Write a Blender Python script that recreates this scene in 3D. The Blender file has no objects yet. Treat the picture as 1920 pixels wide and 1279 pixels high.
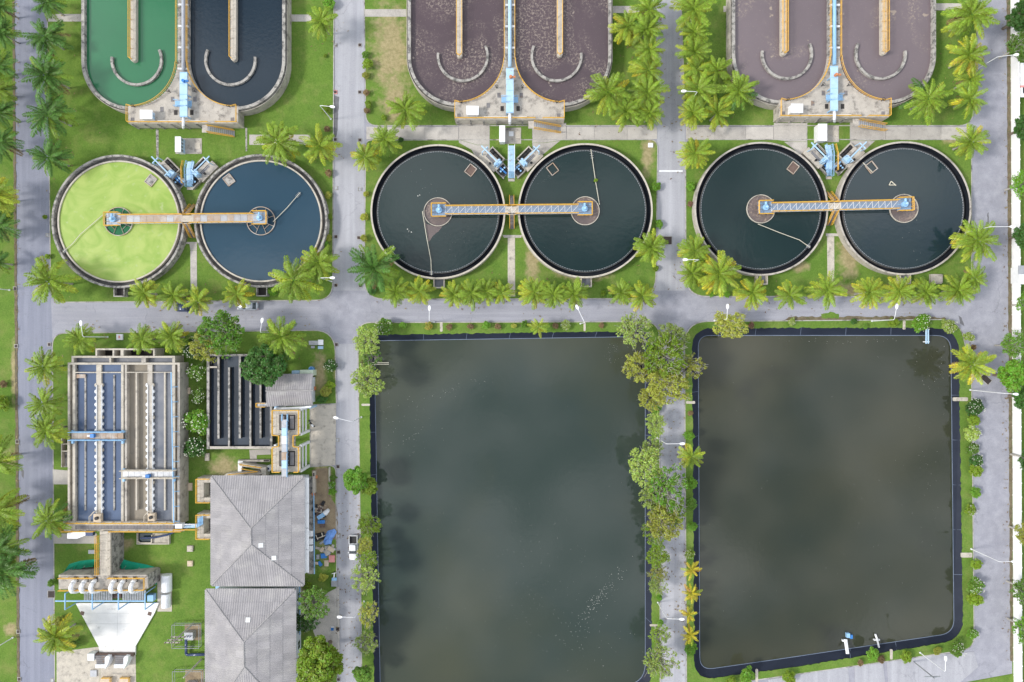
import bpy, math, random
import numpy as np
from mathutils import Vector, Matrix
from mathutils.geometry import tessellate_polygon

random.seed(7)
SC = bpy.context.scene
COL = SC.collection
R_ = math.radians

# ---------------------------------------------------------------- camera, sky, sun, exposure
S = 0.113                       # metres per photo pixel on the ground
H = 1920 * S / 1.5              # camera height for a 24 mm lens
cam = bpy.data.cameras.new('camera')
cam.lens = 24.0
cam.sensor_width = 36.0
cam.clip_start = 1.0
cam.clip_end = 6000.0
cam_o = bpy.data.objects.new('camera', cam)
cam_o.location = (0, 0, H)
cam_o.rotation_euler = (0, 0, 0)
COL.objects.link(cam_o)
SC.camera = cam_o

SUN_EL, SUN_AZ = 42.0, 262.0
world = bpy.data.worlds.new('World')
SC.world = world
world.use_nodes = True
wn, wl = world.node_tree.nodes, world.node_tree.links
wn.clear()
w_out = wn.new('ShaderNodeOutputWorld')
w_bg = wn.new('ShaderNodeBackground')
w_bg.inputs['Strength'].default_value = 0.088
sky = wn.new('ShaderNodeTexSky')
sky.sky_type = 'NISHITA'
sky.sun_disc = False
sky.sun_elevation = R_(SUN_EL)
sky.sun_rotation = R_(SUN_AZ)
sky.air_density = 1.0
sky.dust_density = 2.5
sky.ozone_density = 1.0
w_tc = wn.new('ShaderNodeTexCoord')
w_no = wn.new('ShaderNodeTexNoise')
w_no.inputs['Scale'].default_value = 4.2
w_no.inputs['Detail'].default_value = 5.0
w_no.inputs['Roughness'].default_value = 0.52
w_rp = wn.new('ShaderNodeValToRGB')
w_rp.color_ramp.elements[0].position = 0.41
w_rp.color_ramp.elements[0].color = (0.11, 0.14, 0.18, 1)
w_rp.color_ramp.elements[1].position = 0.62
w_rp.color_ramp.elements[1].color = (1, 1, 1, 1)
w_mx = wn.new('ShaderNodeMix')
w_mx.data_type = 'RGBA'
w_mx.inputs[0].default_value = 0.82               # a broken overcast: thick grey cloud and bright thin cloud before the blue
w_cl = wn.new('ShaderNodeMix'); w_cl.data_type = 'RGBA'; w_cl.blend_type = 'MULTIPLY'; w_cl.inputs[0].default_value = 1.0
w_cl.inputs[7].default_value = (13.0, 13.2, 13.6, 1)
wl.new(w_tc.outputs['Generated'], w_no.inputs['Vector'])
wl.new(w_no.outputs['Fac'], w_rp.inputs['Fac'])
wl.new(w_rp.outputs['Color'], w_cl.inputs[6])
wl.new(w_cl.outputs[2], w_mx.inputs[7])
wl.new(sky.outputs['Color'], w_mx.inputs[6])
wl.new(w_mx.outputs[2], w_bg.inputs['Color'])
wl.new(w_bg.outputs['Background'], w_out.inputs['Surface'])

sun = bpy.data.lights.new('sun', 'SUN')
sun.energy = 1.5
sun.angle = R_(10)
sun.color = (1.0, 0.96, 0.9)
sun_o = bpy.data.objects.new('sun', sun)
d = Vector((math.sin(R_(SUN_AZ)) * math.cos(R_(SUN_EL)), math.cos(R_(SUN_AZ)) * math.cos(R_(SUN_EL)), math.sin(R_(SUN_EL))))
sun_o.rotation_euler = d.to_track_quat('Z', 'Y').to_euler()
sun_o.location = (0, 0, 300)
COL.objects.link(sun_o)

vs = SC.view_settings
vs.view_transform = 'Standard'
vs.look = 'None'
vs.gamma = 1.0
vs.use_curve_mapping = False
vs.exposure = 1.06
SC.cycles.max_bounces = 6
SC.cycles.diffuse_bounces = 3
SC.cycles.glossy_bounces = 3
SC.cycles.transparent_max_bounces = 6
SC.cycles.use_denoising = True

# ---------------------------------------------------------------- helpers
def g(px, py, z=0.0):
    """world point at height z that the photograph shows at pixel (px, py)"""
    k = S * (H - z) / H
    return Vector(((px - 960.0) * k, (639.5 - py) * k, z))

def tag(o, label=None, cat=None, group=None, kind=None):
    if label: o['label'] = label
    if cat: o['category'] = cat
    if group: o['group'] = group
    if kind: o['kind'] = kind
    return o

def thing(name, label, cat, loc=(0, 0, 0), group=None):
    o = bpy.data.objects.new(name, None)
    o.empty_display_size = 0.3
    o.location = loc
    COL.objects.link(o)
    return tag(o, label, cat, group)

def wloc(o):
    p = Vector(o.location)
    while o.parent is not None:
        o = o.parent
        p += Vector(o.location)
    return p

def place(name, me, parent=None, loc=(0, 0, 0), rot=(0, 0, 0), sc=(1, 1, 1), m=None):
    o = bpy.data.objects.new(name, me)
    o.location = loc
    o.rotation_euler = rot
    o.scale = sc
    COL.objects.link(o)
    if parent is not None: o.parent = parent
    if m is not None:
        o.material_slots[0].link = 'OBJECT'
        o.material_slots[0].material = m
    return o

class MB:
    def __init__(self):
        self.v, self.f = [], []
    def add(self, vs, fs):
        n = len(self.v)
        self.v.extend([tuple(p) for p in vs])
        self.f.extend([tuple(i + n for i in q) for q in fs])
        return self
    def box(self, x0, x1, y0, y1, z0, z1):
        vs = [(x, y, z) for z in (z0, z1) for y in (y0, y1) for x in (x0, x1)]
        return self.add(vs, [(0, 2, 3, 1), (4, 5, 7, 6), (0, 1, 5, 4), (2, 6, 7, 3), (0, 4, 6, 2), (1, 3, 7, 5)])
    def obox(self, c, u, v, hu, hv, z0, z1):
        c = Vector((c[0], c[1])); u = Vector((u[0], u[1])).normalized(); v = Vector((v[0], v[1])).normalized()
        return self.prism([c - u * hu - v * hv, c + u * hu - v * hv, c + u * hu + v * hv, c - u * hu + v * hv], z0, z1)
    def prism(self, pts, z0, z1, top=True):
        p = [(q[0], q[1]) for q in pts]
        a = sum(p[i][0] * p[(i + 1) % len(p)][1] - p[(i + 1) % len(p)][0] * p[i][1] for i in range(len(p)))
        if a < 0: p.reverse()
        n = len(p)
        vs = [(x, y, z0) for x, y in p] + [(x, y, z1) for x, y in p]
        fs = [(i, (i + 1) % n, (i + 1) % n + n, i + n) for i in range(n)]
        fs.append(tuple(range(n, 2 * n)))
        fs.append(tuple(range(n - 1, -1, -1)))
        return self.add(vs, fs)
    def sheet(self, loops, z):
        L = [[Vector((q[0], q[1], 0)) for q in l] for l in loops]
        flat = [(q.x, q.y, z) for l in L for q in l]
        out = []
        for t in tessellate_polygon(L):
            a, b, c = [flat[i] for i in t]
            s = (b[0] - a[0]) * (c[1] - a[1]) - (b[1] - a[1]) * (c[0] - a[0])
            out.append(tuple(t) if s > 0 else (t[0], t[2], t[1]))
        return self.add(flat, out)
    def skirt(self, loop, z0, z1):
        n = len(loop)
        return self.add([(q[0], q[1], z0) for q in loop] + [(q[0], q[1], z1) for q in loop], [(i, (i + 1) % n, (i + 1) % n + n, i + n) for i in range(n)])
    def strip(self, pts, w, z0, z1, closed=False, w2=None):
        """a wall that follows a path in plan; w to the left, w2 to the right"""
        if w2 is None: w2 = w / 2; w = w / 2
        P = [Vector((q[0], q[1])) for q in pts]
        n = len(P); A, B = [], []
        for i in range(n):
            a = P[i - 1] if (i > 0 or closed) else P[i]
            b = P[(i + 1) % n] if (i < n - 1 or closed) else P[i]
            d1 = (P[i] - a); d2 = (b - P[i])
            if d1.length < 1e-6: d1 = d2
            if d2.length < 1e-6: d2 = d1
            d1 = d1.normalized(); d2 = d2.normalized()
            t = (d1 + d2)
            if t.length < 1e-6: t = d1
            t = t.normalized(); nn = Vector((-t.y, t.x))
            k = 1 / max(0.5, nn.dot(Vector((-d1.y, d1.x))))
            A.append(P[i] + nn * w * k); B.append(P[i] - nn * w2 * k)
        vs = [(q.x, q.y, z) for z in (z0, z1) for q in A] + [(q.x, q.y, z) for z in (z0, z1) for q in B]
        fs = []
        for i in range(n if closed else n - 1):
            j = (i + 1) % n
            fs += [(i, i + n, j + n, j), (i + 2 * n, j + 2 * n, j + 3 * n, i + 3 * n), (i + n, i + 3 * n, j + 3 * n, j + n)]
        if not closed:
            fs += [(0, 2 * n, 3 * n, n), (n - 1, 2 * n - 1, 4 * n - 1, 3 * n - 1)]
        return self.add(vs, fs)
    def tube(self, a, b, r, n=6, r2=None):
        a, b = Vector(a), Vector(b)
        if r2 is None: r2 = r
        t = (b - a)
        if t.length < 1e-6: return self
        t = t.normalized()
        u = t.cross(Vector((0, 0, 1)))
        if u.length < 1e-3: u = t.cross(Vector((1, 0, 0)))
        u.normalize(); w = t.cross(u)
        vs = []
        for p, rr in ((a, r), (b, r2)):
            for i in range(n):
                an = 2 * math.pi * i / n
                vs.append(p + (u * math.cos(an) + w * math.sin(an)) * rr)
        fs = [(i, (i + 1) % n, (i + 1) % n + n, i + n) for i in range(n)]
        fs += [tuple(range(n - 1, -1, -1)), tuple(range(n, 2 * n))]
        return self.add(vs, fs)
    def pipe(self, pts, r, n=6):
        for a, b in zip(pts[:-1], pts[1:]): self.tube(a, b, r, n)
        return self
    def ring(self, c, r0, r1, z0, z1, n=96, a0=0.0, a1=2 * math.pi):
        full = abs(a1 - a0 - 2 * math.pi) < 1e-6
        m = n if full else n + 1
        vs = []
        for r, z in ((r0, z0), (r0, z1), (r1, z1), (r1, z0)):
            for i in range(m):
                a = a0 + (a1 - a0) * i / n
                vs.append((c[0] + r * math.cos(a), c[1] + r * math.sin(a), z))
        fs = []
        for i in range(n):
            j = (i + 1) % m
            for k in range(4):
                k2 = (k + 1) % 4
                fs.append((k * m + i, k * m + j, k2 * m + j, k2 * m + i))
        if not full:
            fs += [(0, m, 2 * m, 3 * m), (m - 1, 4 * m - 1, 3 * m - 1, 2 * m - 1)]
        return self.add(vs, fs)
    def disc(self, c, r, z, n=96):
        return self.add([(c[0] + r * math.cos(2 * math.pi * i / n), c[1] + r * math.sin(2 * math.pi * i / n), z) for i in range(n)], [tuple(range(n))])
    def pbox(self, x0, y0, x1, y1, z0, z1):
        """box whose top the photograph shows as this pixel rectangle"""
        a, b = g(x0, y1, z1), g(x1, y0, z1)
        return self.box(a.x, b.x, a.y, b.y, z0, z1)
    def pprism(self, pts, z0, z1):
        return self.prism([g(x, y, z1) for x, y in pts], z0, z1)
    def pstrip(self, pts, w, z0, z1, closed=False, w2=None):
        return self.strip([g(x, y, z1) for x, y in pts], w, z0, z1, closed, w2)
    def quad(self, a, b, c, d):
        return self.add([a, b, c, d], [(0, 1, 2, 3)])
    def mesh(self, name, m=None, smooth=False):
        me = bpy.data.meshes.new(name)
        me.from_pydata(self.v, [], self.f)
        if m is not None: me.materials.append(m)
        if smooth: me.polygons.foreach_set('use_smooth', [True] * len(me.polygons))
        me.update()
        return me
    def build(self, name, m, parent=None, smooth=False, kind=None, center=True):
        o = Vector((0, 0, 0))
        if center and self.v:
            a = np.array(self.v)
            lo, hi = a.min(0), a.max(0)
            o = Vector(((lo[0] + hi[0]) / 2, (lo[1] + hi[1]) / 2, lo[2]))
            self.v = [(x - o.x, y - o.y, z - o.z) for x, y, z in self.v]
        ob = place(name, self.mesh(name, m, smooth), parent, o - (wloc(parent) if parent is not None else Vector((0, 0, 0))))
        if kind: ob['kind'] = kind
        return ob

def rail(mb, pts, h=1.05, r=0.05, step=1.8, rails=(1.0, 0.55)):
    """a tube railing that follows a list of world points"""
    for k in rails:
        mb.pipe([Vector(p) + Vector((0, 0, h * k)) for p in pts], r if k == 1.0 else r * 0.75, 4)
    for a, b in zip(pts[:-1], pts[1:]):
        a, b = Vector(a), Vector(b)
        n = max(1, round((b - a).length / step))
        for i in range(n + 1):
            p = a.lerp(b, i / n)
            mb.tube(p, p + Vector((0, 0, h)), r * 0.8, 4)
    return mb

def arc(cx, cy, r, a0, a1, n=16):
    """points of an arc in photo pixels, y down, angles in degrees clockwise from +x"""
    return [(cx + r * math.cos(R_(a0 + (a1 - a0) * i / n)), cy + r * math.sin(R_(a0 + (a1 - a0) * i / n))) for i in range(n + 1)]

def rpoly(pts, n=7):
    """polygon with rounded corners: (x, y, r) each"""
    out = []; m = len(pts)
    for i in range(m):
        x, y, r = pts[i]
        p = Vector((x, y))
        if r <= 0: out.append((x, y)); continue
        a = (Vector(pts[i - 1][:2]) - p).normalized(); b = (Vector(pts[(i + 1) % m][:2]) - p).normalized()
        s, e = p + a * r, p + b * r
        for k in range(n + 1):
            t = k / n
            q = s * (1 - t) ** 2 + p * (2 * t * (1 - t)) + e * t * t
            out.append((q.x, q.y))
    return out

def jag(pts, amp, step, seed=1):
    """roughen a closed outline"""
    rnd = random.Random(seed); out = []
    for i in range(len(pts)):
        a, b = Vector(pts[i]), Vector(pts[(i + 1) % len(pts)])
        n = max(1, int((b - a).length / step))
        for k in range(n):
            q = a.lerp(b, k / n)
            out.append((q.x + rnd.uniform(-amp, amp), q.y + rnd.uniform(-amp, amp)))
    return out

ORD = 'first second third fourth fifth sixth seventh eighth ninth tenth eleventh twelfth thirteenth'.split()

# ---------------------------------------------------------------- materials
def newmat(name):
    m = bpy.data.materials.new(name); m.use_nodes = True
    nt = m.node_tree
    return m, nt, nt.nodes, nt.links, nt.nodes['Principled BSDF']

def mixc(nt, fac, a, b, blend='MIX'):
    n = nt.nodes.new('ShaderNodeMix'); n.data_type = 'RGBA'; n.blend_type = blend
    for s, i in ((fac, 0), (a, 6), (b, 7)):
        if hasattr(s, 'is_output'): nt.links.new(s, n.inputs[i])
        else: n.inputs[i].default_value = s if i == 0 else (*s, 1)[:4]
    return n.outputs[2]

def noise(nt, scale, detail=4, rough=0.55, lo=0.35, hi=0.65, vec=None, dist=0.0):
    n = nt.nodes.new('ShaderNodeTexNoise')
    n.inputs['Scale'].default_value = scale; n.inputs['Detail'].default_value = detail
    n.inputs['Roughness'].default_value = rough; n.inputs['Distortion'].default_value = dist
    if vec is None:
        vec = nt.nodes.new('ShaderNodeNewGeometry').outputs['Position']
    nt.links.new(vec, n.inputs['Vector'])
    r = nt.nodes.new('ShaderNodeMapRange'); r.clamp = True
    r.inputs[1].default_value = lo; r.inputs[2].default_value = hi
    nt.links.new(n.outputs['Fac'], r.inputs[0])
    return r.outputs[0]

def stretch(nt, sx, sy, sz):
    ge = nt.nodes.new('ShaderNodeNewGeometry'); mp = nt.nodes.new('ShaderNodeMapping')
    mp.inputs['Scale'].default_value = (sx, sy, sz)
    nt.links.new(ge.outputs['Position'], mp.inputs['Vector'])
    return mp.outputs[0]

def bump(nt, p, fac, strength, dist=0.05):
    b = nt.nodes.new('ShaderNodeBump')
    b.inputs['Strength'].default_value = strength; b.inputs['Distance'].default_value = dist
    nt.links.new(fac, b.inputs['Height']); nt.links.new(b.outputs[0], p.inputs['Normal'])

def mat(name, c, c2=None, scale=0.6, rough=0.75, stain=None, stain_at=(0.55, 0.75), stain_scale=0.35, fine=0.12, metal=0.0, spec=0.3, objvar=0.0):
    m, nt, N, L, p = newmat(name)
    c2 = c2 or tuple(x * 0.8 for x in c)
    col = mixc(nt, noise(nt, scale, 5), c, c2)
    if stain: col = mixc(nt, noise(nt, stain_scale, 8, 0.65, *stain_at), col, stain)
    if fine:
        f = noise(nt, 9.0, 3, 0.6, 0.3, 0.7)
        col = mixc(nt, f, col, tuple([1 - fine * 1.5] * 3), 'MULTIPLY') if False else mixc(nt, fine, col, mixc(nt, f, (0.02, 0.02, 0.02), tuple(min(1, x * 2) for x in c)))
    if objvar:
        oi = N.new('ShaderNodeObjectInfo'); hs = N.new('ShaderNodeHueSaturation')
        mr = N.new('ShaderNodeMapRange'); mr.inputs[3].default_value = 1 - objvar; mr.inputs[4].default_value = 1 + objvar
        L.new(oi.outputs['Random'], mr.inputs[0]); L.new(mr.outputs[0], hs.inputs['Value']); L.new(col, hs.inputs['Color'])
        col = hs.outputs[0]
    L.new(col, p.inputs['Base Color'])
    p.inputs['Roughness'].default_value = rough
    p.inputs['Metallic'].default_value = metal
    p.inputs['Specular IOR Level'].default_value = spec
    return m

def water(name, c, c2, scale=0.03, rough=0.06, wave=1.2, wstr=0.05, foam=None, foam_at=(0.6, 0.72), foam_scale=0.5, c3=None, spec=0.85, lo=0.35, hi=0.65, specks=None, dist=0.0):
    m, nt, N, L, p = newmat(name)
    col = mixc(nt, noise(nt, scale, 4, 0.55, lo, hi, dist=dist), c, c2)
    if c3: col = mixc(nt, noise(nt, scale * 5, 3, 0.5, 0.62, 0.8), col, c3)
    if foam:
        reg = noise(nt, 0.07, 3, 0.55, foam_at[0], foam_at[1], dist=1.2)
        f1 = noise(nt, 2.0, 7, 0.78, 0.50, 0.60)
        f2 = noise(nt, foam_scale, 3, 0.5, 0.69, 0.72)
        f3 = noise(nt, 3.4, 5, 0.7, 0.64, 0.68)
        def op(o, x, y):
            n = N.new('ShaderNodeMath'); n.operation = o
            for k, q in enumerate((x, y)):
                if hasattr(q, 'is_output'): L.new(q, n.inputs[k])
                else: n.inputs[k].default_value = q
            return n.outputs[0]
        fac = op('MAXIMUM', op('MULTIPLY', op('MULTIPLY', f1, reg), 0.62), op('MULTIPLY', f2, 0.7))
        fac = op('MAXIMUM', fac, op('MULTIPLY', f3, 0.55))
        col = mixc(nt, fac, col, foam)
    L.new(col, p.inputs['Base Color'])
    p.inputs['Roughness'].default_value = rough
    p.inputs['Specular IOR Level'].default_value = spec
    p.inputs['IOR'].default_value = 1.33
    w = noise(nt, wave, 3, 0.6, 0.2, 0.8)
    bump(nt, p, w, wstr, 0.1)
    return m

def leafmat(name, c, var=0.35, hue=0.03, trans=0.3, objvar=0.24):
    m = bpy.data.materials.new(name); m.use_nodes = True
    nt = m.node_tree; N, L = nt.nodes, nt.links
    N.clear()
    out = N.new('ShaderNodeOutputMaterial')
    ge = N.new('ShaderNodeNewGeometry'); oi = N.new('ShaderNodeObjectInfo')
    hs = N.new('ShaderNodeHueSaturation'); hs.inputs['Color'].default_value = (*c, 1)
    def rng(src, lo, hi):
        r = N.new('ShaderNodeMapRange'); r.inputs[3].default_value = lo; r.inputs[4].default_value = hi
        L.new(src, r.inputs[0]); return r.outputs[0]
    a = rng(ge.outputs['Random Per Island'], 1 - var, 1 + var)
    b = rng(oi.outputs['Random'], 1 - objvar, 1 + objvar)
    mu = N.new('ShaderNodeMath'); mu.operation = 'MULTIPLY'; L.new(a, mu.inputs[0]); L.new(b, mu.inputs[1])
    L.new(mu.outputs[0], hs.inputs['Value'])
    L.new(rng(ge.outputs['Random Per Island'], 0.5 - hue, 0.5 + hue), hs.inputs['Hue'])
    df = N.new('ShaderNodeBsdfDiffuse'); tr = N.new('ShaderNodeBsdfTranslucent'); mx = N.new('ShaderNodeMixShader')
    gl = N.new('ShaderNodeBsdfGlossy'); gl.inputs['Roughness'].default_value = 0.45; gl.inputs['Color'].default_value = (1, 1, 1, 1)
    mx2 = N.new('ShaderNodeMixShader'); mx2.inputs[0].default_value = 0.025
    mx.inputs[0].default_value = trans
    L.new(hs.outputs[0], df.inputs['Color']); L.new(hs.outputs[0], tr.inputs['Color'])
    L.new(df.outputs[0], mx.inputs[1]); L.new(tr.outputs[0], mx.inputs[2])
    L.new(mx.outputs[0], mx2.inputs[1]); L.new(gl.outputs[0], mx2.inputs[2])
    L.new(mx2.outputs[0], out.inputs['Surface'])
    return m

def lawnmat(name, patches, dry=0.0):
    """mown grass with bare-earth patches (x, y, rx, ry in photo pixels)"""
    m, nt, N, L, p = newmat(name)
    col = mixc(nt, noise(nt, 0.07, 4, 0.6), (0.1, 0.192, 0.026), (0.158, 0.242, 0.042))
    col = mixc(nt, noise(nt, 0.35, 5, 0.65, 0.45, 0.75), col, (0.075, 0.15, 0.022))
    col = mixc(nt, noise(nt, 0.22, 7, 0.72, 0.50 - dry, 0.80 - dry), col, (0.26, 0.25, 0.09))
    wd = N.new('ShaderNodeMath'); wd.operation = 'MULTIPLY'; wd.inputs[1].default_value = 0.55
    L.new(noise(nt, 0.9, 8, 0.75, 0.56, 0.72), wd.inputs[0])
    col = mixc(nt, wd.outputs[0], col, (0.06, 0.13, 0.025))
    wt = N.new('ShaderNodeMath'); wt.operation = 'MULTIPLY'; wt.inputs[1].default_value = 0.5
    L.new(noise(nt, 0.6, 9, 0.78, 0.6, 0.74, vec=stretch(nt, 1.3, 0.8, 1)), wt.inputs[0])
    col = mixc(nt, wt.outputs[0], col, (0.3, 0.27, 0.12))
    col = mixc(nt, 0.38, col, mixc(nt, noise(nt, 4.0, 5, 0.75, 0.3, 0.7), (0.035, 0.09, 0.012), (0.2, 0.31, 0.07)))
    if patches:
        ge = N.new('ShaderNodeNewGeometry')
        nz = N.new('ShaderNodeTexNoise'); nz.inputs['Scale'].default_value = 0.45; nz.inputs['Detail'].default_value = 7; nz.inputs['Roughness'].default_value = 0.68
        L.new(ge.outputs['Position'], nz.inputs['Vector'])
        acc = None
        for x, y, rx, ry in patches:
            c = g(x, y)
            mp = N.new('ShaderNodeMapping'); mp.vector_type = 'POINT'
            mp.inputs['Scale'].default_value = (1 / (rx * S), 1 / (ry * S), 0)
            mp.inputs['Location'].default_value = (-c.x / (rx * S), -c.y / (ry * S), 0)
            L.new(ge.outputs['Position'], mp.inputs['Vector'])
            ln = N.new('ShaderNodeVectorMath'); ln.operation = 'LENGTH'; L.new(mp.outputs[0], ln.inputs[0])
            if acc is None: acc = ln.outputs['Value']
            else:
                mi = N.new('ShaderNodeMath'); mi.operation = 'MINIMUM'; L.new(acc, mi.inputs[0]); L.new(ln.outputs['Value'], mi.inputs[1]); acc = mi.outputs[0]
        ad = N.new('ShaderNodeMath'); ad.operation = 'MULTIPLY_ADD'; ad.inputs[1].default_value = 2.6
        L.new(nz.outputs['Fac'], ad.inputs[0]); L.new(acc, ad.inputs[2])
        mr = N.new('ShaderNodeMapRange'); mr.inputs[1].default_value = 1.75; mr.inputs[2].default_value = 2.5
        mr.inputs[3].default_value = 0.85; mr.inputs[4].default_value = 0.0
        L.new(ad.outputs[0], mr.inputs[0])
        soil = mixc(nt, noise(nt, 1.5, 6, 0.7), (0.42, 0.34, 0.2), (0.27, 0.22, 0.12))
        col = mixc(nt, mr.outputs[0], col, soil)
    L.new(col, p.inputs['Base Color'])
    p.inputs['Roughness'].default_value = 0.95; p.inputs['Specular IOR Level'].default_value = 0.1
    bump(nt, p, noise(nt, 6.0, 3, 0.7, 0.2, 0.8), 0.6, 0.08)
    return m

def asphalt(name, c, c2, patch, along=(1, 1, 1)):
    m, nt, N, L, p = newmat(name)
    col = mixc(nt, noise(nt, 0.22, 6, 0.65, 0.3, 0.7), c, c2)
    col = mixc(nt, noise(nt, 0.5, 5, 0.6, 0.42, 0.72, vec=stretch(nt, *along)), col, tuple(x * 1.22 for x in c2))       # wheel-worn lanes
    col = mixc(nt, noise(nt, 0.45, 8, 0.72, 0.56, 0.8), col, patch)
    dark = noise(nt, 1.1, 7, 0.75, 0.66, 0.74)
    dk = N.new('ShaderNodeMath'); dk.operation = 'MULTIPLY'; dk.inputs[1].default_value = 0.4; L.new(dark, dk.inputs[0])
    col = mixc(nt, dk.outputs[0], col, tuple(x * 0.45 for x in c))
    lt = N.new('ShaderNodeMath'); lt.operation = 'MULTIPLY'; lt.inputs[1].default_value = 0.6
    L.new(noise(nt, 0.8, 9, 0.78, 0.69, 0.76), lt.inputs[0])
    col = mixc(nt, lt.outputs[0], col, tuple(min(0.8, x * 1.9) for x in c))
    vo = N.new('ShaderNodeTexVoronoi'); vo.feature = 'DISTANCE_TO_EDGE'; vo.inputs['Scale'].default_value = 0.14
    nz = N.new('ShaderNodeTexNoise'); nz.inputs['Scale'].default_value = 0.6; nz.inputs['Detail'].default_value = 4
    ge = N.new('ShaderNodeNewGeometry'); ad = N.new('ShaderNodeVectorMath'); ad.operation = 'MULTIPLY_ADD'; ad.inputs[1].default_value = (3, 3, 0)
    L.new(ge.outputs['Position'], nz.inputs['Vector']); L.new(nz.outputs['Color'], ad.inputs[0]); L.new(ge.outputs['Position'], ad.inputs[2]); L.new(ad.outputs[0], vo.inputs['Vector'])
    mr = N.new('ShaderNodeMapRange'); mr.inputs[1].default_value = 0.006; mr.inputs[2].default_value = 0.014; mr.inputs[3].default_value = 0.35; mr.inputs[4].default_value = 0.0
    L.new(vo.outputs['Distance'], mr.inputs[0])
    cm = N.new('ShaderNodeMath'); cm.operation = 'MULTIPLY'; L.new(mr.outputs[0], cm.inputs[0]); L.new(noise(nt, 0.12, 3, 0.5, 0.54, 0.64), cm.inputs[1])
    col = mixc(nt, cm.outputs[0], col, tuple(x * 0.35 for x in c))
    col = mixc(nt, 0.22, col, mixc(nt, noise(nt, 7.0, 3, 0.7, 0.3, 0.7), tuple(x * 0.35 for x in c), tuple(x * 1.9 for x in c)))
    L.new(col, p.inputs['Base Color'])
    p.inputs['Roughness'].default_value = 0.85; p.inputs['Specular IOR Level'].default_value = 0.25
    return m

PATCHES = [(735, 95, 40, 95), (740, 190, 30, 40), (1000, 485, 14, 60), (1095, 515, 50, 14), (1590, 480, 22, 45), (1600, 545, 60, 12), (1215, 290, 12, 45),
           (420, 880, 30, 26), (605, 945, 18, 110), (560, 1120, 22, 40), (640, 690, 14, 30), (1500, 500, 20, 10), (1560, 560, 70, 8), (232, 1020, 24, 12), (600, 700, 14, 40), (340, 820, 6, 120), (1780, 262, 16, 8)]
M = {}
M['lawn'] = lawnmat('lawn', PATCHES)
M['verge'] = lawnmat('verge_grass', [(26, 700, 5, 60), (20, 860, 18, 20), (20, 1180, 14, 14)], 0.03)
M['ground'] = lawnmat('ground_grass', None, 0.03)
M['asphalt'] = asphalt('asphalt', (0.255, 0.257, 0.297), (0.297, 0.299, 0.334), (0.2, 0.2, 0.225))
M['asphalt_h'] = asphalt('asphalt_cross', (0.26, 0.262, 0.3), (0.302, 0.303, 0.336), (0.2, 0.2, 0.225), (0.06, 1.6, 1))
M['asphalt_left'] = asphalt('asphalt_left', (0.195, 0.207, 0.262), (0.237, 0.246, 0.295), (0.155, 0.16, 0.19), (1.6, 0.06, 1))
M['asphalt_pale'] = asphalt('asphalt_pale', (0.31, 0.312, 0.342), (0.352, 0.353, 0.375), (0.25, 0.25, 0.272), (1.6, 0.05, 1))
M['conc'] = mat('concrete', (0.47, 0.43, 0.375), (0.36, 0.33, 0.29), 0.6, 0.85, (0.12, 0.11, 0.1), (0.51, 0.68), 0.7, fine=0.2)
M['conc_old'] = mat('weathered_concrete', (0.40, 0.38, 0.345), (0.29, 0.275, 0.255), 0.8, 0.9, (0.055, 0.055, 0.055), (0.47, 0.6), 1.1, fine=0.22)
M['conc_dark'] = mat('wet_concrete', (0.13, 0.125, 0.12), (0.05, 0.05, 0.052), 1.2, 0.7, (0.30, 0.29, 0.27), (0.58, 0.72), 1.4, fine=0.2)
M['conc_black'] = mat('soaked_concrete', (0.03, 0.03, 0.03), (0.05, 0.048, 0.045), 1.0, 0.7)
M['conc_pale'] = mat('pale_concrete', (0.52, 0.47, 0.395), (0.42, 0.38, 0.325), 0.8, 0.85, (0.17, 0.155, 0.135), (0.53, 0.72), 0.9, fine=0.18)
M['kerb'] = mat('kerb_concrete', (0.44, 0.42, 0.39), (0.3, 0.29, 0.27), 0.9, 0.9, (0.1, 0.09, 0.08), (0.52, 0.66), 0.5)
M['path'] = mat('path_concrete', (0.47, 0.44, 0.40), (0.38, 0.355, 0.325), 0.3, 0.9, (0.24, 0.225, 0.21), (0.52, 0.74), 0.35, objvar=0.1, fine=0.18)
M['slab_white'] = mat('white_slab', (0.80, 0.79, 0.76), (0.72, 0.71, 0.68), 0.5, 0.8, (0.42, 0.41, 0.38), (0.6, 0.78), 0.8, fine=0.06)
M['white'] = mat('white_paint', (0.78, 0.79, 0.8), (0.7, 0.71, 0.72), 0.9, 0.5, (0.5, 0.5, 0.48), (0.66, 0.85), 1.5, fine=0.04)
M['wallwhite'] = mat('whitewash', (0.85, 0.85, 0.85), (0.78, 0.79, 0.8), 0.5, 0.7, (0.45, 0.46, 0.45), (0.7, 0.9), 0.9, fine=0.05)
M['cream'] = mat('cream_paint', (0.66, 0.58, 0.46), (0.55, 0.48, 0.38), 0.8, 0.7, (0.3, 0.26, 0.2), (0.6, 0.8), 1.0)
M['yellow'] = mat('safety_yellow', (0.80, 0.45, 0.07), (0.68, 0.36, 0.06), 1.5, 0.5, (0.5, 0.36, 0.2), (0.56, 0.72), 1.2, fine=0.1)
M['blue'] = mat('sky_blue_paint', (0.30, 0.52, 0.78), (0.25, 0.45, 0.70), 1.2, 0.5, (0.30, 0.24, 0.19), (0.6, 0.74), 1.1, fine=0.12)
M['blue_pale'] = mat('pale_blue_paint', (0.42, 0.61, 0.78), (0.36, 0.54, 0.72), 1.0, 0.5, (0.33, 0.28, 0.23), (0.6, 0.74), 0.9, fine=0.1)
M['blue_deep'] = mat('deep_blue_paint', (0.05, 0.22, 0.58), (0.04, 0.17, 0.45), 1.2, 0.4, fine=0.05)
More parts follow.
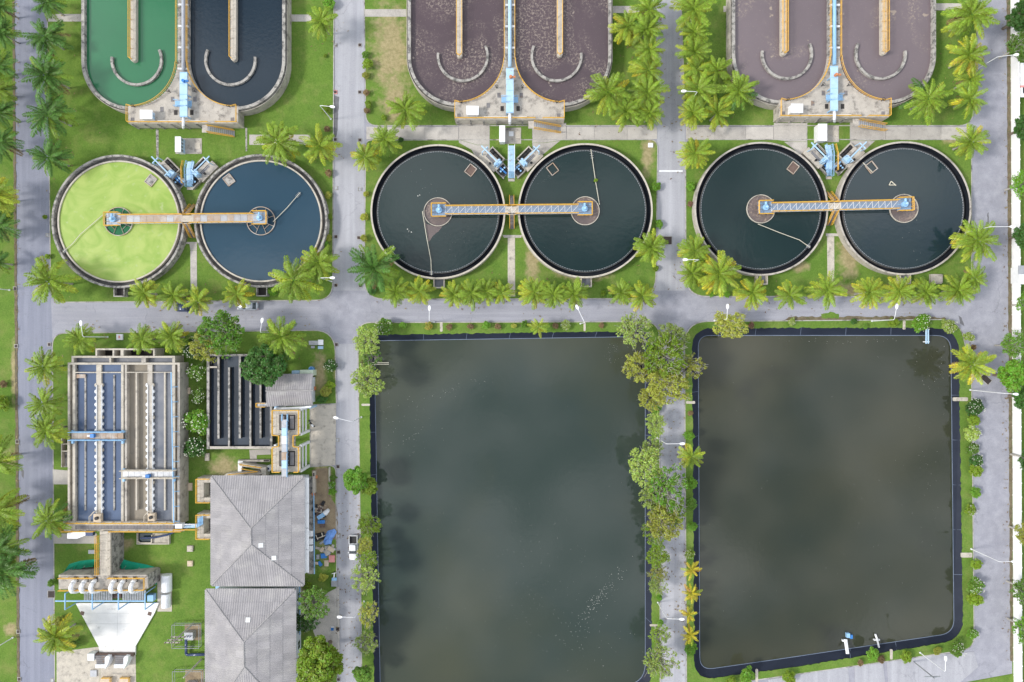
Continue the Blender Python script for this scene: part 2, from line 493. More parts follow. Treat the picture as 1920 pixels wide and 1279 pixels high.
M['grate'] = mat('steel_grating', (0.2, 0.19, 0.19), (0.13, 0.125, 0.13), 1.0, 0.6, (0.26, 0.16, 0.09), (0.55, 0.7), 0.8)
M['deck_steel'] = mat('blue_grey_deck', (0.21, 0.27, 0.36), (0.17, 0.22, 0.30), 1.0, 0.6, fine=0.15)
M['rust'] = mat('rusty_grating', (0.36, 0.25, 0.17), (0.42, 0.38, 0.34), 0.5, 0.75, (0.5, 0.47, 0.44), (0.5, 0.62), 0.4)
M['galv'] = mat('galvanised_steel', (0.42, 0.43, 0.45), (0.33, 0.34, 0.36), 1.1, 0.4, metal=0.4)
M['black'] = mat('black_rubber', (0.02, 0.02, 0.022), (0.035, 0.034, 0.034), 1.0, 0.6)
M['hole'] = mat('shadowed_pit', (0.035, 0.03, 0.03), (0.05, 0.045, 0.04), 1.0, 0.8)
M['iron'] = mat('cast_iron', (0.045, 0.035, 0.035), (0.08, 0.05, 0.045), 1.5, 0.7)
M['liner'] = mat('pond_liner', (0.009, 0.014, 0.028), (0.015, 0.021, 0.038), 0.2, 0.6, (0.028, 0.038, 0.058), (0.6, 0.85), 0.3, fine=0.05)
M['launder'] = mat('black_launder', (0.011, 0.014, 0.02), (0.02, 0.023, 0.03), 0.6, 0.75, fine=0.04, spec=0.1)
M['liner_edge'] = mat('liner_waterline', (0.2, 0.24, 0.32), (0.13, 0.17, 0.24), 0.4, 0.5)
M['brownwall'] = mat('stained_channel', (0.16, 0.11, 0.09), (0.1, 0.07, 0.06), 0.5, 0.8)
M['tar'] = mat('tar_patch', (0.15, 0.15, 0.16), (0.11, 0.11, 0.12), 1.0, 0.8)
M['rope'] = mat('pale_pipe', (0.62, 0.58, 0.46), (0.5, 0.47, 0.38), 1.0, 0.6)
M['pipe_grey'] = mat('grey_pipe', (0.4, 0.42, 0.46), (0.33, 0.35, 0.39), 1.0, 0.5)
M['green_net'] = mat('green_netting', (0.02, 0.42, 0.27), (0.015, 0.33, 0.21), 1.5, 0.6)
M['tarp'] = mat('blue_tarpaulin', (0.2, 0.38, 0.8), (0.15, 0.3, 0.7), 1.5, 0.45)
M['red'] = mat('faded_red', (0.72, 0.30, 0.28), (0.62, 0.24, 0.22), 1.5, 0.6)
M['orange'] = mat('terracotta', (0.55, 0.22, 0.1), (0.45, 0.17, 0.08), 2, 0.7)
M['soil'] = mat('bare_soil', (0.30, 0.235, 0.15), (0.21, 0.155, 0.10), 0.5, 0.95, (0.13, 0.11, 0.09), (0.55, 0.8), 0.5, fine=0.2)
M['leaf_litter'] = mat('leaf_litter', (0.12, 0.095, 0.06), (0.2, 0.17, 0.11), 1.2, 0.95, (0.07, 0.1, 0.03), (0.5, 0.7), 1.0, fine=0.25)
M['roof'] = mat('fibre_cement', (0.325, 0.31, 0.315), (0.265, 0.255, 0.262), 0.4, 0.9, (0.40, 0.385, 0.37), (0.5, 0.75), 0.25, objvar=0.08, fine=0.12)
M['ridge'] = mat('ridge_cap', (0.36, 0.345, 0.34), (0.26, 0.25, 0.25), 1.0, 0.9)
M['skylight'] = mat('roof_light', (0.78, 0.79, 0.78), (0.72, 0.73, 0.72), 1.0, 0.4)
M['render'] = mat('painted_render', (0.70, 0.73, 0.77), (0.6, 0.63, 0.68), 0.6, 0.8, (0.35, 0.36, 0.38), (0.6, 0.8), 0.6)
M['glass'] = mat('window_glass', (0.03, 0.045, 0.06), (0.05, 0.06, 0.07), 1.0, 0.08, spec=0.8, fine=0)
M['bark'] = mat('bark', (0.2, 0.16, 0.12), (0.13, 0.105, 0.08), 3, 0.95)
M['bark_pale'] = mat('pale_bark', (0.42, 0.40, 0.35), (0.3, 0.28, 0.25), 3, 0.9)
M['car_white'] = mat('white_car_paint', (0.82, 0.83, 0.84), (0.79, 0.8, 0.81), 1, 0.2, spec=0.6, fine=0)
M['car_blue'] = mat('dark_blue_car_paint', (0.03, 0.05, 0.12), (0.04, 0.06, 0.14), 1, 0.18, spec=0.7, fine=0)
M['car_silver'] = mat('silver_car_paint', (0.42, 0.45, 0.5), (0.38, 0.41, 0.46), 1, 0.22, spec=0.7, metal=0.3, fine=0)
M['car_teal'] = mat('dark_teal_car_paint', (0.02, 0.045, 0.05), (0.03, 0.05, 0.06), 1, 0.18, spec=0.7, fine=0)
M['wood'] = mat('weathered_wood', (0.36, 0.28, 0.2), (0.28, 0.21, 0.15), 2, 0.85)
M['sandbox'] = mat('tan_paint', (0.62, 0.50, 0.37), (0.52, 0.41, 0.3), 1.5, 0.8)
M['green_paint'] = mat('pale_green_wall', (0.62, 0.72, 0.56), (0.55, 0.65, 0.5), 1.5, 0.7)
M['flower_w'] = mat('white_petals', (0.62, 0.62, 0.52), (0.56, 0.56, 0.47), 3, 0.6, fine=0)
M['flower_o'] = mat('orange_petals', (0.75, 0.30, 0.06), (0.7, 0.4, 0.08), 3, 0.6, fine=0)
M['flower_p'] = mat('pink_petals', (0.65, 0.18, 0.32), (0.6, 0.2, 0.3), 3, 0.6, fine=0)
M['speck'] = mat('floating_foam', (0.6, 0.6, 0.55), (0.5, 0.5, 0.46), 3, 0.7, fine=0)
# waters
M['w_pond'] = water('murky_pond_water', (0.066, 0.07, 0.044), (0.033, 0.047, 0.04), 0.011, 0.05, 0.9, 0.05, lo=0.4, hi=0.6)
M['w_pond2'] = water('brown_pond_water', (0.058, 0.057, 0.035), (0.026, 0.034, 0.026), 0.011, 0.05, 0.9, 0.04, c3=(0.03, 0.032, 0.026), lo=0.4, hi=0.62)
M['w_green'] = water('green_basin_water', (0.032, 0.16, 0.072), (0.03, 0.135, 0.064), 0.04, 0.08, 0.9, 0.05)
M['w_slate'] = water('slate_basin_water', (0.015, 0.026, 0.038), (0.02, 0.032, 0.044), 0.04, 0.06, 1.2, 0.09)
M['w_slate2'] = water('slate_tank_water', (0.030, 0.064, 0.094), (0.024, 0.055, 0.083), 0.04, 0.06, 1.0, 0.05)
M['w_lime'] = water('lime_algae_water', (0.33, 0.42, 0.1), (0.225, 0.345, 0.05), 0.16, 0.35, 0.6, 0.06, c3=(0.34, 0.42, 0.17), dist=2.2)
M['w_teal'] = water('dark_teal_water', (0.013, 0.028, 0.027), (0.010, 0.022, 0.022), 0.05, 0.06, 1.0, 0.06)
M['w_teal2'] = water('dark_blue_teal_water', (0.012, 0.026, 0.034), (0.018, 0.032, 0.034), 0.05, 0.06, 1.0, 0.06)
M['w_mauve'] = water('mauve_sludge', (0.083, 0.058, 0.066), (0.068, 0.048, 0.055), 0.06, 0.3, 1.0, 0.08, foam=(0.36, 0.30, 0.25), foam_at=(0.44, 0.56), foam_scale=0.42)
M['w_mauve2'] = water('pale_mauve_sludge', (0.16, 0.128, 0.138), (0.135, 0.108, 0.117), 0.06, 0.3, 1.0, 0.08, foam=(0.38, 0.31, 0.24), foam_at=(0.52, 0.62), foam_scale=0.36)
M['w_scum'] = water('brown_scum', (0.15, 0.115, 0.105), (0.11, 0.09, 0.09), 0.4, 0.5, 1.0, 0.1, foam=(0.36, 0.28, 0.22), foam_at=(0.4, 0.5), foam_scale=0.5)
M['w_blue'] = water('blue_channel_water', (0.10, 0.14, 0.225), (0.06, 0.09, 0.16), 0.1, 0.08, 1.5, 0.12, specks=1)
M['w_silver'] = water('silty_channel_water', (0.2, 0.205, 0.225), (0.11, 0.125, 0.155), 0.2, 0.12, 1.5, 0.35)
M['w_silt'] = mat('dry_silt', (0.27, 0.235, 0.185), (0.22, 0.195, 0.16), 0.4, 0.8, (0.14, 0.13, 0.115), (0.6, 0.75), 0.5)
M['w_black'] = water('black_channel_water', (0.032, 0.046, 0.066), (0.022, 0.032, 0.046), 0.1, 0.05, 2.0, 0.08)
# leaves
M['lf_dark'] = leafmat('leaf_dark', (0.06, 0.15, 0.022))
M['lf_mid'] = leafmat('leaf_mid', (0.14, 0.26, 0.03))
M['lf_lime'] = leafmat('leaf_lime', (0.22, 0.33, 0.02))
M['lf_olive'] = leafmat('leaf_olive', (0.36, 0.38, 0.055))
M['lf_pale'] = leafmat('leaf_pale', (0.33, 0.43, 0.085))
M['lf_bright'] = leafmat('leaf_bright', (0.16, 0.33, 0.025))
M['lf_brown'] = leafmat('leaf_brown', (0.25, 0.17, 0.08))
M['pf_dark'] = leafmat('palm_dark', (0.085, 0.185, 0.03), 0.4, 0.02, 0.14)
M['pf_mid'] = leafmat('palm_mid', (0.21, 0.31, 0.028), 0.35, 0.02, 0.14)
M['pf_lime'] = leafmat('palm_lime', (0.35, 0.41, 0.035), 0.35, 0.02, 0.14)
M['pf_gold'] = leafmat('palm_gold', (0.50, 0.42, 0.03), 0.35, 0.03, 0.14)
M['pf_rust'] = leafmat('palm_rust', (0.42, 0.24, 0.03), 0.35, 0.03, 0.14)
# ---------------------------------------------------------------- the setting: ground, road, ponds, lawns, paths
POND1 = [(691, 628, 25), (1221, 621, 22), (1222, 1297, 40), (702, 1310, 20)]
POND2 = [(1297, 615, 40), (1797, 615, 45), (1806, 1199, 40), (1480, 1252, 30), (1302, 1276, 38)]
WAT1 = [(701.5, 639, 12), (1210, 631, 14), (1210, 1283, 40), (713, 1300, 12)]
WAT2 = [(1309, 629, 22), (1783, 629, 28), (1789, 1187, 26), (1480, 1233, 30), (1312, 1257, 26)]
def grow(pts, k):
    cx = sum(p[0] for p in pts) / len(pts); cy = sum(p[1] for p in pts) / len(pts)
    return [(x + math.copysign(k, x - cx), y + math.copysign(k, y - cy), r) for x, y, r in pts]
RIM1, RIM2 = rpoly(grow(POND1, 4)), rpoly(grow(POND2, 4))
def W(pts, z=0.0): return [g(x, y, z) for x, y in pts]

MB().sheet([[(-3000, -3000), (3000, -3000), (3000, 3000), (-3000, 3000)], W(RIM1), W(RIM2)], 0.0).build('ground', M['ground'], kind='structure', center=False)
MB().sheet([W([(24, -120), (1889, -120), (1893, 600), (1898, 1263), (1800, 1281), (1780, 1400), (36, 1400), (31, 600)]), W(RIM1), W(RIM2)], 0.012).build('road', M['asphalt'], kind='structure', center=False)
for pts, m in (([(1226, -110), (1273, -110), (1284, 240), (1285, 545), (1228, 545), (1232, 240)], 'asphalt_pale'), ([(626, -110), (682, -110), (684, 545), (625, 545)], 'asphalt_pale'), ([(1237, 660), (1283, 660), (1286, 1390), (1239, 1390)], 'asphalt_pale'),
               ([(629, 645), (671, 645), (679, 1390), (635, 1390)], 'asphalt_pale'), ([(25, -110), (88, -110), (95, 540), (99, 660), (104, 1390), (36, 1390), (31, 600)], 'asphalt_left'), ([(1824, 30), (1888, -110), (1893, 600), (1897, 1240), (1828, 1240), (1822, 600)], 'asphalt'),
               ([(100, 568), (600, 563.5), (600, 619), (100, 624)], 'asphalt_h'), ([(720, 562), (1195, 560), (1195, 603), (720, 605)], 'asphalt_h'), ([(1325, 557), (1780, 556), (1780, 599), (1325, 602)], 'asphalt_h')):
    MB().sheet([W(pts)], 0.016).build('road', M[m], kind='structure')

def lawn(outer, hole=None, name='lawn', m='lawn', kerb=True, top=0.13, kw=0.2):
    pts = rpoly(outer)
    loops = [W(pts)]
    mb = MB()
    if hole: loops.append(W(jag(rpoly(hole), 1.1, 5, 3)))
    mb.sheet(loops, top); mb.skirt(loops[0], 0, top)
    if hole: mb.skirt(loops[1], 0.02, top)
    o = mb.build(name, M[m], kind='structure')
    if kerb:
        MB().strip(W(pts), kw, 0.0, top + 0.025, closed=True).build('kerb', M['kerb'], kind='structure')
    return o
lawn([(88, -110, 0), (627, -110, 0), (624, 563, 32), (96, 567, 26)])
lawn([(682, -110, 0), (1222, -110, 0), (1231, 236, 20), (686, 236, 22)])
lawn([(686, 263, 12), (1233, 262, 16), (1229, 560, 42), (683, 561, 38)])
lawn([(1273, -110, 0), (1838, -110, 0), (1823, 236, 26), (1285, 236, 14)])
lawn([(1285, 262, 12), (1821, 262, 10), (1821, 556, 18), (1286, 556, 40)])
lawn([(99, 625, 24), (628, 619, 40), (631, 757, 0), (582, 759, 0), (582, 875, 0), (630, 872, 14), (634, 1390, 0), (104, 1390, 0)])
lawn([(671, 605, 24), (1236, 603, 30), (1238, 1390, 0), (680, 1390, 0)], POND1)
lawn([(1283, 603, 45), (1798, 599, 34), (1821, 700, 0), (1826, 1216, 24), (1640, 1243, 0), (1400, 1277, 0), (1330, 1300, 0), (1287, 1300, 0)], POND2)
# verges outside the road and beside the white wall
lawn([(-150, -120, 0), (22, -120, 0), (30, 600, 0), (35, 1400, 0), (-150, 1400, 0)], None, 'verge', 'verge', False, 0.06)
MB().prism(W(jag([(22, -118), (26, -118), (33, 600), (38, 1398), (33, 1398), (28, 600)], 0.8, 8, 5)), 0.0, 0.075).build('road_edge', M['leaf_litter'], kind='structure')
MB().prism(W(jag([(1886.5, -118), (1893, -118), (1897, 600), (1899, 1240), (1894, 1240), (1890.5, 600)], 0.7, 8, 9)), 0.0, 0.05).build('road_edge', M['leaf_litter'], kind='structure')
lawn([(1898, 1264, 0), (1990, 1264, 0), (1990, 1400, 0), (1780, 1402, 0), (1800, 1282, 0)], None, 'verge', 'verge', False, 0.06)

# ponds: liner slope, pale waterline, water
for outer, wat, wm, lab, seed in ((POND1, WAT1, 'w_pond', 'black plastic liner banked around the large middle pond', 1), (POND2, WAT2, 'w_pond2', 'black plastic liner banked around the right-hand pond', 2)):
    zw = -1.6
    A = W(rpoly(grow(outer, 3)), 0.1); B = W(rpoly(wat), zw)
    n = len(A)
    Cc = sum(B, Vector()) / n
    Bd = [(p - Cc) * 0.985 + Cc - Vector((0, 0, 1.2)) for p in B]
    mb = MB(); mb.add([(p.x, p.y, 0.1) for p in A] + [(p.x, p.y, zw) for p in B] + [tuple(p) for p in Bd], [(i, (i + 1) % n, (i + 1) % n + n, i + n) for i in range(n)] + [(i + n, (i + 1) % n + n, (i + 1) % n + 2 * n, i + 2 * n) for i in range(n)])
    root = mb.build('pond_liner', M['liner'])
    tag(root, lab, 'pond liner')
    MB().strip([p for p in B], 0.14, zw - 0.1, zw + 0.05, closed=True).build('waterline', M['liner_edge'], root)
    # seams of the liner panels
    for i in range(0, n):
        a, b = A[i], A[(i + 1) % n]; c, dd = B[i], B[(i + 1) % n]
        L = (b - a).length
        if L > 12:
            k = int(L / 9)
            for j in range(1, k):
                MB().tube(a.lerp(b, j / k) + Vector((0, 0, 0.02)), c.lerp(dd, j / k) + Vector((0, 0, 0.02)), 0.04, 4).build('seam', M['liner_edge'], root)
    MB().sheet([[p for p in B]], zw - 0.04).build('water', M[wm], kind='structure')

# floating flecks on the ponds
def flecks(spots, name, zw, seed, m='speck'):
    rnd = random.Random(seed); mb = MB()
    for (x, y, rx, ry, ang, n, s) in spots:
        n, s = int(n * 0.6), s * 0.5
        for i in range(n):
            u, v = rnd.gauss(0, 0.45) * rx, rnd.gauss(0, 0.45) * ry
            px = x + u * math.cos(R_(ang)) - v * math.sin(R_(ang)); py = y + u * math.sin(R_(ang)) + v * math.cos(R_(ang))
            c = g(px, py, zw); r = s * rnd.uniform(0.4, 1.2); a = rnd.uniform(0, 6.28)
            k = rnd.randint(4, 6)
            mb.prism([(c.x + r * rnd.uniform(0.6, 1.2) * math.cos(a + 6.28 * j / k), c.y + r * rnd.uniform(0.6, 1.2) * math.sin(a + 6.28 * j / k)) for j in range(k)], zw - 0.02, zw + 0.02)
    o = mb.build(name, M[m], kind='stuff')
    return o
o = flecks([(1125, 1120, 70, 14, -52, 220, 0.11), (1000, 1080, 120, 130, 0, 130, 0.07), (760, 790, 60, 70, 0, 80, 0.08), (850, 730, 90, 10, -15, 60, 0.08), (1090, 1200, 90, 60, 0, 120, 0.08),
            (1150, 660, 24, 34, 20, 60, 0.08), (955, 1000, 240, 260, 0, 130, 0.06), (770, 820, 30, 4, -35, 20, 0.09)], 'floating_flecks', -1.62, 4)
tag(o, 'pale flecks of foam drifting on the middle pond', 'foam')
o = flecks([(1750, 700, 60, 70, 0, 60, 0.09), (1540, 950, 260, 300, 0, 110, 0.07), (1600, 640, 160, 6, 0, 45, 0.09), (1730, 880, 40, 160, 0, 60, 0.06)], 'floating_flecks', -1.62, 5)
tag(o, 'pale flecks of foam drifting on the right-hand pond', 'foam')

# concrete paths of cast slabs
def path(y0, y1, xs, m='path', top=0.10):
    root = bpy.data.objects.new('path', None); COL.objects.link(root); root['kind'] = 'structure'
    root.location = g((xs[0] + xs[-1]) / 2, (y0 + y1) / 2)
    for a, b in zip(xs[:-1], xs[1:]):
        MB().prism(W([(a + 0.25, y0), (b - 0.25, y0), (b - 0.25, y1), (a + 0.25, y1)]), 0.0, top + random.uniform(-0.004, 0.004)).build('slab', M[m], root)
    return root
path(238, 261.5, [687, 742, 797, 860]); path(238, 261, [1062, 1114, 1176, 1232])
path(238, 261, [1286, 1340, 1398, 1450]); path(238, 261, [1660, 1706, 1764, 1822])
def apron(polys):
    root = bpy.data.objects.new('apron', None); COL.objects.link(root); root['kind'] = 'structure'
    root.location = g(*polys[0][0])
    for p in polys: MB().prism(W(p), 0.0, 0.15).build('slab', M['path'], root)
apron([[(860.5, 231), (917, 231), (917, 272), (895, 272), (860.5, 262)], [(860.5, 262.6), (895, 272.6), (917, 272.6), (917, 300), (900, 310), (884, 281), (860.5, 268)],
       [(999, 231), (1061.5, 231), (1061.5, 262), (1020, 268), (999, 268)], [(999, 268.6), (1020, 268.6), (1050, 264.5), (1018, 290), (1010, 312), (999, 300)]])
apron([[(1450.5, 231), (1512, 231), (1512, 266), (1480, 266), (1450.5, 262)], [(1470, 266.6), (1512, 266.6), (1512, 290), (1506, 306), (1490, 282)],
       [(1594, 229), (1659.5, 230), (1659.5, 262), (1630, 264), (1594, 264)], [(1594, 264.6), (1640, 264.6), (1618, 285), (1608, 305), (1594, 292)]])
lawn([(917.5, 231, 0), (998.5, 231, 0), (998.5, 300, 0), (917.5, 300, 0)], kw=0.14, top=0.14)
lawn([(1512.5, 230, 0), (1593.5, 229, 0), (1593.5, 292, 0), (1512.5, 292, 0)], kw=0.14, top=0.14)
def slab(name, pts, top=0.15, m='path'):
    return MB().prism(W(pts), 0.0, top).build(name, M[m], kind='structure')
for r in ((88, 27, 153, 41), (543, 28, 584, 41), (684, 18, 762, 32), (1149, 12, 1199, 25), (1356, 12, 1363, 23), (1754, 7, 1803, 20), (468, 253, 582, 272)):
    slab('footpath', [(r[0], r[1]), (r[2], r[1]), (r[2], r[3]), (r[0], r[3])], 0.155, 'path')
slab('footpath', [(357.5, 470), (369.5, 470), (370, 543), (358, 543)], 0.16); slab('footpath', [(345, 454), (370, 454), (369.5, 469.6), (357.5, 469.6), (356, 458), (345, 457)], 0.16)
slab('footpath', [(952, 446.4), (965.5, 446.4), (966, 556), (952, 556)], 0.16, 'conc_pale'); slab('footpath', [(942, 441), (979, 441), (977, 446), (945, 446)], 0.16)
slab('footpath', [(1550, 443.4), (1563.5, 443.4), (1564, 535), (1551, 535)], 0.16, 'conc_pale'); slab('footpath', [(1548, 438), (1573, 438), (1573, 443), (1548, 443)], 0.16)
slab('drain_channel', [(293, 243), (298, 243), (298, 300), (294, 300)], 0.17, 'conc_old'); slab('drain_channel', [(460.5, 240), (464, 240), (464, 284), (461, 284)], 0.17, 'conc_old')
slab('driveway', [(583, 759.5), (630.5, 757.5), (629, 872), (583, 874)], 0.11, 'conc_pale')
slab('apron', [(101, 880), (128, 882), (128, 908), (101, 908)], 0.15); slab('apron', [(101, 1000), (182, 1000), (182, 1019), (101, 1019)], 0.15)
slab('soil', jag([(586, 880), (615, 878), (618, 925), (632, 950), (633, 1010), (588, 1012)], 1.5, 7, 8), 0.14, 'soil')
slab('apron', [(107, 1222), (188, 1212), (188, 1300), (107, 1300)], 0.15, 'conc_pale'); slab('apron', [(188.6, 1228), (255, 1228), (256, 1300), (188.6, 1300)], 0.15, 'conc_pale')
slab('footpath', [(468, 843), (508, 842), (508, 852), (482, 853), (481, 870), (470, 870)], 0.155)
slab('footpath', [(577, 1150), (616, 1110), (636, 1100), (637, 1222), (606, 1218), (592, 1195)], 0.15)
slab('footpath', [(578, 893), (588, 893), (589, 1076), (577, 1076)], 0.18, 'conc_old')
for r in ((1692, 601, 1697, 618), (1786, 745, 1814, 752), (1801, 1036, 1822, 1045), (1668, 1217, 1673, 1236), (1286, 752, 1303, 757), (1218, 1170, 1240, 1174), (678, 757, 694, 761), (825, 604, 830, 622), (1094, 604, 1098, 621), (1416, 1254, 1421, 1278)):
    a, b = max(0, (r[2] - r[0]) * 0), 2
    slab('drain_chute', rpoly([(r[0], r[1], b), (r[2], r[1], b), (r[2], r[3], b), (r[0], r[3], b)], 3), 0.17, 'conc_pale')
# yard slabs at the lower right, parted by strips of weeds
for pts in ([(1440, 1274), (1590, 1250), (1594, 1330), (1440, 1330)], [(1602, 1248), (1655, 1240), (1664, 1330), (1604, 1330)], [(1662, 1239), (1760, 1226), (1826, 1222), (1834, 1250), (1740, 1330), (1670, 1330)]):
    slab('yard_slab', pts, 0.10, 'asphalt_pale')
slab('road_patch', jag([(1480, 594), (1660, 593), (1770, 595), (1775, 599.5), (1470, 603)], 1.6, 6, 3), 0.02, 'leaf_litter')
slab('grass_patch', jag([(1540, 590), (1556, 585), (1572, 588), (1573, 597), (1540, 597)], 1.2, 4, 4), 0.028, 'lawn')
for pts, sd in (([(624, 178), (636, 182), (633, 240), (630, 260), (625, 262)], 2), ([(1797, 592), (1803, 596), (1808, 612), (1800, 606)], 4), ([(1851, 400), (1854, 398), (1854, 420), (1851, 424)], 6), ([(40, 878), (45, 884), (45, 898), (41, 892)], 7)):
    slab('tar_patch', jag(pts, 0.7, 4, sd), 0.022, 'tar') if 'tar' in M else None
mb = MB(); mb.strip(W([(1236, 321), (1280, 321)]), 0.35, 0.0, 0.14); tag(mb.build('speed_bump', M['white']), 'white painted speed bump across the lane between middle and right tanks', 'speed bump')

# drain covers along the kerbs
DRAINS = [(629, 85, 's', 'at the left kerb of the middle road, topmost'), (675, 85, 'd', 'at the right kerb of the middle road, topmost'), (629, 173, 'r', 'ringed by red paint at the left kerb of the middle road'),
          (675, 173, 'd', 'opposite the red-ringed drain on the middle road'), (629, 262, 'd', 'at the left kerb of the middle road beside palms'), (675, 263, 'd', 'at the right kerb of the middle road by the concrete path'),
          (630, 353, 's', 'at the left kerb beside the dark slate tank'), (675, 355, 's', 'at the right kerb, above the round shrub by the teal tank'), (630, 444, 'd', 'at the left kerb of the middle road, below the yellow shrub'),
          (673, 446, 'd', 'at the right kerb below the round shrub by the teal tank'), (630, 535, 'd', 'at the left kerb close to the crossroads'), (676, 536, 'd', 'at the right kerb under the dark palm'),
          (89, 279, 's', 'on the left road just below the kerb palms'), (90, 441, 's', 'on the left road beside the lime-green tank'), (29, 541, 'd', 'at the outer edge of the left road by a lamp'),
          (31, 649, 'd', 'at the outer edge of the left road below the crossroads'), (93, 646, 'd', 'at the corner of the lawn left of the rectangular tank'), (33, 828, 'd', 'at the outer edge of the left road near mid-height'),
          (631, 646, 'd', 'at the kerb below the crossroads beside the small shed lawn'), (633, 825, 's', 'at the mouth of the concrete driveway'), (635, 1035, 'd', 'at the kerb beside the second building, near the blue cart'),
          (634, 1179, 'd', 'at the kerb left of the white lamp arm'), (635, 1005, 's', 'grey, at the kerb beside the blue tarpaulin'), (635, 1035.5 + 238, 'd', 'at the kerb at the bottom of the picture'),
          (634, 1035 - 160, 'd', 'at the kerb left of the bright roadside tree'), (35, 1184, 'd', 'at the outer edge of the left road beside a lamp foot'), (37, 1273, 'd', 'at the outer edge of the left road at the bottom'), (99, 1275, 's', 'grey, at the inner edge of the left road at the bottom')]
def grate_thing(x, y, w, h, kind, label, ang=0, z=0.012, cat='drain cover', nb=5):
    root = thing('drain_cover', label, cat, g(x, y))
    c = g(x, y); ca, sa = math.cos(ang), math.sin(ang)
    u, v = (ca, sa), (-sa, ca)
    MB().obox(c, u, v, w * S / 2, h * S / 2, 0.0, 0.15 if z < 0.05 else z).build('frame', M['kerb'] if kind != 'r' else M['red'], root)
    MB().obox(c, u, v, w * S / 2 - 0.1, h * S / 2 - 0.1, 0.0, 0.156 if z < 0.05 else z + 0.006).build('pit', M['hole'], root)
    for i in range(nb):
        t = (i + 0.5) / nb * 2 - 1
        cc = Vector(c) + Vector((u[0], u[1], 0)) * t * (w * S / 2 - 0.16)
        MB().obox(cc, u, v, 0.05, h * S / 2 - 0.12, 0.1, 0.168 if z < 0.05 else z + 0.018).build('bar', M['iron'] if kind != 's' else M['galv'], root)
for x, y, k, lab in DRAINS:
    grate_thing(x, y, 7, 7, k, ('grey steel' if k == 's' else 'dark iron') + ' drain cover ' + lab)
grate_thing(1251, 451, 18, 16, 'd', 'large dark grid drain cover set in the lane between middle and right tanks', nb=9)
grate_thing(1848, 711, 21, 12, 'd', 'large tilted rusty drain cover on the road beside the leaning pond palm', R_(-42), nb=9)
grate_thing(97, 1114, 14, 14, 'd', 'square rust-brown drain cover with pale frame left of the blue pipe rack', nb=6)
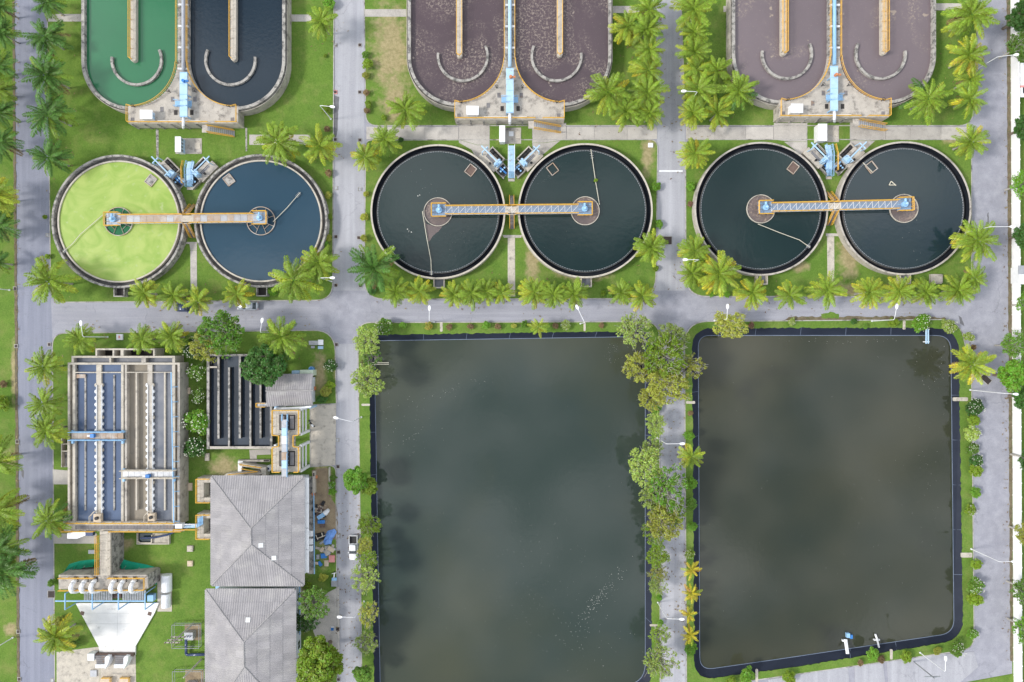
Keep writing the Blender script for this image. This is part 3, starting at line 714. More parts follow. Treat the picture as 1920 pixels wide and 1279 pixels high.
# ---------------------------------------------------------------- U-shaped basins (three pairs)
ZT = 3.3      # wall top
ZW = 2.45     # water level
def basin_pair(cx, ys, label, wl_m, wr_m, rails, midpipe, wall='conc_old', rust=False):
    X = lambda x: cx + x
    Y = lambda y: ys + y
    top = -ys - 90
    root = thing('basin_pair', label, 'basin', g(cx, ys - 110))
    cyb, r = -118.5, 87.5
    # outer wall: left leg and quarter arc, right leg and quarter arc
    for s in (-1, 1):
        a = [(X(s * 185.5), Y(top)), (X(s * 185.5), Y(cyb))]
        qa = arc(0, 0, r, 0, 92, 22)
        pts = a + [(X(s * (98 + q[0])), Y(cyb + q[1])) for q in qa[1:]]
        MB().pstrip(pts, 0.0, 0.0, ZT, w2=0.62) if False else None
        P = [g(x, y, ZT) for x, y in pts]
        mb = MB(); (mb.strip(P, 0.62, 0, ZT, w2=0.0) if s == 1 else mb.strip(P, 0.0, 0, ZT, w2=0.62))
        mb.build('outer_wall', M[wall], root)
        # narrow coping rail on the outside
        cp = [p + (Vector((s * 0.85, 0, 0)) if i < 2 else Vector(((p - g(X(s * 98), Y(cyb), ZT)).normalized() * 0.85))) for i, p in enumerate(P)]
        MB().strip(cp, 0.12, 0, ZT - 0.45).build('buttress', M['conc'], root)
    # middle wall, with deck
    MB().pprism([(X(-10.5), Y(top)), (X(10.5), Y(top)), (X(10.5), Y(-112)), (X(-10.5), Y(-112))], 0, ZT).build('middle_wall', M[wall], root)
    right = [(X(98 + q[0]), Y(cyb + q[1])) for q in arc(0, 0, r, 93, 176, 22)]
    left = [(X(-98 - q[0]), Y(cyb + q[1])) for q in arc(0, 0, r, 93, 176, 22)]
    poly = [(X(-103), Y(0)), (X(103), Y(0)), (X(103), Y(-33))] + right + left[::-1] + [(X(-103), Y(-33))]
    MB().pprism(poly, 0, ZT + 0.02).build('deck', M['conc'], root)
    MB().pprism([(X(-103), Y(-1.6)), (X(103), Y(-1.6)), (X(103), Y(0.2)), (X(-103), Y(0.2))], 0.2, ZT + 0.28).build('kerb_beam', M['conc_pale'], root)
    # buttress ribs on the south face
    for i in range(9):
        x = -98 + i * 24.5
        if 45 < x < 102: continue
        p = g(X(x), Y(0), ZT); MB().box(p.x - 0.15, p.x + 0.15, p.y - 0.3, p.y + 0.05, 0, ZT - 0.2).build('pilaster', M['conc_old'], root)
    # dividers with walkway, and curved baffles
    for s, ex in ((-1, -117), (1, -118.5)):
        c = s * 94
        pts = [(X(c - 5.3), Y(top)), (X(c + 5.3), Y(top)), (X(c + 5.3), Y(ex - 4))] + [(X(c + q[0]), Y(ex - 4 + q[1])) for q in arc(0, 0, 5.3, 15, 165, 7)] + [(X(c - 5.3), Y(ex - 4))]
        MB().pprism(pts, 0, ZT + 0.05).build('divider_wall', M['conc_pale'], root)
        for side in rails[s]:
            R = [g(X(c + side), Y(top), ZT + 0.05), g(X(c + side), Y(ex - 4), ZT + 0.05), g(X(c), Y(ex - 0.3), ZT + 0.05)]
            rail(MB(), R, 1.0, 0.06, 2.0).build('railing', M['yellow'], root)
        bc = s * 88
        aa = (187, -24) if s == -1 else (204, -7)
        P = [g(X(bc + q[0]), Y(-119 + q[1]), 3.0) for q in arc(0, 0, 46.5, aa[0] - 0, aa[1], 30)]
        MB().strip(P, 0.5, 0.5, 3.0).build('curved_baffle', M['conc_old'], root)
    # railings along the middle wall and round the deck
    for s in (-1, 1):
        arcp = left if s == -1 else right
        pts = [(X(s * 9.8), Y(top)), (X(s * 9.8), Y(-112))] + [(x + s * 0 , y + 1.2) for x, y in arcp[::-1]] + [(X(s * 102), Y(-32.5)), (X(s * 102), Y(-1.5))]
        rail(MB(), [g(x, y, ZT) for x, y in pts], 1.05, 0.065, 2.2).build('railing', M['yellow'], root)
    rail(MB(), [g(X(-102), Y(-1), ZT + 0.28), g(X(48), Y(-1), ZT + 0.28)], 0.85, 0.065, 2.0).build('railing', M['yellow'], root)
    rail(MB(), [g(X(62), Y(-1), ZT + 0.28), g(X(102), Y(-1), ZT + 0.28)], 0.85, 0.065, 2.0).build('railing', M['yellow'], root)
    # stairs down the south face
    a = g(X(46), Y(3), ZT); b = g(X(96), Y(12), 0.3)
    mb = MB(); n = 13
    for i in range(n):
        x = a.x + (b.x - a.x) * i / n; z = ZT - (ZT - 0.15) * (i + 0.5) / n
        mb.box(x, x + 0.34, a.y - 1.55, a.y - 0.25, z - 0.06, z)
    st = mb.build('staircase', M['galv'], root)
    MB().box(a.x - 1.2, a.x, a.y - 1.6, a.y, ZT - 0.12, ZT).build('landing', M['conc'], root)
    for k in (-0.25, -1.58):
        mb = MB(); e = Vector((b.x, a.y + k, 0.2))
        mb.tube((a.x, a.y + k, ZT - 0.15), e, 0.09, 4); rail(mb, [Vector((a.x, a.y + k, ZT)), e], 1.0, 0.06, 1.2).build('stair_rail', M['yellow'], root)
    # pipe along the middle wall with saddles
    z = ZT + 0.55
    mb = MB(); mb.tube(g(X(0.5), Y(top), z), g(X(0.5), Y(-98), z), 0.38, 12)
    mb.build('pipe', M[midpipe], root, smooth=True)
    for y in range(int(top) + 20, -100, 40):
        p = g(X(0.5), Y(y), ZT); MB().box(p.x - 1.0, p.x + 1.0, p.y - 0.18, p.y + 0.18, ZT, ZT + 0.35).build('pipe_saddle', M['white'], root)
    # blue gate house over the deck
    zb = ZT + 1.7
    MB().pbox(X(-6.6), Y(-96), X(7.4), Y(-12), zb - 0.25, zb).build('gate_cover', M['blue_pale'], root)
    for k in range(5):
        p = g(X(-6.6), Y(-95 + k * 20.5), zb); q = g(X(7.4), Y(-95 + k * 20.5), zb)
        mb = MB(); mb.box(p.x, p.x + 0.15, p.y - 0.1, p.y + 0.1, ZT, zb - 0.25); mb.box(q.x - 0.15, q.x, p.y - 0.1, p.y + 0.1, ZT, zb - 0.25)
        mb.build('gate_leg', M['blue'], root)
        MB().box(p.x + 0.02, q.x - 0.02, p.y - 0.05, p.y + 0.05, zb, zb + 0.05).build('gate_rib', M['blue'], root)
    for s in (-1, 1):
        for k in range(4):
            x0 = X(0.4 + s * (7.4 + k * 2.1)); x1 = X(0.4 + s * (9.3 + k * 2.1)); zz = zb - 0.35 - k * 0.35
            MB().pbox(min(x0, x1), Y(-42), max(x0, x1), Y(-31), zz - 0.06, zz).build('step', M['blue'], root)
        rail(MB(), [g(X(0.4 + s * 7.4), Y(-42), zb), g(X(0.4 + s * 15.5), Y(-42), ZT + 0.3)], 0.9, 0.05, 1.2).build('step_rail', M['blue'], root)
        rail(MB(), [g(X(0.4 + s * 7.4), Y(-31), zb), g(X(0.4 + s * 15.5), Y(-31), ZT + 0.3)], 0.9, 0.05, 1.2).build('step_rail', M['blue'], root)
    # gearbox on the gate house, hatches, hand wheels on the deck
    p = g(X(2), Y(-78), zb); mb = MB(); mb.tube(p, p + Vector((0, 0, 0.7)), 0.3, 10); mb.tube(p + Vector((0.3, 0, 0.35)), p + Vector((1.0, 0, 0.35)), 0.22, 8); mb.build('gearbox', M['orange' if rust else 'blue_deep'], root)
    for hx, hy in ((-20, -45), (22, -45), (-14, -20), (16, -20), (-95, -6), (92, -6), (-40, -26)):
        p = g(X(hx), Y(hy), ZT + 0.06); MB().box(p.x - 0.35, p.x + 0.35, p.y - 0.5, p.y + 0.5, ZT, ZT + 0.06).build('hatch', M['hole' if hx in (-14, 16) else 'grate'], root)
    for hx, hy in ((-24, -58), (24, -58), (-90, -30), (88, -30)):
        p = g(X(hx), Y(hy), ZT)
        mb = MB(); mb.tube(p, p + Vector((0, 0, 1.1)), 0.09, 6); mb.ring((p.x, p.y), 0.25, 0.34, ZT + 1.05, ZT + 1.12, 12); mb.build('valve_wheel', M['black'], root)
    # discharge pipe over the edge
    mb = MB(); mb.pipe([g(X(0.5), Y(-12), zb - 0.4), g(X(0.5), Y(3), zb - 0.4), g(X(0.5), Y(5), ZT - 0.6), g(X(0.5), Y(9), 0.6)], 0.3, 10)
    mb.build('discharge_pipe', M['white'], root, smooth=True)
    mb = MB(); mb.pipe([g(X(-48), Y(-4), ZT + 0.5), g(X(32), Y(-4), ZT + 0.5)], 0.1, 6); mb.build('thin_pipe', M['white'], root)
    # water
    for s, wm in ((-1, wl_m), (1, wr_m)):
        pts = [(s * 10.0, top), (s * 186.0, top), (s * 186.0, cyb)] + [(s * (98 + q[0]), cyb + q[1]) for q in arc(0, 0, r + 0.6, 0, 180, 40)] + [(s * 10.0, cyb)]
        kz = (H - ZT) / (H - ZW)
        P = [g(X(x), Y(y), ZT) for x, y in pts]
        MB().sheet([P], ZW).build('water', M[wm], kind='structure')
    # white control cabinet standing on the deck
    cb = thing('control_cabinet', 'white pitched-top control cabinet on the ' + label.split(' basins')[0].split(' with ')[0] + ' deck corner', 'cabinet', g(X(-70), Y(-15), ZT))
    a, b = g(X(-80), Y(-8), ZT + 1.7), g(X(-58), Y(-24), ZT + 1.7)
    MB().box(a.x, b.x - 0.3, a.y + 0.1, b.y, ZT + 0.02, ZT + 1.7).build('body', M['white'], cb)
    MB().add([(a.x - 0.1, a.y, ZT + 1.72), (b.x, a.y, ZT + 1.6), (b.x, b.y + 0.1, ZT + 1.6), (a.x - 0.1, b.y + 0.1, ZT + 1.72), (a.x - 0.1, a.y, ZT + 1.8), (b.x, a.y, ZT + 1.68), (b.x, b.y + 0.1, ZT + 1.68), (a.x - 0.1, b.y + 0.1, ZT + 1.8)],
             [(0, 3, 2, 1), (4, 5, 6, 7), (0, 1, 5, 4), (1, 2, 6, 5), (2, 3, 7, 6), (3, 0, 4, 7)]).build('lid', M['white'], cb)
    MB().box(b.x - 0.3, b.x - 0.26, a.y + 0.3, b.y - 0.2, ZT + 0.2, ZT + 1.5).build('door', M['blue_pale'], cb)
    return root
basin_pair(343.5, 231, 'green-and-slate U-shaped basins with dark weathered rim', 'w_green', 'w_slate', {-1: [-4.8, -2.2], 1: [-4.8]}, 'pipe_grey')
basin_pair(955.5, 223.5, 'dark mauve sludge basins with pale foam and central blue pipe', 'w_mauve', 'w_mauve', {-1: [-4.9, 4.9], 1: [-4.9, 4.9]}, 'blue_pale', rust=True)
basin_pair(1564, 219.5, 'pale mauve sludge basins beside the boundary road palms', 'w_mauve2', 'w_mauve2', {-1: [-4.9, 1.2, 4.9], 1: [-4.9, 0.4, 4.9]}, 'blue', rust=True)

# ---------------------------------------------------------------- round tanks (six)
def round_tank(cx, cy, label, wm, old, inner_m, rad=126.0, arm=None, seed=0):
    zt, zw = 2.2, 1.75
    c = g(cx, cy, zt); k = S * (H - zt) / H
    root = thing('round_tank', label, 'tank', (c.x, c.y, 0))
    r1 = rad * k
    if old:
        MB().ring(c, r1 - 0.42, r1, 0, zt, 120).build('outer_wall', M['conc_old'], root)
        MB().ring(c, r1 - 1.15, r1 - 0.42, 0, 1.2, 120).build('launder', M['conc_dark'], root)
        MB().ring(c, r1 - 1.45, r1 - 1.15, 0, zt - 0.2, 120).build('weir_wall', M['conc_pale'], root)
        rw = r1 - 1.44
    else:
        MB().ring(c, r1 - 0.36, r1, 0, zt, 120).build('outer_wall', M['conc_pale' if seed < 4 else 'conc'], root)
        MB().ring(c, r1 - 1.25, r1 - 0.36, 0, 0.9, 120).build('launder', M['launder'], root)
        MB().ring(c, r1 - 0.38, r1 - 0.35, 0.9, zt - 0.05, 120).build('launder_lining', M['launder'], root)
        MB().ring(c, r1 - 1.32, r1 - 1.23, 0, zt - 0.42, 120).build('weir_wall', M['conc_dark'], root)
        mb = MB(); n = 150
        for i in range(n):
            a = 2 * math.pi * i / n; a2 = a + 2 * math.pi / n * 0.72
            p = [(c.x + (r1 - q) * math.cos(t), c.y + (r1 - q) * math.sin(t)) for q, t in ((1.52, a), (1.52, a2), (1.45, a2), (1.45, a))]
            mb.prism(p, zw - 0.1, zw + 0.12)
        mb.build('weir_plate', M['galv'], root)
        rw = r1 - 1.3
    MB().disc(c, rw, zw).build('water', M[wm], kind='structure')
    # central feed well
    rc = 27.0 * k
    MB().ring(c, rc - 0.14, rc, 0.8, zw + 0.32, 48).build('feed_well', M['conc_pale' if not old else 'rust'], root)
    MB().disc(c, rc - 0.14, zw + 0.06, 48).build('water', M[inner_m], kind='structure')
    if old:
        mb = MB()
        for i in range(8):
            a = 2 * math.pi * (i + 0.5) / 8
            mb.tube((c.x + 0.9 * math.cos(a), c.y + 0.9 * math.sin(a), zw + 0.2), (c.x + rc * math.cos(a), c.y + rc * math.sin(a), zw + 0.2), 0.06, 4)
        for i in range(0, 8, 2):
            a = 2 * math.pi * (i + 0.5) / 8; b = a + 2 * math.pi / 8
            mb.tube((c.x + rc * 0.62 * math.cos(a), c.y + rc * 0.62 * math.sin(a), zw + 0.2), (c.x + rc * 0.62 * math.cos(b), c.y + rc * 0.62 * math.sin(b), zw + 0.2), 0.06, 4)
        mb.build('spoke', M['rust'], root)
    # scum box by the wall
    a = R_(52 if seed % 2 == 0 else 128)
    q = Vector((c.x + (r1 - 3.0) * math.cos(a), c.y + (r1 - 3.0) * math.sin(a)))
    u = Vector((math.cos(a), math.sin(a))); v = Vector((-u.y, u.x))
    mb = MB()
    for sgn in (-1, 1): mb.obox(q + v * sgn * 0.85, u, v, 1.0, 0.07, zw - 0.3, zw + 0.25)
    mb.obox(q - u * 1.0, u, v, 0.07, 0.92, zw - 0.3, zw + 0.25); mb.obox(q + u * 1.0, u, v, 0.07, 0.92, zw - 0.3, zw + 0.25)
    mb.build('scum_box', M['rust'], root)
    if seed not in (3, 5): MB().obox(q, u, v, 0.9, 0.78, zw - 0.2, zw + (0.14 if old else 0.03)).build('scum_box_cover', M['conc_old' if old else 'brownwall'], root)
    # skimmer arm
    if arm:
        mb = MB(); P = [g(x, y, zw + 0.35) for x, y in arm]
        mb.pipe(P, 0.075, 6); mb.build('skimmer_arm', M['rope'], root)
        e, f = P[-1], P[-2]
        t = (f - e).normalized(); n_ = Vector((-t.y, t.x, 0))
        mb = MB()
        for i in range(4):
            p = e.lerp(f, 0.05 + i * 0.07); mb.tube(p - n_ * 0.35, p + n_ * 0.35, 0.05, 4)
        mb.build('skimmer_blade', M['galv'], root)
    # outlet box on the south side
    bx = g(cx + 2, cy + rad - 1.5, 1.6)
    mb = MB(); w, dd = 1.15, 2.0
    mb.box(bx.x - w, bx.x - w + 0.2, bx.y - dd, bx.y, 0, 1.6); mb.box(bx.x + w - 0.2, bx.x + w, bx.y - dd, bx.y, 0, 1.6); mb.box(bx.x - w + 0.2, bx.x + w - 0.2, bx.y - dd, bx.y - dd + 0.2, 0, 1.6)
    mb.build('outlet_box', M['conc_old' if old else 'conc_pale'], root)
    MB().box(bx.x - w + 0.2, bx.x + w - 0.2, bx.y - dd + 0.2, bx.y, 0.14, 0.7).build('outlet_water', M['hole'] if old else M['w_silver'], root)
    return root
round_tank(221, 415, 'round tank full of lime-green algae', 'w_lime', True, 'w_green', 125, arm=[(193, 403), (150, 440), (137, 456), (118, 473)], seed=0)
round_tank(488.5, 414, 'round slate-blue tank with weathered rim beside the lime-green one', 'w_slate2', True, 'w_slate2', 125, arm=[(512, 416), (538, 390), (563, 361)], seed=1)
round_tank(821, 397, 'round teal tank with a brown wedge of scum at its hub', 'w_teal', False, 'w_scum', 126.5, arm=[(792, 396), (800, 445), (808, 488), (809, 516)], seed=2)
round_tank(1097.5, 395, 'round teal tank whose pale skimmer arm carries a green weed tuft', 'w_teal', False, 'w_scum', 126.5, arm=[(1124, 384), (1117, 342), (1108, 280)], seed=3)
round_tank(1427.5, 391.5, 'round dark tank with its skimmer arm pointing to lower right', 'w_teal', False, 'w_scum', 125.5, arm=[(1421, 420), (1461, 436), (1499, 450), (1519, 464)], seed=4)
round_tank(1696, 390.5, 'round blue-grey tank nearest the white boundary wall', 'w_teal2', False, 'w_scum', 125.5, arm=None, seed=5)
# scum wedge beside the hub of the third tank; weed tuft is with the plants
MB().prism([g(x, y, 1.77) for x, y in jag([(795, 406), (800, 420), (812, 424), (829, 424), (822, 434), (812, 442), (806, 451), (803, 453)], 0.6, 3, 3)], 1.74, 1.775).build('scum', M['w_scum'], kind='structure')
for pts in ([(1616, 307), (1625, 300), (1636, 322), (1634, 324)], [(1666, 346), (1672, 339), (1680, 347), (1679, 349), (1672, 342), (1668, 347)]):
    pass
for a, b, lab in (((1618, 305), (1637, 324), 'loose pale pole floating near the upper rim of the blue-grey tank'), ((1667, 347), (1679, 347), 'short broken timber floating above the hub of the blue-grey tank')):
    mb = MB(); mb.tube(g(*a, 1.8), g(*b, 1.8), 0.09, 5)
    if lab.startswith('short'): mb.tube(g(1667, 347, 1.85), g(1671, 340, 1.85), 0.1, 5); mb.tube(g(1671, 340, 1.9), g(1680, 348, 1.82), 0.1, 5)
    tag(mb.build('floating_pole', M['rope']), lab, 'pole')
# foam flecks on the tanks
o = flecks([(850, 430, 70, 70, 0, 120, 0.05), (790, 340, 50, 40, 0, 20, 0.07), (768, 434, 6, 4, 30, 8, 0.3), (738, 464, 6, 3, 0, 8, 0.3), (786, 367, 4, 3, 0, 5, 0.25)], 'floating_flecks', 1.76, 11); tag(o, 'pale flecks floating on the teal tank with the scum wedge', 'foam')
o = flecks([(1060, 460, 60, 40, 0, 24, 0.05), (1030, 330, 60, 3, -40, 40, 0.05)], 'floating_flecks', 1.76, 12); tag(o, 'sparse pale flecks floating on the weed-tuft teal tank', 'foam')
o = flecks([(1715, 430, 40, 60, 0, 12, 0.09), (1600, 440, 20, 60, 50, 16, 0.07)], 'floating_flecks', 1.76, 13); tag(o, 'sparse pale flecks floating on the tank nearest the boundary wall', 'foam')

# ---------------------------------------------------------------- walkway bridges over the tank pairs
def bridge(c1, c2, label, rusty, seed):
    zb = 3.1
    a, b = g(*c1, zb), g(*c2, zb)
    root = thing('tank_bridge', label, 'bridge', ((a.x + b.x) / 2, (a.y + b.y) / 2, 0))
    t = (b - a).normalized(); n_ = Vector((-t.y, t.x, 0)); L = (b - a).length
    hw = 0.78
    s0, s1 = 1.3, L - 1.3
    mid = L / 2
    rnd = random.Random(seed)
    nb = 20; step = (s1 - s0) / nb
    for i in range(nb):
        p = a + t * (s0 + step * (i + 0.5))
        MB().obox(p, t, n_, step / 2 - 0.02, hw - 0.06, zb - 0.06, zb).build('deck_panel', M['rust'] if rusty and rnd.random() < 0.7 else (M['conc_pale'] if abs(s0 + step * (i + 0.5) - mid) < 1.2 else M['deck_steel' if not rusty else 'galv']), root)
    if not rusty:
        mb = MB()
        for i in range(nb):
            p = a + t * (s0 + step * i); q = a + t * (s0 + step * (i + 1))
            mb.tube(p - n_ * hw + Vector((0, 0, 0.03)), q + n_ * hw + Vector((0, 0, 0.03)), 0.045, 4)
            mb.tube(p - n_ * hw + Vector((0, 0, 0.03)), p + n_ * hw + Vector((0, 0, 0.03)), 0.04, 4)
        mb.build('bracing', M['white'], root)
    for sgn in (-1, 1):
        MB().obox(a + t * L / 2 + n_ * sgn * hw, t, n_, (s1 - s0) / 2, 0.08, zb - 0.75, zb + 0.02).build('girder', M['white' if sgn < 0 else 'galv'], root)
        e = [a + t * s0 + n_ * sgn * (hw + 0.1), a + t * (mid - 0.8) + n_ * sgn * (hw + 0.1)]
        rail(MB(), e, 1.0, 0.07, 1.5).build('railing', M['yellow'], root)
        e = [a + t * (mid + 0.8) + n_ * sgn * (hw + 0.1), a + t * s1 + n_ * sgn * (hw + 0.1)]
        rail(MB(), e, 1.0, 0.07, 1.5).build('railing', M['yellow'], root)
        if sgn > 0:
            MB().obox(a + t * L / 2 + n_ * (hw + 0.16), t, n_, (s1 - s0) / 2, 0.09, zb + 0.02, zb + 0.3).build('kick_plate', M['yellow'], root)
    # end platforms with drive unit
    for ce, sg in ((a, -1), (b, 1)):
        c = ce
        MB().obox(c, t, n_, 1.45, 1.3, zb - 0.1, zb + 0.03).build('platform', M['deck_steel' if not rusty else 'galv'], root)
        P = [c + t * (-sg) * 1.45 + n_ * 1.35, c + t * sg * 1.5 + n_ * 1.35, c + t * sg * 1.5 - n_ * 1.35, c + t * (-sg) * 1.45 - n_ * 1.35]
        rail(MB(), [p + Vector((0, 0, 0.03)) for p in P], 1.0, 0.085, 1.0).build('platform_rail', M['yellow'], root)
        mb = MB()
        for k in (-0.9, 0, 0.9): mb.tube(c + n_ * k - t * 1.4 + Vector((0, 0, 0.06)), c + n_ * k + t * 1.4 + Vector((0, 0, 0.06)), 0.05, 4)
        mb.build('platform_beam', M['blue'], root)
        mb = MB(); mb.tube(c + Vector((0, 0, 0.03)), c + Vector((0, 0, 0.55)), 0.62, 14); mb.tube(c + Vector((0, 0, 0.55)), c + Vector((0, 0, 1.15)), 0.32, 12)
        mb.tube(c + n_ * 0.5 + Vector((0, 0, 0.6)), c + n_ * 1.1 + Vector((0, 0, 0.6)), 0.24, 10)
        mb.build('drive_unit', M['blue'], root, smooth=False)
        mb = MB(); mb.tube(c + Vector((0, 0, 1.15)), c + Vector((0, 0, 1.25)), 0.22, 10); mb.build('motor_cap', M['blue_pale'], root)
        mb = MB(); mb.tube(Vector((c.x, c.y, 0.5)), Vector((c.x, c.y, zb - 0.1)), 0.3, 10); mb.build('drive_shaft', M['galv'], root)
    # stairs in the middle, both ways down
    m_ = a + t * mid
    MB().obox(m_, t, n_, 0.95, 1.05, zb - 0.1, zb + 0.02).build('landing', M['conc_pale'], root)
    for sgn in (-1, 1):
        mb = MB(); n = 11
        for i in range(n):
            f = (i + 0.5) / n; p = m_ + n_ * sgn * (1.1 + f * 2.4); mb.obox(p, t, n_, 0.42, 0.14, zb * (1 - f) - 0.02, zb * (1 - f) + 0.04)
        mb.build('staircase', M['grate'], root)
        for s2 in (-1, 1):
            p = m_ + n_ * sgn * 1.1 + t * s2 * 0.47; q = m_ + n_ * sgn * 3.5 + t * s2 * 0.47 - Vector((0, 0, zb - 0.15))
            mb = MB(); mb.tube(p, q, 0.07, 4); rail(mb, [p, q], 0.95, 0.06, 1.0).build('stair_rail', M['yellow'], root)
    # posts that carry the bridge on the tank rims
    for s in (-1, 1):
        p = m_ + t * s * 1.35
        MB().obox(p, t, n_, 0.15, 0.6, 0.0 if False else 2.2, zb - 0.1).build('bearing', M['galv'], root)
    return root
bridge((213, 411.5), (488, 409), 'rusty walkway bridge from the lime-green tank to the slate-blue tank', True, 1)
bridge((823.5, 394.5), (1096, 392), 'lattice-decked walkway bridge spanning the middle pair of teal tanks', False, 2)
bridge((1434.5, 389.5), (1695, 383.5), 'walkway bridge spanning the pair of tanks nearest the white wall', False, 3)

# ---------------------------------------------------------------- sludge pump stations in a V between the tanks
def pump_station(cx, cy, mx, label, seed):
    U = Vector((mx * 0.7071, -0.7071)); V = Vector((mx * 0.7071, 0.7071))       # world: along the tank edge, and away from it
    c0 = g(cx, cy)
    root = thing('pump_station', label, 'pump station', c0)
    k = S
    def P(u, v, z=0.0): return Vector((c0.x + (U.x * u + V.x * v) * k, c0.y + (U.y * u + V.y * v) * k, z))
    def bx(u0, u1, v0, v1, z0, z1, name, m):
        MB().prism([P(u0, v0), P(u1, v0), P(u1, v1), P(u0, v1)], z0, z1).build(name, M[m], root)
    bx(-21, 20, -15, -4.5, 0, 1.0, 'platform', 'conc_pale' if seed > 1 else 'conc'); bx(-16, 20, 1, 7, 0, 1.02, 'platform', 'conc')
    bx(-21, -11, -4.5, 1, 0, 1.0, 'platform', 'conc'); bx(14, 20, -4.5, 1, 0, 1.0, 'platform', 'conc')
    bx(-11, 14, -4.5, 1, 0, 0.9, 'grating', 'grate')
    for i in range(9):
        bx(-10.5 + i * 2.7, -9.9 + i * 2.7, -4.4, 0.9, 0.9, 0.98, 'grating_bar', 'galv')
    bx(-15, 18, 15.5, 17.5, 0, 1.1, 'channel_wall', 'conc_pale'); bx(-15, -13, 7, 15.5, 0, 1.05, 'channel_wall', 'conc_pale'); bx(16, 18, 7, 15.5, 0, 1.05, 'channel_wall', 'conc_pale')
    bx(-13, 16, 7, 15.5, 0, 0.25, 'channel_floor', 'hole')
    for i in range(3):
        p = P(-9 + i * 10, 11.0, 0.55)
        mb = MB(); mb.tube(p - Vector((U.x, U.y, 0)) * 0.5, p + Vector((U.x, U.y, 0)) * 0.5, 0.38, 10); mb.tube(p - Vector((V.x, V.y, 0)) * 0.5, p + Vector((V.x, V.y, 0)) * 0.45, 0.2, 8)
        mb.build('pump', M['black'], root)
    # blue hoist gantry
    zg = 3.0
    for u in (-17, 15):
        mb = MB(); a, b = P(u, -7, 0.9), P(u, 7, 0.9)
        mb.tube(a, a + Vector((0, 0, zg - 0.9)), 0.12, 5); mb.tube(b, b + Vector((0, 0, zg - 0.9)), 0.12, 5)
        mb.tube(a + Vector((0, 0, zg - 0.9)), b + Vector((0, 0, zg - 0.9)), 0.13, 5); mb.build('gantry_frame', M['blue_pale'], root)
    mb = MB(); mb.tube(P(-26, 0.5, zg + 0.15), P(17, 0.5, zg + 0.15), 0.15, 5); mb.build('hoist_beam', M['blue_pale'], root)
    bx(11, 20, -5, 8, 1.0, 2.1, 'motor_housing', 'blue_pale'); bx(12, 19, -4, 0, 2.1, 2.35, 'motor_lid', 'blue')
    bx(20, 22, -11, 10, 0, 1.1, 'pit_wall', 'conc_old'); bx(22, 42, -11, -9, 0, 0.9, 'pit_wall', 'conc_old'); bx(22, 40, 8, 10, 0, 0.9, 'pit_wall', 'conc_old')
    bx(22, 40, -9, 8, 0, 0.2, 'pit_floor', 'conc_old')
    for v, m in ((-5, 'black'), (0, 'black' if seed % 2 else 'blue_deep'), (5, 'blue' if seed != 2 else 'black')):
        mb = MB(); mb.pipe([P(21, v, 0.7), P(30, v, 0.7), P(38, v + 1, 0.5)], 0.22, 8); mb.build('delivery_pipe', M[m], root)
        mb = MB(); p = P(29, v, 0.7); mb.tube(p, p + Vector((0, 0, 0.45)), 0.12, 6); mb.ring((p.x, p.y), 0.1, 0.2, 1.1, 1.16, 10); mb.build('valve', M['blue'], root)
    p = P(5, -9, 1.0); mb = MB(); mb.tube(p, p + Vector((0, 0, 0.6)), 0.14, 8); mb.ring((p.x, p.y), 0.12, 0.28, 1.5, 1.6, 10); mb.build('valve_spindle', M['black'], root)
    return root
pump_station(317, 320, 1, 'sludge pump station with blue gantry at the lime-green tank', 0)
pump_station(387, 319, -1, 'sludge pump station with blue gantry at the slate-blue tank', 1)
pump_station(922, 300, 1, 'sludge pump station at the scum-wedge tank, left of the blue footbridge', 2)
pump_station(993, 299, -1, 'sludge pump station at the weed-tuft tank, right of the blue footbridge', 3)
pump_station(1527, 294, 1, 'sludge pump station left of the blue footbridge by the boundary-side tanks', 4)
pump_station(1592, 293, -1, 'sludge pump station at the tank nearest the white wall', 5)

def footbridge(x0, x1, y0, y1, label, skew=0, rl='white'):
    root = thing('footbridge', label, 'footbridge', g((x0 + x1) / 2, (y0 + y1) / 2))
    z = 1.7; w = x1 - x0
    MB().pprism([(x0 + skew, y0), (x1 + skew, y0), (x1, y0 + (y1 - y0) * 0.3), (x1 + skew * 0.2, y1 - 13), (x0 + skew * 0.2, y1 - 13), (x0, y0 + (y1 - y0) * 0.3)], z - 0.2, z).build('deck', M['blue_pale'], root)
    for i in range(5):
        y = y1 - 13 + i * 2.4; zz = z - 0.28 * (i + 1)
        MB().pbox(x0 + skew * 0.3, y + 0.4, x1 + skew * 0.3, y + 2.2, zz - 0.08, zz).build('step', M['blue'], root)
    for x in (x0, x1):
        rail(MB(), [g(x + skew, y0, z), g(x, y0 + (y1 - y0) * 0.3, z), g(x + skew * 0.2, y1 - 13, z), g(x + skew * 0.4, y1, 0.4)], 0.9, 0.06, 1.3).build('railing', M[rl], root)
    mb = MB()
    for y in (y0 + 3, (y0 + y1) / 2, y1 - 15):
        for x in (x0 + 1, x1 - 1):
            p = g(x, y, z - 0.2); mb.tube((p.x, p.y, 0), p, 0.1, 5)
    mb.build('leg', M['blue'], root)
    MB().pbox(x0 + skew * 0.5, y1, x1 + skew * 0.5, y1 + 5, 0, 0.25).build('foot_slab', M['conc'], root)
footbridge(349, 361, 303, 351, 'bent blue footbridge with a yellow side rail below the green basins', 3, 'blue')
footbridge(953, 965, 273, 335, 'straight blue footbridge with white rails below the dark mauve basins', 0)
footbridge(1550, 1561, 272, 331, 'slightly bent blue footbridge below the pale mauve basins', -3, 'blue')
rail(MB(), [g(346, 303, 0.5), g(343, 315, 1.4), g(344, 345, 1.2)], 1.0, 0.08, 1.2).build('handrail', M['yellow']); tag(bpy.context.scene.objects['handrail'], 'yellow handrail beside the bent blue footbridge', 'handrail')
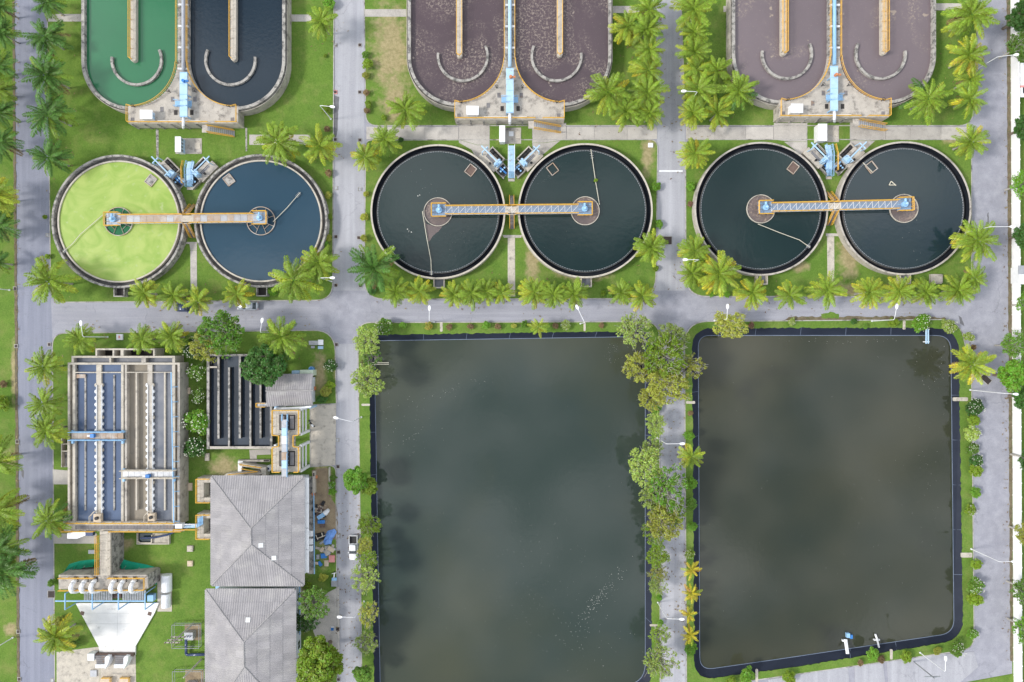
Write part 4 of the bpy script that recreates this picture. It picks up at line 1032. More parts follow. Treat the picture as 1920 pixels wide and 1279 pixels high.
o = rail(MB(), [g(1564, 272, 0.5), g(1568, 290, 1.4), g(1568, 320, 0.5)], 1.0, 0.08, 1.2).build('handrail', M['yellow']); tag(o, 'yellow handrail beside the footbridge below the pale mauve basins', 'handrail')

# white switch cabinets on slabs
def cabinet(x0, y0, x1, y1, slabr, lids, label):
    c = g((x0 + x1) / 2, (y0 + y1) / 2)
    root = thing('switch_cabinet', label, 'cabinet', c)
    z = 2.3
    a, b = g(x0, y1, z), g(x1, y0, z)
    MB().box(a.x + 0.08, b.x - 0.08, a.y + 0.08, b.y - 0.08, 0.15, z - 0.1).build('body', M['white'], root)
    MB().box(a.x, b.x, a.y, b.y, z - 0.1, z).build('lid', M['white'], root)
    n = 4
    for i in range(n):
        y = a.y + 0.15 + (b.y - a.y - 0.3) * i / n
        MB().box(b.x - 0.08, b.x - 0.05, y + 0.05, y + (b.y - a.y - 0.3) / n - 0.05, 0.3, z - 0.2).build('door', M['blue_pale'], root)
        MB().box(b.x - 0.05, b.x - 0.03, y + 0.15, y + (b.y - a.y - 0.3) / n - 0.2, 1.2, z - 0.4).build('vent', M['grate'], root)
    MB().prism(W([(slabr[0], slabr[1]), (slabr[2], slabr[1]), (slabr[2], slabr[3]), (slabr[0], slabr[3])]), 0, 0.22).build('plinth', M['conc'], root)
    for l in lids: MB().prism(W([(l[0], l[1]), (l[2], l[1]), (l[2], l[3]), (l[0], l[3])]), 0.22, 0.3).build('floor_lid', M['conc_pale' if l[4] else 'white'], root)
cabinet(328, 256, 339, 285, (330, 260, 379, 289), [(366, 269, 377, 280, 1)], 'white switch cabinet with one square lid on the lawn below the green basin')
cabinet(936, 235, 947, 266, (937, 240, 977, 270), [(954, 247, 963, 256, 0), (966, 249, 976, 260, 1)], 'white switch cabinet on the lawn below the dark mauve basins')
cabinet(1534, 232, 1551, 264, (1534, 237, 1572, 267), [(1551, 245, 1559, 253, 1), (1561, 246, 1571, 257, 1)], 'wide white switch cabinet below the pale mauve basins')
# ---------------------------------------------------------------- long settling tank (lower left)
ZR = 4.0
def settling_tank():
    root = thing('settling_tank', 'long concrete settling tank with parallel blue-water channels', 'tank', g(235, 830))
    def wall(x0, y0, x1, y1, m='conc', z=ZR, name='wall', z0=0.0): MB().pbox(x0, y0, x1, y1, z0, z).build(name, M[m], root)
    # lengthwise walls
    wall(127, 680, 130.6, 988, 'conc_pale'); wall(130.8, 684, 135.8, 985, 'brownwall', 2.4, 'side_channel')
    wall(136, 684, 141, 978, 'conc_pale'); wall(141.2, 684, 144.5, 976, 'conc_old', ZR - 0.5)
    wall(227, 684, 231.5, 978, 'conc_pale'); wall(231.7, 684, 233.8, 978, 'conc_old', ZR - 0.3); wall(234, 684, 237.8, 978, 'conc')
    wall(322.5, 684, 328, 978, 'conc_pale'); wall(328.2, 684, 332.5, 980, 'sandbox', ZR - 0.9, 'side_channel'); wall(332.7, 680, 337, 985, 'conc')
    wall(337.2, 690, 340, 990, 'conc_old', 1.8, 'ledge')
    # cross walls at the head
    wall(127, 680, 337, 683.8, 'conc_pale', ZR + 0.02); wall(134, 667.5, 328, 671, 'conc_pale'); wall(134, 671.2, 138, 679.8, 'conc_pale'); wall(323, 671.2, 328, 679.8, 'conc_pale')
    wall(138.2, 671.2, 322.8, 679.8, 'w_silver', 2.9, 'inlet_water'); wall(205, 671.2, 208, 679.8, 'conc_pale'); wall(265, 671.2, 273, 679.8, 'conc', ZR + 0.05)
    for a, b in ((179, 182), (211, 214), (226, 231.5), (287, 290)): wall(a, 656.7, b, 667.2, 'conc_pale', ZR + 0.03)
    wall(179, 653.5, 290, 656.5, 'conc_pale', ZR + 0.03)
    for a, b in ((182.2, 210.8), (214.2, 225.8), (231.7, 286.8)): wall(a, 656.7, b, 667.2, 'hole', 1.2, 'inlet_pit')
    # thin beams across
    wall(139, 697.5, 228, 699.5, 'conc_pale', ZR + 0.1, 'beam', ZR - 0.3); wall(236, 697.5, 323, 699, 'conc_pale', ZR + 0.1, 'beam', ZR - 0.3)
    wall(140, 702, 160, 709, 'rust', ZR - 0.2, 'baffle_plate', ZR - 0.8)
    # low dividers
    for x, y0 in ((159.7, 702), (213.8, 703)): wall(x - 1.4, y0, x + 1.4, 957, 'conc_old', ZR - 0.35, 'divider')
    for x, y0 in ((255.6, 699), (308.8, 699)): wall(x - 1.4, y0, x + 1.4, 957, 'conc_pale', ZR - 0.2, 'divider')
    # launders with scalloped weirs
    for x0, x1, m in ((179, 191.5, 'conc_pale'), (275, 287, 'conc')):
        wall(x0 + 1.5, 684, x1 - 1.5, 966, m, ZR - 0.1, 'launder')
        for i in range(20):
            y = 722 + i * 12.2
            for x, sg in ((x0 + 1.2, -1), (x1 - 1.2, 1)):
                p = g(x, y, ZR - 0.05)
                mb = MB(); mb.prism([(p.x + sg * 0.34 * math.cos(R_(a)), p.y + 0.4 * math.sin(R_(a))) for a in range(-90, 91, 30)], ZR - 0.5, ZR - 0.02 + 0.001 * (i % 3)); mb.build('weir_scallop', M['conc_pale' if (i * 7 + int(x)) % 5 == 0 else 'white'], root)
        for x in (x0 + 1.6, x1 - 1.6):
            MB().pstrip([(x, 722), (x, 966)], 0.09, ZR - 0.3, ZR + 0.12).build('weir_plate', M['white'], root)
    # waters
    zw = 3.45
    for x0, x1, m in ((144.6, 179.5, 'w_blue'), (190.5, 227, 'w_blue'), (237.8, 275.5, 'w_silt'), (286.5, 322.5, 'w_silver')):
        a, b = g(x0, 978, ZR), g(x1, 684, ZR)
        MB().sheet([[(a.x - 0.1, a.y), (b.x + 0.1, a.y), (b.x + 0.1, b.y), (a.x - 0.1, b.y)]], zw if m != 'w_silt' else 3.0).build('water' if m != 'w_silt' else 'silt', M[m], kind='structure')
    # walkway at the foot with grating planks and rails
    wall(125, 978, 337, 985, 'conc_pale', ZR + 0.05, 'walkway'); wall(120, 992.5, 345, 996, 'conc_pale', ZR + 0.05, 'walkway')
    wall(125, 985, 141, 992.5, 'conc_pale', ZR + 0.04, 'walkway')
    for i in range(30):
        x = 141.3 + i * 6.15
        wall(x, 985.1, x + 5.9, 992.4, 'grate', ZR, 'grating', ZR - 0.2)
    for y, x0, x1 in ((979.5, 128, 330), (995, 208, 343), (995, 120, 180)):
        rail(MB(), [g(x0, y, ZR + 0.05), g(x1, y, ZR + 0.05)], 1.0, 0.08, 1.8).build('railing', M['yellow'], root)
    for x0, y0, x1, y1 in ((172, 964, 192, 979), (274, 963, 293, 977)):
        MB().pbox(x0 + 3, y0, x1 - 3, y1, ZR - 0.1, ZR + 0.7).build('gear_box', M['sandbox'], root)
        p = g((x0 + x1) / 2, (y0 + y1) / 2, ZR + 0.7); mb = MB(); mb.tube(p, p + Vector((0, 0, 0.4)), 0.35, 10); mb.build('gear_cap', M['black'], root)
        rail(MB(), [g(x0, y1, ZR), g(x0, y0 + 3, ZR), g(x0 + 9, y0 - 7, ZR)], 0.9, 0.06, 1.5).build('railing', M['cream'], root)
        rail(MB(), [g(x1, y1, ZR), g(x1, y0 + 3, ZR), g(x1 - 9, y0 - 7, ZR)], 0.9, 0.06, 1.5).build('railing', M['cream'], root)
    # blue pipe rail along the right-hand wall
    mb = MB(); mb.pipe([g(321, 698, ZR + 0.8), g(326, 985, ZR + 0.8)], 0.13, 6); mb.build('pipe_rail', M['blue'], root)
    for i in range(10):
        y = 726 + i * 28
        mb = MB(); mb.tube(g(321.5 + i * 0.45, y, ZR + 0.8), g(333.5 + i * 0.45, y - 1, ZR), 0.09, 5); mb.build('pipe_bracket', M['blue'], root)
    # steps and yellow rail at the left foot
    mb = MB()
    for i in range(9): mb.pbox(118, 962 + i * 3.2, 126, 964.6 + i * 3.2, 0, 0.45 * (i + 1) - 0.1)
    mb.build('staircase', M['conc'], root)
    for x in (115.5, 119): rail(MB(), [g(x + 11, 950, 0.5), g(x, 982, ZR), g(x, 996, ZR)], 1.0, 0.07, 1.5).build('railing', M['yellow'], root)
    return root
settling_tank()
# travelling scraper bridges on the tank
def scraper(x0, x1, y0, y1, label, rails_m, deck_m, motor):
    root = thing('scraper_bridge', label, 'scraper bridge', g((x0 + x1) / 2, (y0 + y1) / 2, ZR))
    z = ZR + 0.65
    n = 9
    for i in range(n):
        a = x0 + (x1 - x0) * i / n; b = x0 + (x1 - x0) * (i + 1) / n
        MB().pbox(a + 0.2, y0 + 2.5, b - 0.2, y1 - 2.5, z - 0.15, z).build('deck_panel', M[deck_m], root)
    for y in (y0 + 1, y1 - 1):
        MB().pbox(x0 - 3, y - 0.9, x1 + 2, y + 0.9, z - 0.3, z + 0.25).build('girder', M[rails_m], root)
        rail(MB(), [g(x0 - 2, y, z + 0.2), g(x1 + 1, y, z + 0.2)], 0.9, 0.07, 1.5).build('railing', M[rails_m], root)
    for x in (x0 + 1, x1 - 2):
        for y in (y0 - 2, y1 + 1): MB().pbox(x - 1.5, y, x + 2, y + 5, ZR + 0.02, ZR + 0.5).build('carriage', M['blue'], root)
    mx_, my_ = motor
    MB().pbox(mx_ - 3.5, my_ - 3, mx_ + 3.5, my_ + 4, z, z + 0.7).build('motor', M['blue_deep'], root)
    MB().pbox(mx_ - 9, my_ - 1.5, mx_ - 3.8, my_ + 2, z, z + 0.5).build('control_box', M['white'], root)
scraper(134, 231, 809, 826, 'blue-railed travelling bridge with rusty deck over the blue channels', 'blue', 'rust', (172, 817))
scraper(230, 328, 881, 897, 'cream-railed travelling bridge over the silty channels', 'cream', 'galv', (276, 893))

# ---------------------------------------------------------------- serpentine contact basin
root = thing('contact_basin', 'deep black-water basin of parallel concrete baffles', 'basin', g(448, 750))
zc = 2.6
for x0, y0, x1, y1, m in ((387, 664, 393, 842, 'conc_old'), (393.2, 664, 510, 668, 'conc_old'), (393.2, 837, 512, 842, 'conc'), (505.5, 668.2, 511, 836.8, 'conc_old'),
                          (407, 668.2, 412, 823, 'conc_old'), (427, 689, 431.5, 836.8, 'conc_old'), (447, 668.2, 452, 822, 'conc_old'), (467, 690, 471.5, 836.8, 'conc_old'), (486, 668.2, 490.5, 822, 'conc_old')):
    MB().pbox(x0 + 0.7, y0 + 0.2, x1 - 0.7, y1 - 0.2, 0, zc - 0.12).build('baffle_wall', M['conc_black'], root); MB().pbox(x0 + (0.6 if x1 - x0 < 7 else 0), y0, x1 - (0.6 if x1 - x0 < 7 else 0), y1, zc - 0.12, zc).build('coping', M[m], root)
MB().pbox(393.2, 687, 406.8, 690, zc - 0.5, zc).build('tie_beam', M['conc_pale'], root)
a, b = g(390, 840, zc), g(508, 666, zc)
MB().sheet([[(a.x, a.y), (b.x, a.y), (b.x, b.y), (a.x, b.y)]], 1.5).build('water', M['w_black'], kind='structure')

# ---------------------------------------------------------------- sludge tower with conveyor
root = thing('sludge_tower', 'tall concrete sludge tower with two dark hatches and white columns', 'tower', g(540, 828))
zs = 6.4
def tb(x0, y0, x1, y1, z0, z1, name, m): return MB().pbox(x0, y0, x1, y1, z0, z1).build(name, M[m], root)
tb(512, 768, 563, 816, zs - 0.5, zs, 'deck', 'conc_pale'); tb(525, 816, 553, 837, zs - 0.5, zs - 0.003, 'deck', 'conc'); tb(512, 837, 563, 885, zs - 0.5, zs, 'deck', 'conc_pale')
for y in (767.5, 814, 836, 883):
    p = g(562, y, zs); MB().box(p.x - 0.25, p.x + 0.25, p.y - 0.35, p.y + 0.15, 0, zs - 0.5).build('column', M['white'], root)
    q = g(514, y, zs); MB().box(q.x - 0.25, q.x + 0.25, q.y - 0.35, q.y + 0.15, 0, zs - 0.5).build('column', M['white'], root)
for y0, y1 in ((770, 812), (839, 880)):
    for z in (2.2, 4.4):
        a, b = g(562, y0, zs), g(562, y1, zs); MB().box(a.x - 0.12, a.x + 0.12, b.y, a.y, z - 0.2, z + 0.2).build('tie_beam', M['white'], root)
for y0, y1 in ((777, 807), (845, 875)):
    tb(522, y0 - 1, 555, y1 + 1, zs, zs + 0.25, 'hatch_frame', 'conc'); tb(523.5, y0 + 0.5, 553.5, y1 - 0.5, zs + 0.25, zs + 0.32, 'hatch_cover', 'hole')
    for x in (526, 544): tb(x, y0 + 3, x + 7, y1 - 3, zs + 0.32, zs + 0.42, 'hatch_panel', 'grate')
E = [(513, 769), (562, 769), (562, 815), (552, 816), (552, 836), (562, 838), (562, 884), (553, 884)]
rail(MB(), [g(x, y, zs) for x, y in E], 1.0, 0.08, 1.8).build('railing', M['yellow'], root)
E = [(513, 769), (513, 815), (525, 816), (525, 836), (513, 838), (513, 884), (527, 884)]
rail(MB(), [g(x, y, zs) for x, y in E], 1.0, 0.08, 1.8).build('railing', M['yellow'], root)
cv = thing('conveyor', 'pale blue covered conveyor with ladder rail running over the sludge tower', 'conveyor', g(534, 840, zs))
for i in range(7):
    y0 = 787 + i * 15.3
    MB().pbox(528, y0, 538, y0 + 15.0, zs + 0.9, zs + 1.35 + 0.0 * i).build('cover_plate', M[('galv', 'blue_pale', 'white', 'galv', 'rust', 'blue_pale', 'galv')[i]], cv)
for x in (531, 541): rail(MB(), [g(x, 776, zs + 0.5), g(x, 788, zs + 0.5)], 0.9, 0.09, 1.2).build('end_frame', M['blue'], cv)
rail(MB(), [g(541, 790, zs + 0.4), g(541, 893, zs + 0.4)], 1.1, 0.07, 0.8).build('side_rail', M['blue'], cv)
mb = MB()
for y in (795, 815, 838, 860, 880): mb.pbox(529, y, 530.5, y + 1.5, zs, zs + 0.9); mb.pbox(536, y, 537.5, y + 1.5, zs, zs + 0.9)
mb.build('support', M['blue'], cv)

# ---------------------------------------------------------------- corrugated roofs
def roof_slope(root, A, B, C, D, sheet_w=1.38, sheet_l=2.45, seed=0, m='roof', ribs=3, holes=()):
    """A-B eave left to right seen from outside, C-D the ridge above B and A (C may equal D)"""
    rnd = random.Random(seed)
    u = (B - A); U = u.length; u.normalize()
    up = (D - A); up = up - u * up.dot(u); V = up.length; up.normalize()
    nrm = u.cross(up).normalized()
    if nrm.z < 0: nrm = -nrm
    dl = (D - A).dot(u); dr = (C - A).dot(u)
    def lim(x):
        l = V
        if dl > 1e-6: l = min(l, V * x / dl)
        if U - dr > 1e-6: l = min(l, V * (U - x) / (U - dr))
        return max(0.0, l)
    nx = max(1, round(U / sheet_w)); ny = max(1, math.ceil(V / sheet_l))
    w = U / nx
    for j in range(ny):
        for i in range(nx):
            x0 = i * w; v0 = j * sheet_l - (0.12 if j else 0.25); v1 = min(V, (j + 1) * sheet_l)
            k = ribs * 2
            cols = [(x0 + w * q / k, (0.075 if q % 2 else 0.0)) for q in range(k + 1)]
            vs, fs = [], []; prev = None
            lift0, lift1 = 0.045 + rnd.uniform(0, 0.015), 0.01
            for x, hgt in cols:
                l = min(v1, lim(x))
                if l <= v0 + 0.02: prev = None; continue
                p = A + u * x + up * v0 + nrm * (hgt + lift0); q = A + u * x + up * l + nrm * (hgt + lift1)
                vs += [p, q]
                n = len(vs)
                if prev is not None: fs.append((prev, n - 2, n - 1, prev + 1))
                prev = n - 2
            if fs:
                mb = MB(); mb.add(vs, fs); mb.build('roof_sheet', M[m], root)
                if (i, j) in holes:
                    q = [A + u * (x0 + a_) + up * (v0 + b_) + nrm * 0.2 for a_, b_ in ((0.1, 0.4), (1.0, 0.4), (1.0, 1.3), (0.1, 1.3))]
                    mb = MB(); mb.add(q + [x - nrm * 0.1 for x in q], [(0, 1, 2, 3), (0, 4, 5, 1), (1, 5, 6, 2), (2, 6, 7, 3), (3, 7, 4, 0)]); mb.build('skylight', M['skylight'], root)

def hip_building(x0, y0, x1, y1, rx0, ry0, rx1, ry1, ze, zr, label, seed, lights):
    """eave rectangle and ridge line in photo pixels"""
    root = thing('pitched_building', label, 'building', g((x0 + x1) / 2, (y0 + y1) / 2))
    SW, SE, NE, NW = g(x0, y1, ze), g(x1, y1, ze), g(x1, y0, ze), g(x0, y0, ze)
    RN, RS = g(rx0, ry0, zr), g(rx1, ry1, zr)
    base = MB(); i = 0.9
    base.box(SW.x + i, SE.x - i, SW.y + i, NW.y - i, 0, ze - 0.1); base.build('wall', M['render'], root)
    fas = MB(); fas.strip([SW, SE, NE, NW], 0.18, ze - 0.35, ze - 0.02, closed=True); fas.build('fascia', M['conc'], root)
    und = MB(); und.add([SW, SE, NE, NW, RN, RS], [(0, 1, 5), (1, 2, 4, 5), (2, 3, 4), (3, 0, 5, 4)])
    und.v = [(x, y, z - 0.12) for x, y, z in und.v]; und.build('roof_underlay', M['ridge'], root)
    roof = bpy.data.objects.new('roof', None); COL.objects.link(roof); roof.parent = root
    roof_slope(roof, SW, SE, RS, RS, seed=seed, holes=lights.get('s', ())); roof_slope(roof, SE, NE, RN, RS, seed=seed + 1, holes=lights.get('e', ()))
    roof_slope(roof, NE, NW, RN, RN, seed=seed + 2, holes=lights.get('n', ())); roof_slope(roof, NW, SW, RS, RN, seed=seed + 3, holes=lights.get('w', ()))
    for a, b in ((RN, RS), (NW, RN), (NE, RN), (SW, RS), (SE, RS)):
        n = max(1, int((b - a).length / 1.4))
        mb = MB(); mb.tube(a + Vector((0, 0, 0.07)), b + Vector((0, 0, 0.07)), 0.13, 6); mb.build('ridge_cap', M['ridge'], root)
    # windows on the walls that face the camera
    xe = SE.x - i
    n = int((NE.y - SE.y - 2 * i) / 3.4)
    for k in range(n):
        y = SE.y + i + 1.0 + k * 3.4
        for z0 in ((0.9, 4.2) if ze > 6 else (1.0,)):
            w_ = MB(); w_.box(xe, xe + 0.06, y, y + 1.8, z0, z0 + 1.5); w_ = w_.build('window', M['white'], root)
            MB().box(xe + 0.06, xe + 0.08, y + 0.1, y + 0.85, z0 + 0.1, z0 + 1.4).build('pane', M['glass'], w_)
            MB().box(xe + 0.06, xe + 0.08, y + 0.95, y + 1.7, z0 + 0.1, z0 + 1.4).build('pane', M['glass'], w_)
    return root
b1 = hip_building(397, 894, 569, 1097, 470, 991, 471, 1021, 7.0, 9.8, 'larger hip-roofed grey building with white awnings on its right side', 10, {'e': ((6, 3), (4, 2))})
for y0, y1 in ((896, 943), (944, 990), (991, 1030), (1031, 1074)):
    a, b = g(569, y1, 6.2), g(579, y0, 6.2)
    mb = MB(); mb.add([(a.x - 0.9, a.y, 6.25), (b.x, a.y, 6.05), (b.x, b.y, 6.05), (a.x - 0.9, b.y, 6.25), (a.x - 0.9, a.y, 6.33), (b.x, a.y, 6.13), (b.x, b.y, 6.13), (a.x - 0.9, b.y, 6.33)], [(0, 3, 2, 1), (4, 5, 6, 7), (0, 1, 5, 4), (1, 2, 6, 5), (2, 3, 7, 6), (3, 0, 4, 7)])
    mb.build('awning', M['wallwhite'], b1)
for y in (996, 1011, 1024):
    MB().pbox(576, y, 586, y + 10, 4.2, 4.6).build('canopy', M['wallwhite'], b1)
mb = MB(); mb.pipe([g(588, 895, 0.6), g(589.5, 1076, 0.6)], 0.13, 6); tag(mb.build('water_pipe', M['blue']), 'thin blue pipe running along the foot of the larger building', 'pipe')
b2 = hip_building(386.5, 1106, 553, 1352, 457, 1204, 458, 1250, 7.0, 9.7, 'second hip-roofed building, cut off by the bottom of the picture', 30, {'n': ((6, 2),)})
mb = MB(); mb.pipe([g(561.5, 1100, 2.5), g(562, 1190, 2.5)], 0.13, 6); tag(mb.build('water_pipe', M['blue']), 'blue pipe beside the second hip-roofed building behind shrubs', 'pipe')
# junk in the gap between the two roofs
for i, (x, w, m) in enumerate(((404, 8, 'blue'), (414, 14, 'conc_pale'), (430, 12, 'cream'), (446, 9, 'black'), (458, 14, 'conc_pale'), (475, 9, 'wood'), (488, 16, 'white'), (507, 8, 'sandbox'), (518, 9, 'sandbox'), (532, 9, 'white'))):
    o = MB().pbox(x, 1099, x + w, 1104, 0, 2.2 + 0.15 * (i % 3)).build('storage_crate', M[m])
    tag(o, ORD[i] + ' item from the left stored in the gap between the two hip roofs', 'crate', 'things stored between the roofs')
# annex pits at the building's left-hand side
for y0, y1, lab in ((896, 942, 'square yellow-railed pit at the upper left corner of the larger building'), (963, 1010, 'square yellow-railed pit beside the larger building where the blue gangway ends')):
    root = thing('valve_pit', lab, 'pit', g(385, (y0 + y1) / 2))
    z = 3.2
    for a in ((370, y0, 397, y0 + 9), (370, y0 + 9.2, 382, y1 - 9.2), (370, y1 - 9, 397, y1)): MB().pbox(a[0], a[1], a[2], a[3], 0, z).build('pit_wall', M['conc_pale'], root)
    MB().pbox(382.2, y0 + 9.2, 398, y1 - 9.2, 0, 0.5).build('pit_floor', M['hole'], root)
    rail(MB(), [g(396, y0 + 1, z), g(371, y0 + 1, z), g(371, y1 - 1, z), g(396, y1 - 1, z)], 1.0, 0.08, 1.5).build('railing', M['yellow'], root)
gw = thing('gangway', 'pale blue gangway from the settling tank to the railed pit', 'gangway', g(355, 985))
for i in range(6): MB().pbox(328 + i * 7, 982.5, 334.7 + i * 7, 990, 3.75, 3.95).build('deck_panel', M['blue_pale'], gw)
for i in range(4): MB().pbox(370.5 + i * 2.6, 972 - i * 1.5, 372.7 + i * 2.6, 988 - i * 1.5, 3.9 - 0.1 * i, 4.0 - 0.1 * i).build('step', M['blue'], gw)
for y in (981.5, 991.5): rail(MB(), [g(328, y, 3.95), g(370, y, 3.95)], 0.95, 0.08, 1.5).build('railing', M['white' if y < 985 else 'yellow'], gw)
MB().pbox(328, 983, 341, 991, 4.0, 5.3).build('switch_box', M['white'], gw)
# ramp and duct above the larger building
root = thing('access_ramp', 'zigzag cream access ramp with yellow rails above the larger building', 'ramp', g(475, 885))
MB().pprism([(446, 869), (455, 868), (498, 876), (498, 882), (450, 874)], 0.2, 2.2).build('flight', M['conc_pale'], root); MB().pprism([(420, 892), (424, 888), (486, 883), (492, 889), (470, 893)], 0.2, 2.6).build('flight', M['conc_pale'], root)
MB().pprism([(487, 876.5), (498.5, 876.5), (498.5, 893), (492, 893)], 0.2, 2.7).build('landing', M['conc_pale'], root); MB().pprism([(446, 865), (455, 865), (455, 867.7), (452, 888), (446, 888)], 0.2, 1.4).build('landing', M['wallwhite'], root)
rail(MB(), [g(452, 870, 2.2), g(492, 876, 2.2)], 0.9, 0.07, 1.5).build('railing', M['yellow'], root); rail(MB(), [g(455, 878, 2.4), g(486, 883.5, 2.6), g(430, 889, 2.4)], 0.9, 0.07, 1.5).build('railing', M['yellow'], root)
root = thing('air_duct', 'straight grey concrete duct lying above the access ramp', 'duct', g(475, 864))
MB().pprism([(446, 862.5), (505, 862), (505, 866), (447, 867)], 0, 0.9).build('duct', M['conc'], root); MB().pprism([(494, 862.5), (504, 862.3), (504, 865.5), (494, 865.5)], 0.9, 0.95).build('opening', M['hole'], root)
root = thing('blower', 'white round blower drum beside the sludge tower foot', 'blower', g(508, 876))
c = g(508, 876, 0); mb = MB(); mb.tube((c.x, c.y, 0), (c.x, c.y, 1.6), 0.62, 16); mb.build('drum', M['white'], root); mb = MB(); mb.tube((c.x, c.y, 1.6), (c.x, c.y, 1.75), 0.25, 10); mb.build('cap', M['car_blue'], root)
mb = MB(); mb.pipe([(c.x - 0.6, c.y - 0.1, 0.9), (c.x - 1.6, c.y - 0.2, 0.9)], 0.25, 8); mb.build('inlet', M['blue'], root)

# ---------------------------------------------------------------- small shed under the round tree
root = thing('shed', 'small shed with grey corrugated gable roof under the round tree', 'shed', g(543, 728))
ze, zr = 3.4, 4.6
SW, SE, NE, NW = g(500, 760, ze), g(587, 759, ze), g(587, 703, ze), g(497, 704, ze); RW, RE = g(498.5, 733, zr), g(588, 732, zr)
MB().box(SW.x + 0.6, SE.x - 0.5, SW.y + 0.5, NW.y - 0.5, 0, ze - 0.05).build('wall', M['render'], root)
gb = MB(); gb.add([(SE.x - 0.5, SE.y + 0.3, ze - 0.1), (SE.x - 0.5, NE.y - 0.3, ze - 0.1), (SE.x - 0.5, RE.y, zr - 0.1)], [(0, 1, 2)]); gb.build('gable', M['render'], root)
roof = bpy.data.objects.new('roof', None); COL.objects.link(roof); roof.parent = root
roof_slope(roof, SW, SE, RE, RW, seed=50); roof_slope(roof, NE, NW, RW, RE, seed=51)
mb = MB(); mb.tube(RW + Vector((0, 0, 0.1)), RE + Vector((0, 0, 0.1)), 0.14, 6); mb.build('ridge_cap', M['ridge'], root)
MB().pbox(562, 694, 587, 704.5, 0, 2.6).build('lean_to', M['green_paint'], root); MB().pbox(547, 695, 561.5, 704, 0, 2.4).build('roof_light', M['blue_pale'], root)
o = MB().pbox(483, 755, 500, 763, 0.6, 2.7).build('platform', M['galv'])
o.name = 'access_platform'; tag(o, 'small yellow-railed platform jutting over the contact basin', 'platform')
rail(MB(), [g(500, 755.5, 2.7), g(483, 755.5, 2.7), g(483, 762.5, 2.7), g(500, 762.5, 2.7)], 1.0, 0.07, 1.5).build('railing', M['yellow'], o)
fr = thing('portal_frame', 'white concrete portal beam between the shed and the sludge tower', 'beam', g(550, 764))
MB().pprism([(522, 765), (570, 762.5), (583, 761), (583, 764), (570, 766.5), (514, 768)], 4.6, 5.2).build('beam', M['wallwhite'], fr)
for x in (516, 581): p = g(x, 764.5, 4.6); MB().box(p.x - 0.2, p.x + 0.2, p.y - 0.2, p.y + 0.2, 0, 4.6).build('post', M['blue_pale'], fr)
c = g(586, 692, 0); mb = MB(); mb.tube((c.x, c.y, 0), (c.x, c.y, 1.0), 0.55, 16); root = mb.build('water_drum', M['blue_deep']); tag(root, 'bright blue round drum by the shed corner', 'drum')
mb = MB(); mb.ring((c.x, c.y), 0.45, 0.57, 1.0, 1.06, 16); mb.build('rim', M['blue'], root)
o = MB().pbox(586, 725, 591, 732, 0, 1.0).build('gas_cylinder_box', M['orange']); tag(o, 'small orange box against the shed side', 'box')
root = thing('garden_table', 'grey-white garden table set with bench on the lawn by the crossroads', 'table', g(595, 643))
MB().pbox(579, 639, 596, 647, 0.66, 0.75).build('tabletop', M['galv'], root); MB().pbox(596.3, 637, 606, 647, 0.6, 0.8).build('tabletop', M['white'], root); MB().pbox(596, 649, 606, 654.5, 0.3, 0.42).build('bench', M['blue_pale'], root); MB().pbox(583, 648.5, 590, 653, 0.3, 0.42).build('bench', M['galv'], root)
mb = MB()
for x, y in ((581, 641), (594, 645), (598, 640), (604, 645)): p = g(x, y); mb.box(p.x - 0.06, p.x + 0.06, p.y - 0.06, p.y + 0.06, 0.1, 0.66)
mb.build('leg', M['galv'], root)

# ---------------------------------------------------------------- inlet works: tower, bridge, gantry, slab
root = thing('inlet_works', 'concrete inlet works with six white pipe elbows and yellow rails', 'pump house', g(205, 1090))
zi = 5.0
MB().pbox(110, 1078, 275, 1105, 0, zi).build('deck', M['conc'], root)
MB().pbox(275.2, 1079, 277.5, 1104, 0, zi + 0.02).build('side_wall', M['conc_old'], root)
rail(MB(), [g(114, 1082, zi), g(180, 1082, zi)], 1.0, 0.08, 1.8).build('railing', M['yellow'], root); rail(MB(), [g(206, 1082, zi), g(274, 1082, zi), g(274, 1104, zi), g(114, 1105, zi)], 1.0, 0.08, 1.8).build('railing', M['yellow'], root)
for x in (141, 160, 178, 215, 232, 252):
    a = g(x + 1.5, 1084, zi + 0.05); MB().box(a.x - 0.45, a.x + 0.45, a.y - 0.8, a.y + 0.3, zi, zi + 0.05).build('opening', M['hole'], root)
    mb = MB()
    p0 = g(x + 1, 1088, zi + 0.1); 
    pts = [p0, p0 + Vector((0, -0.2, 0.9)), p0 + Vector((-0.15, -1.0, 1.4)), p0 + Vector((-0.2, -1.9, 1.0)), p0 + Vector((-0.2, -2.4, -0.2)), p0 + Vector((0.1, -2.7, -3.0))]
    for q, w in zip(pts[:-1], pts[1:]): mb.tube(q, w, 0.42, 10)
    mb.build('pipe_elbow', M['wallwhite'], root, smooth=True)
for i in range(26):
    x = 158 + i * 4.5
    if 208 < x < 226: continue
    p = g(x, 1106, 3.0); q = g(x, 1128, 0.4)
    mb = MB(); mb.add([(p.x, p.y, 3.0), (p.x + 0.38, p.y, 3.0), (q.x + 0.38, q.y, 0.4), (q.x, q.y, 0.4), (p.x, p.y, 3.12), (p.x + 0.38, p.y, 3.12), (q.x + 0.38, q.y, 0.52), (q.x, q.y, 0.52)], [(0, 3, 2, 1), (4, 5, 6, 7), (0, 1, 5, 4), (1, 2, 6, 5), (2, 3, 7, 6), (3, 0, 4, 7)])
    mb.build('chute_slat', M['galv'], root)
MB().pbox(211, 1108, 227, 1122, 0, 1.0).build('chute_hole', M['brownwall'], root)
root = thing('access_bridge', 'ribbed concrete access bridge with yellow side rail up to the inlet works', 'bridge', g(198, 1040))
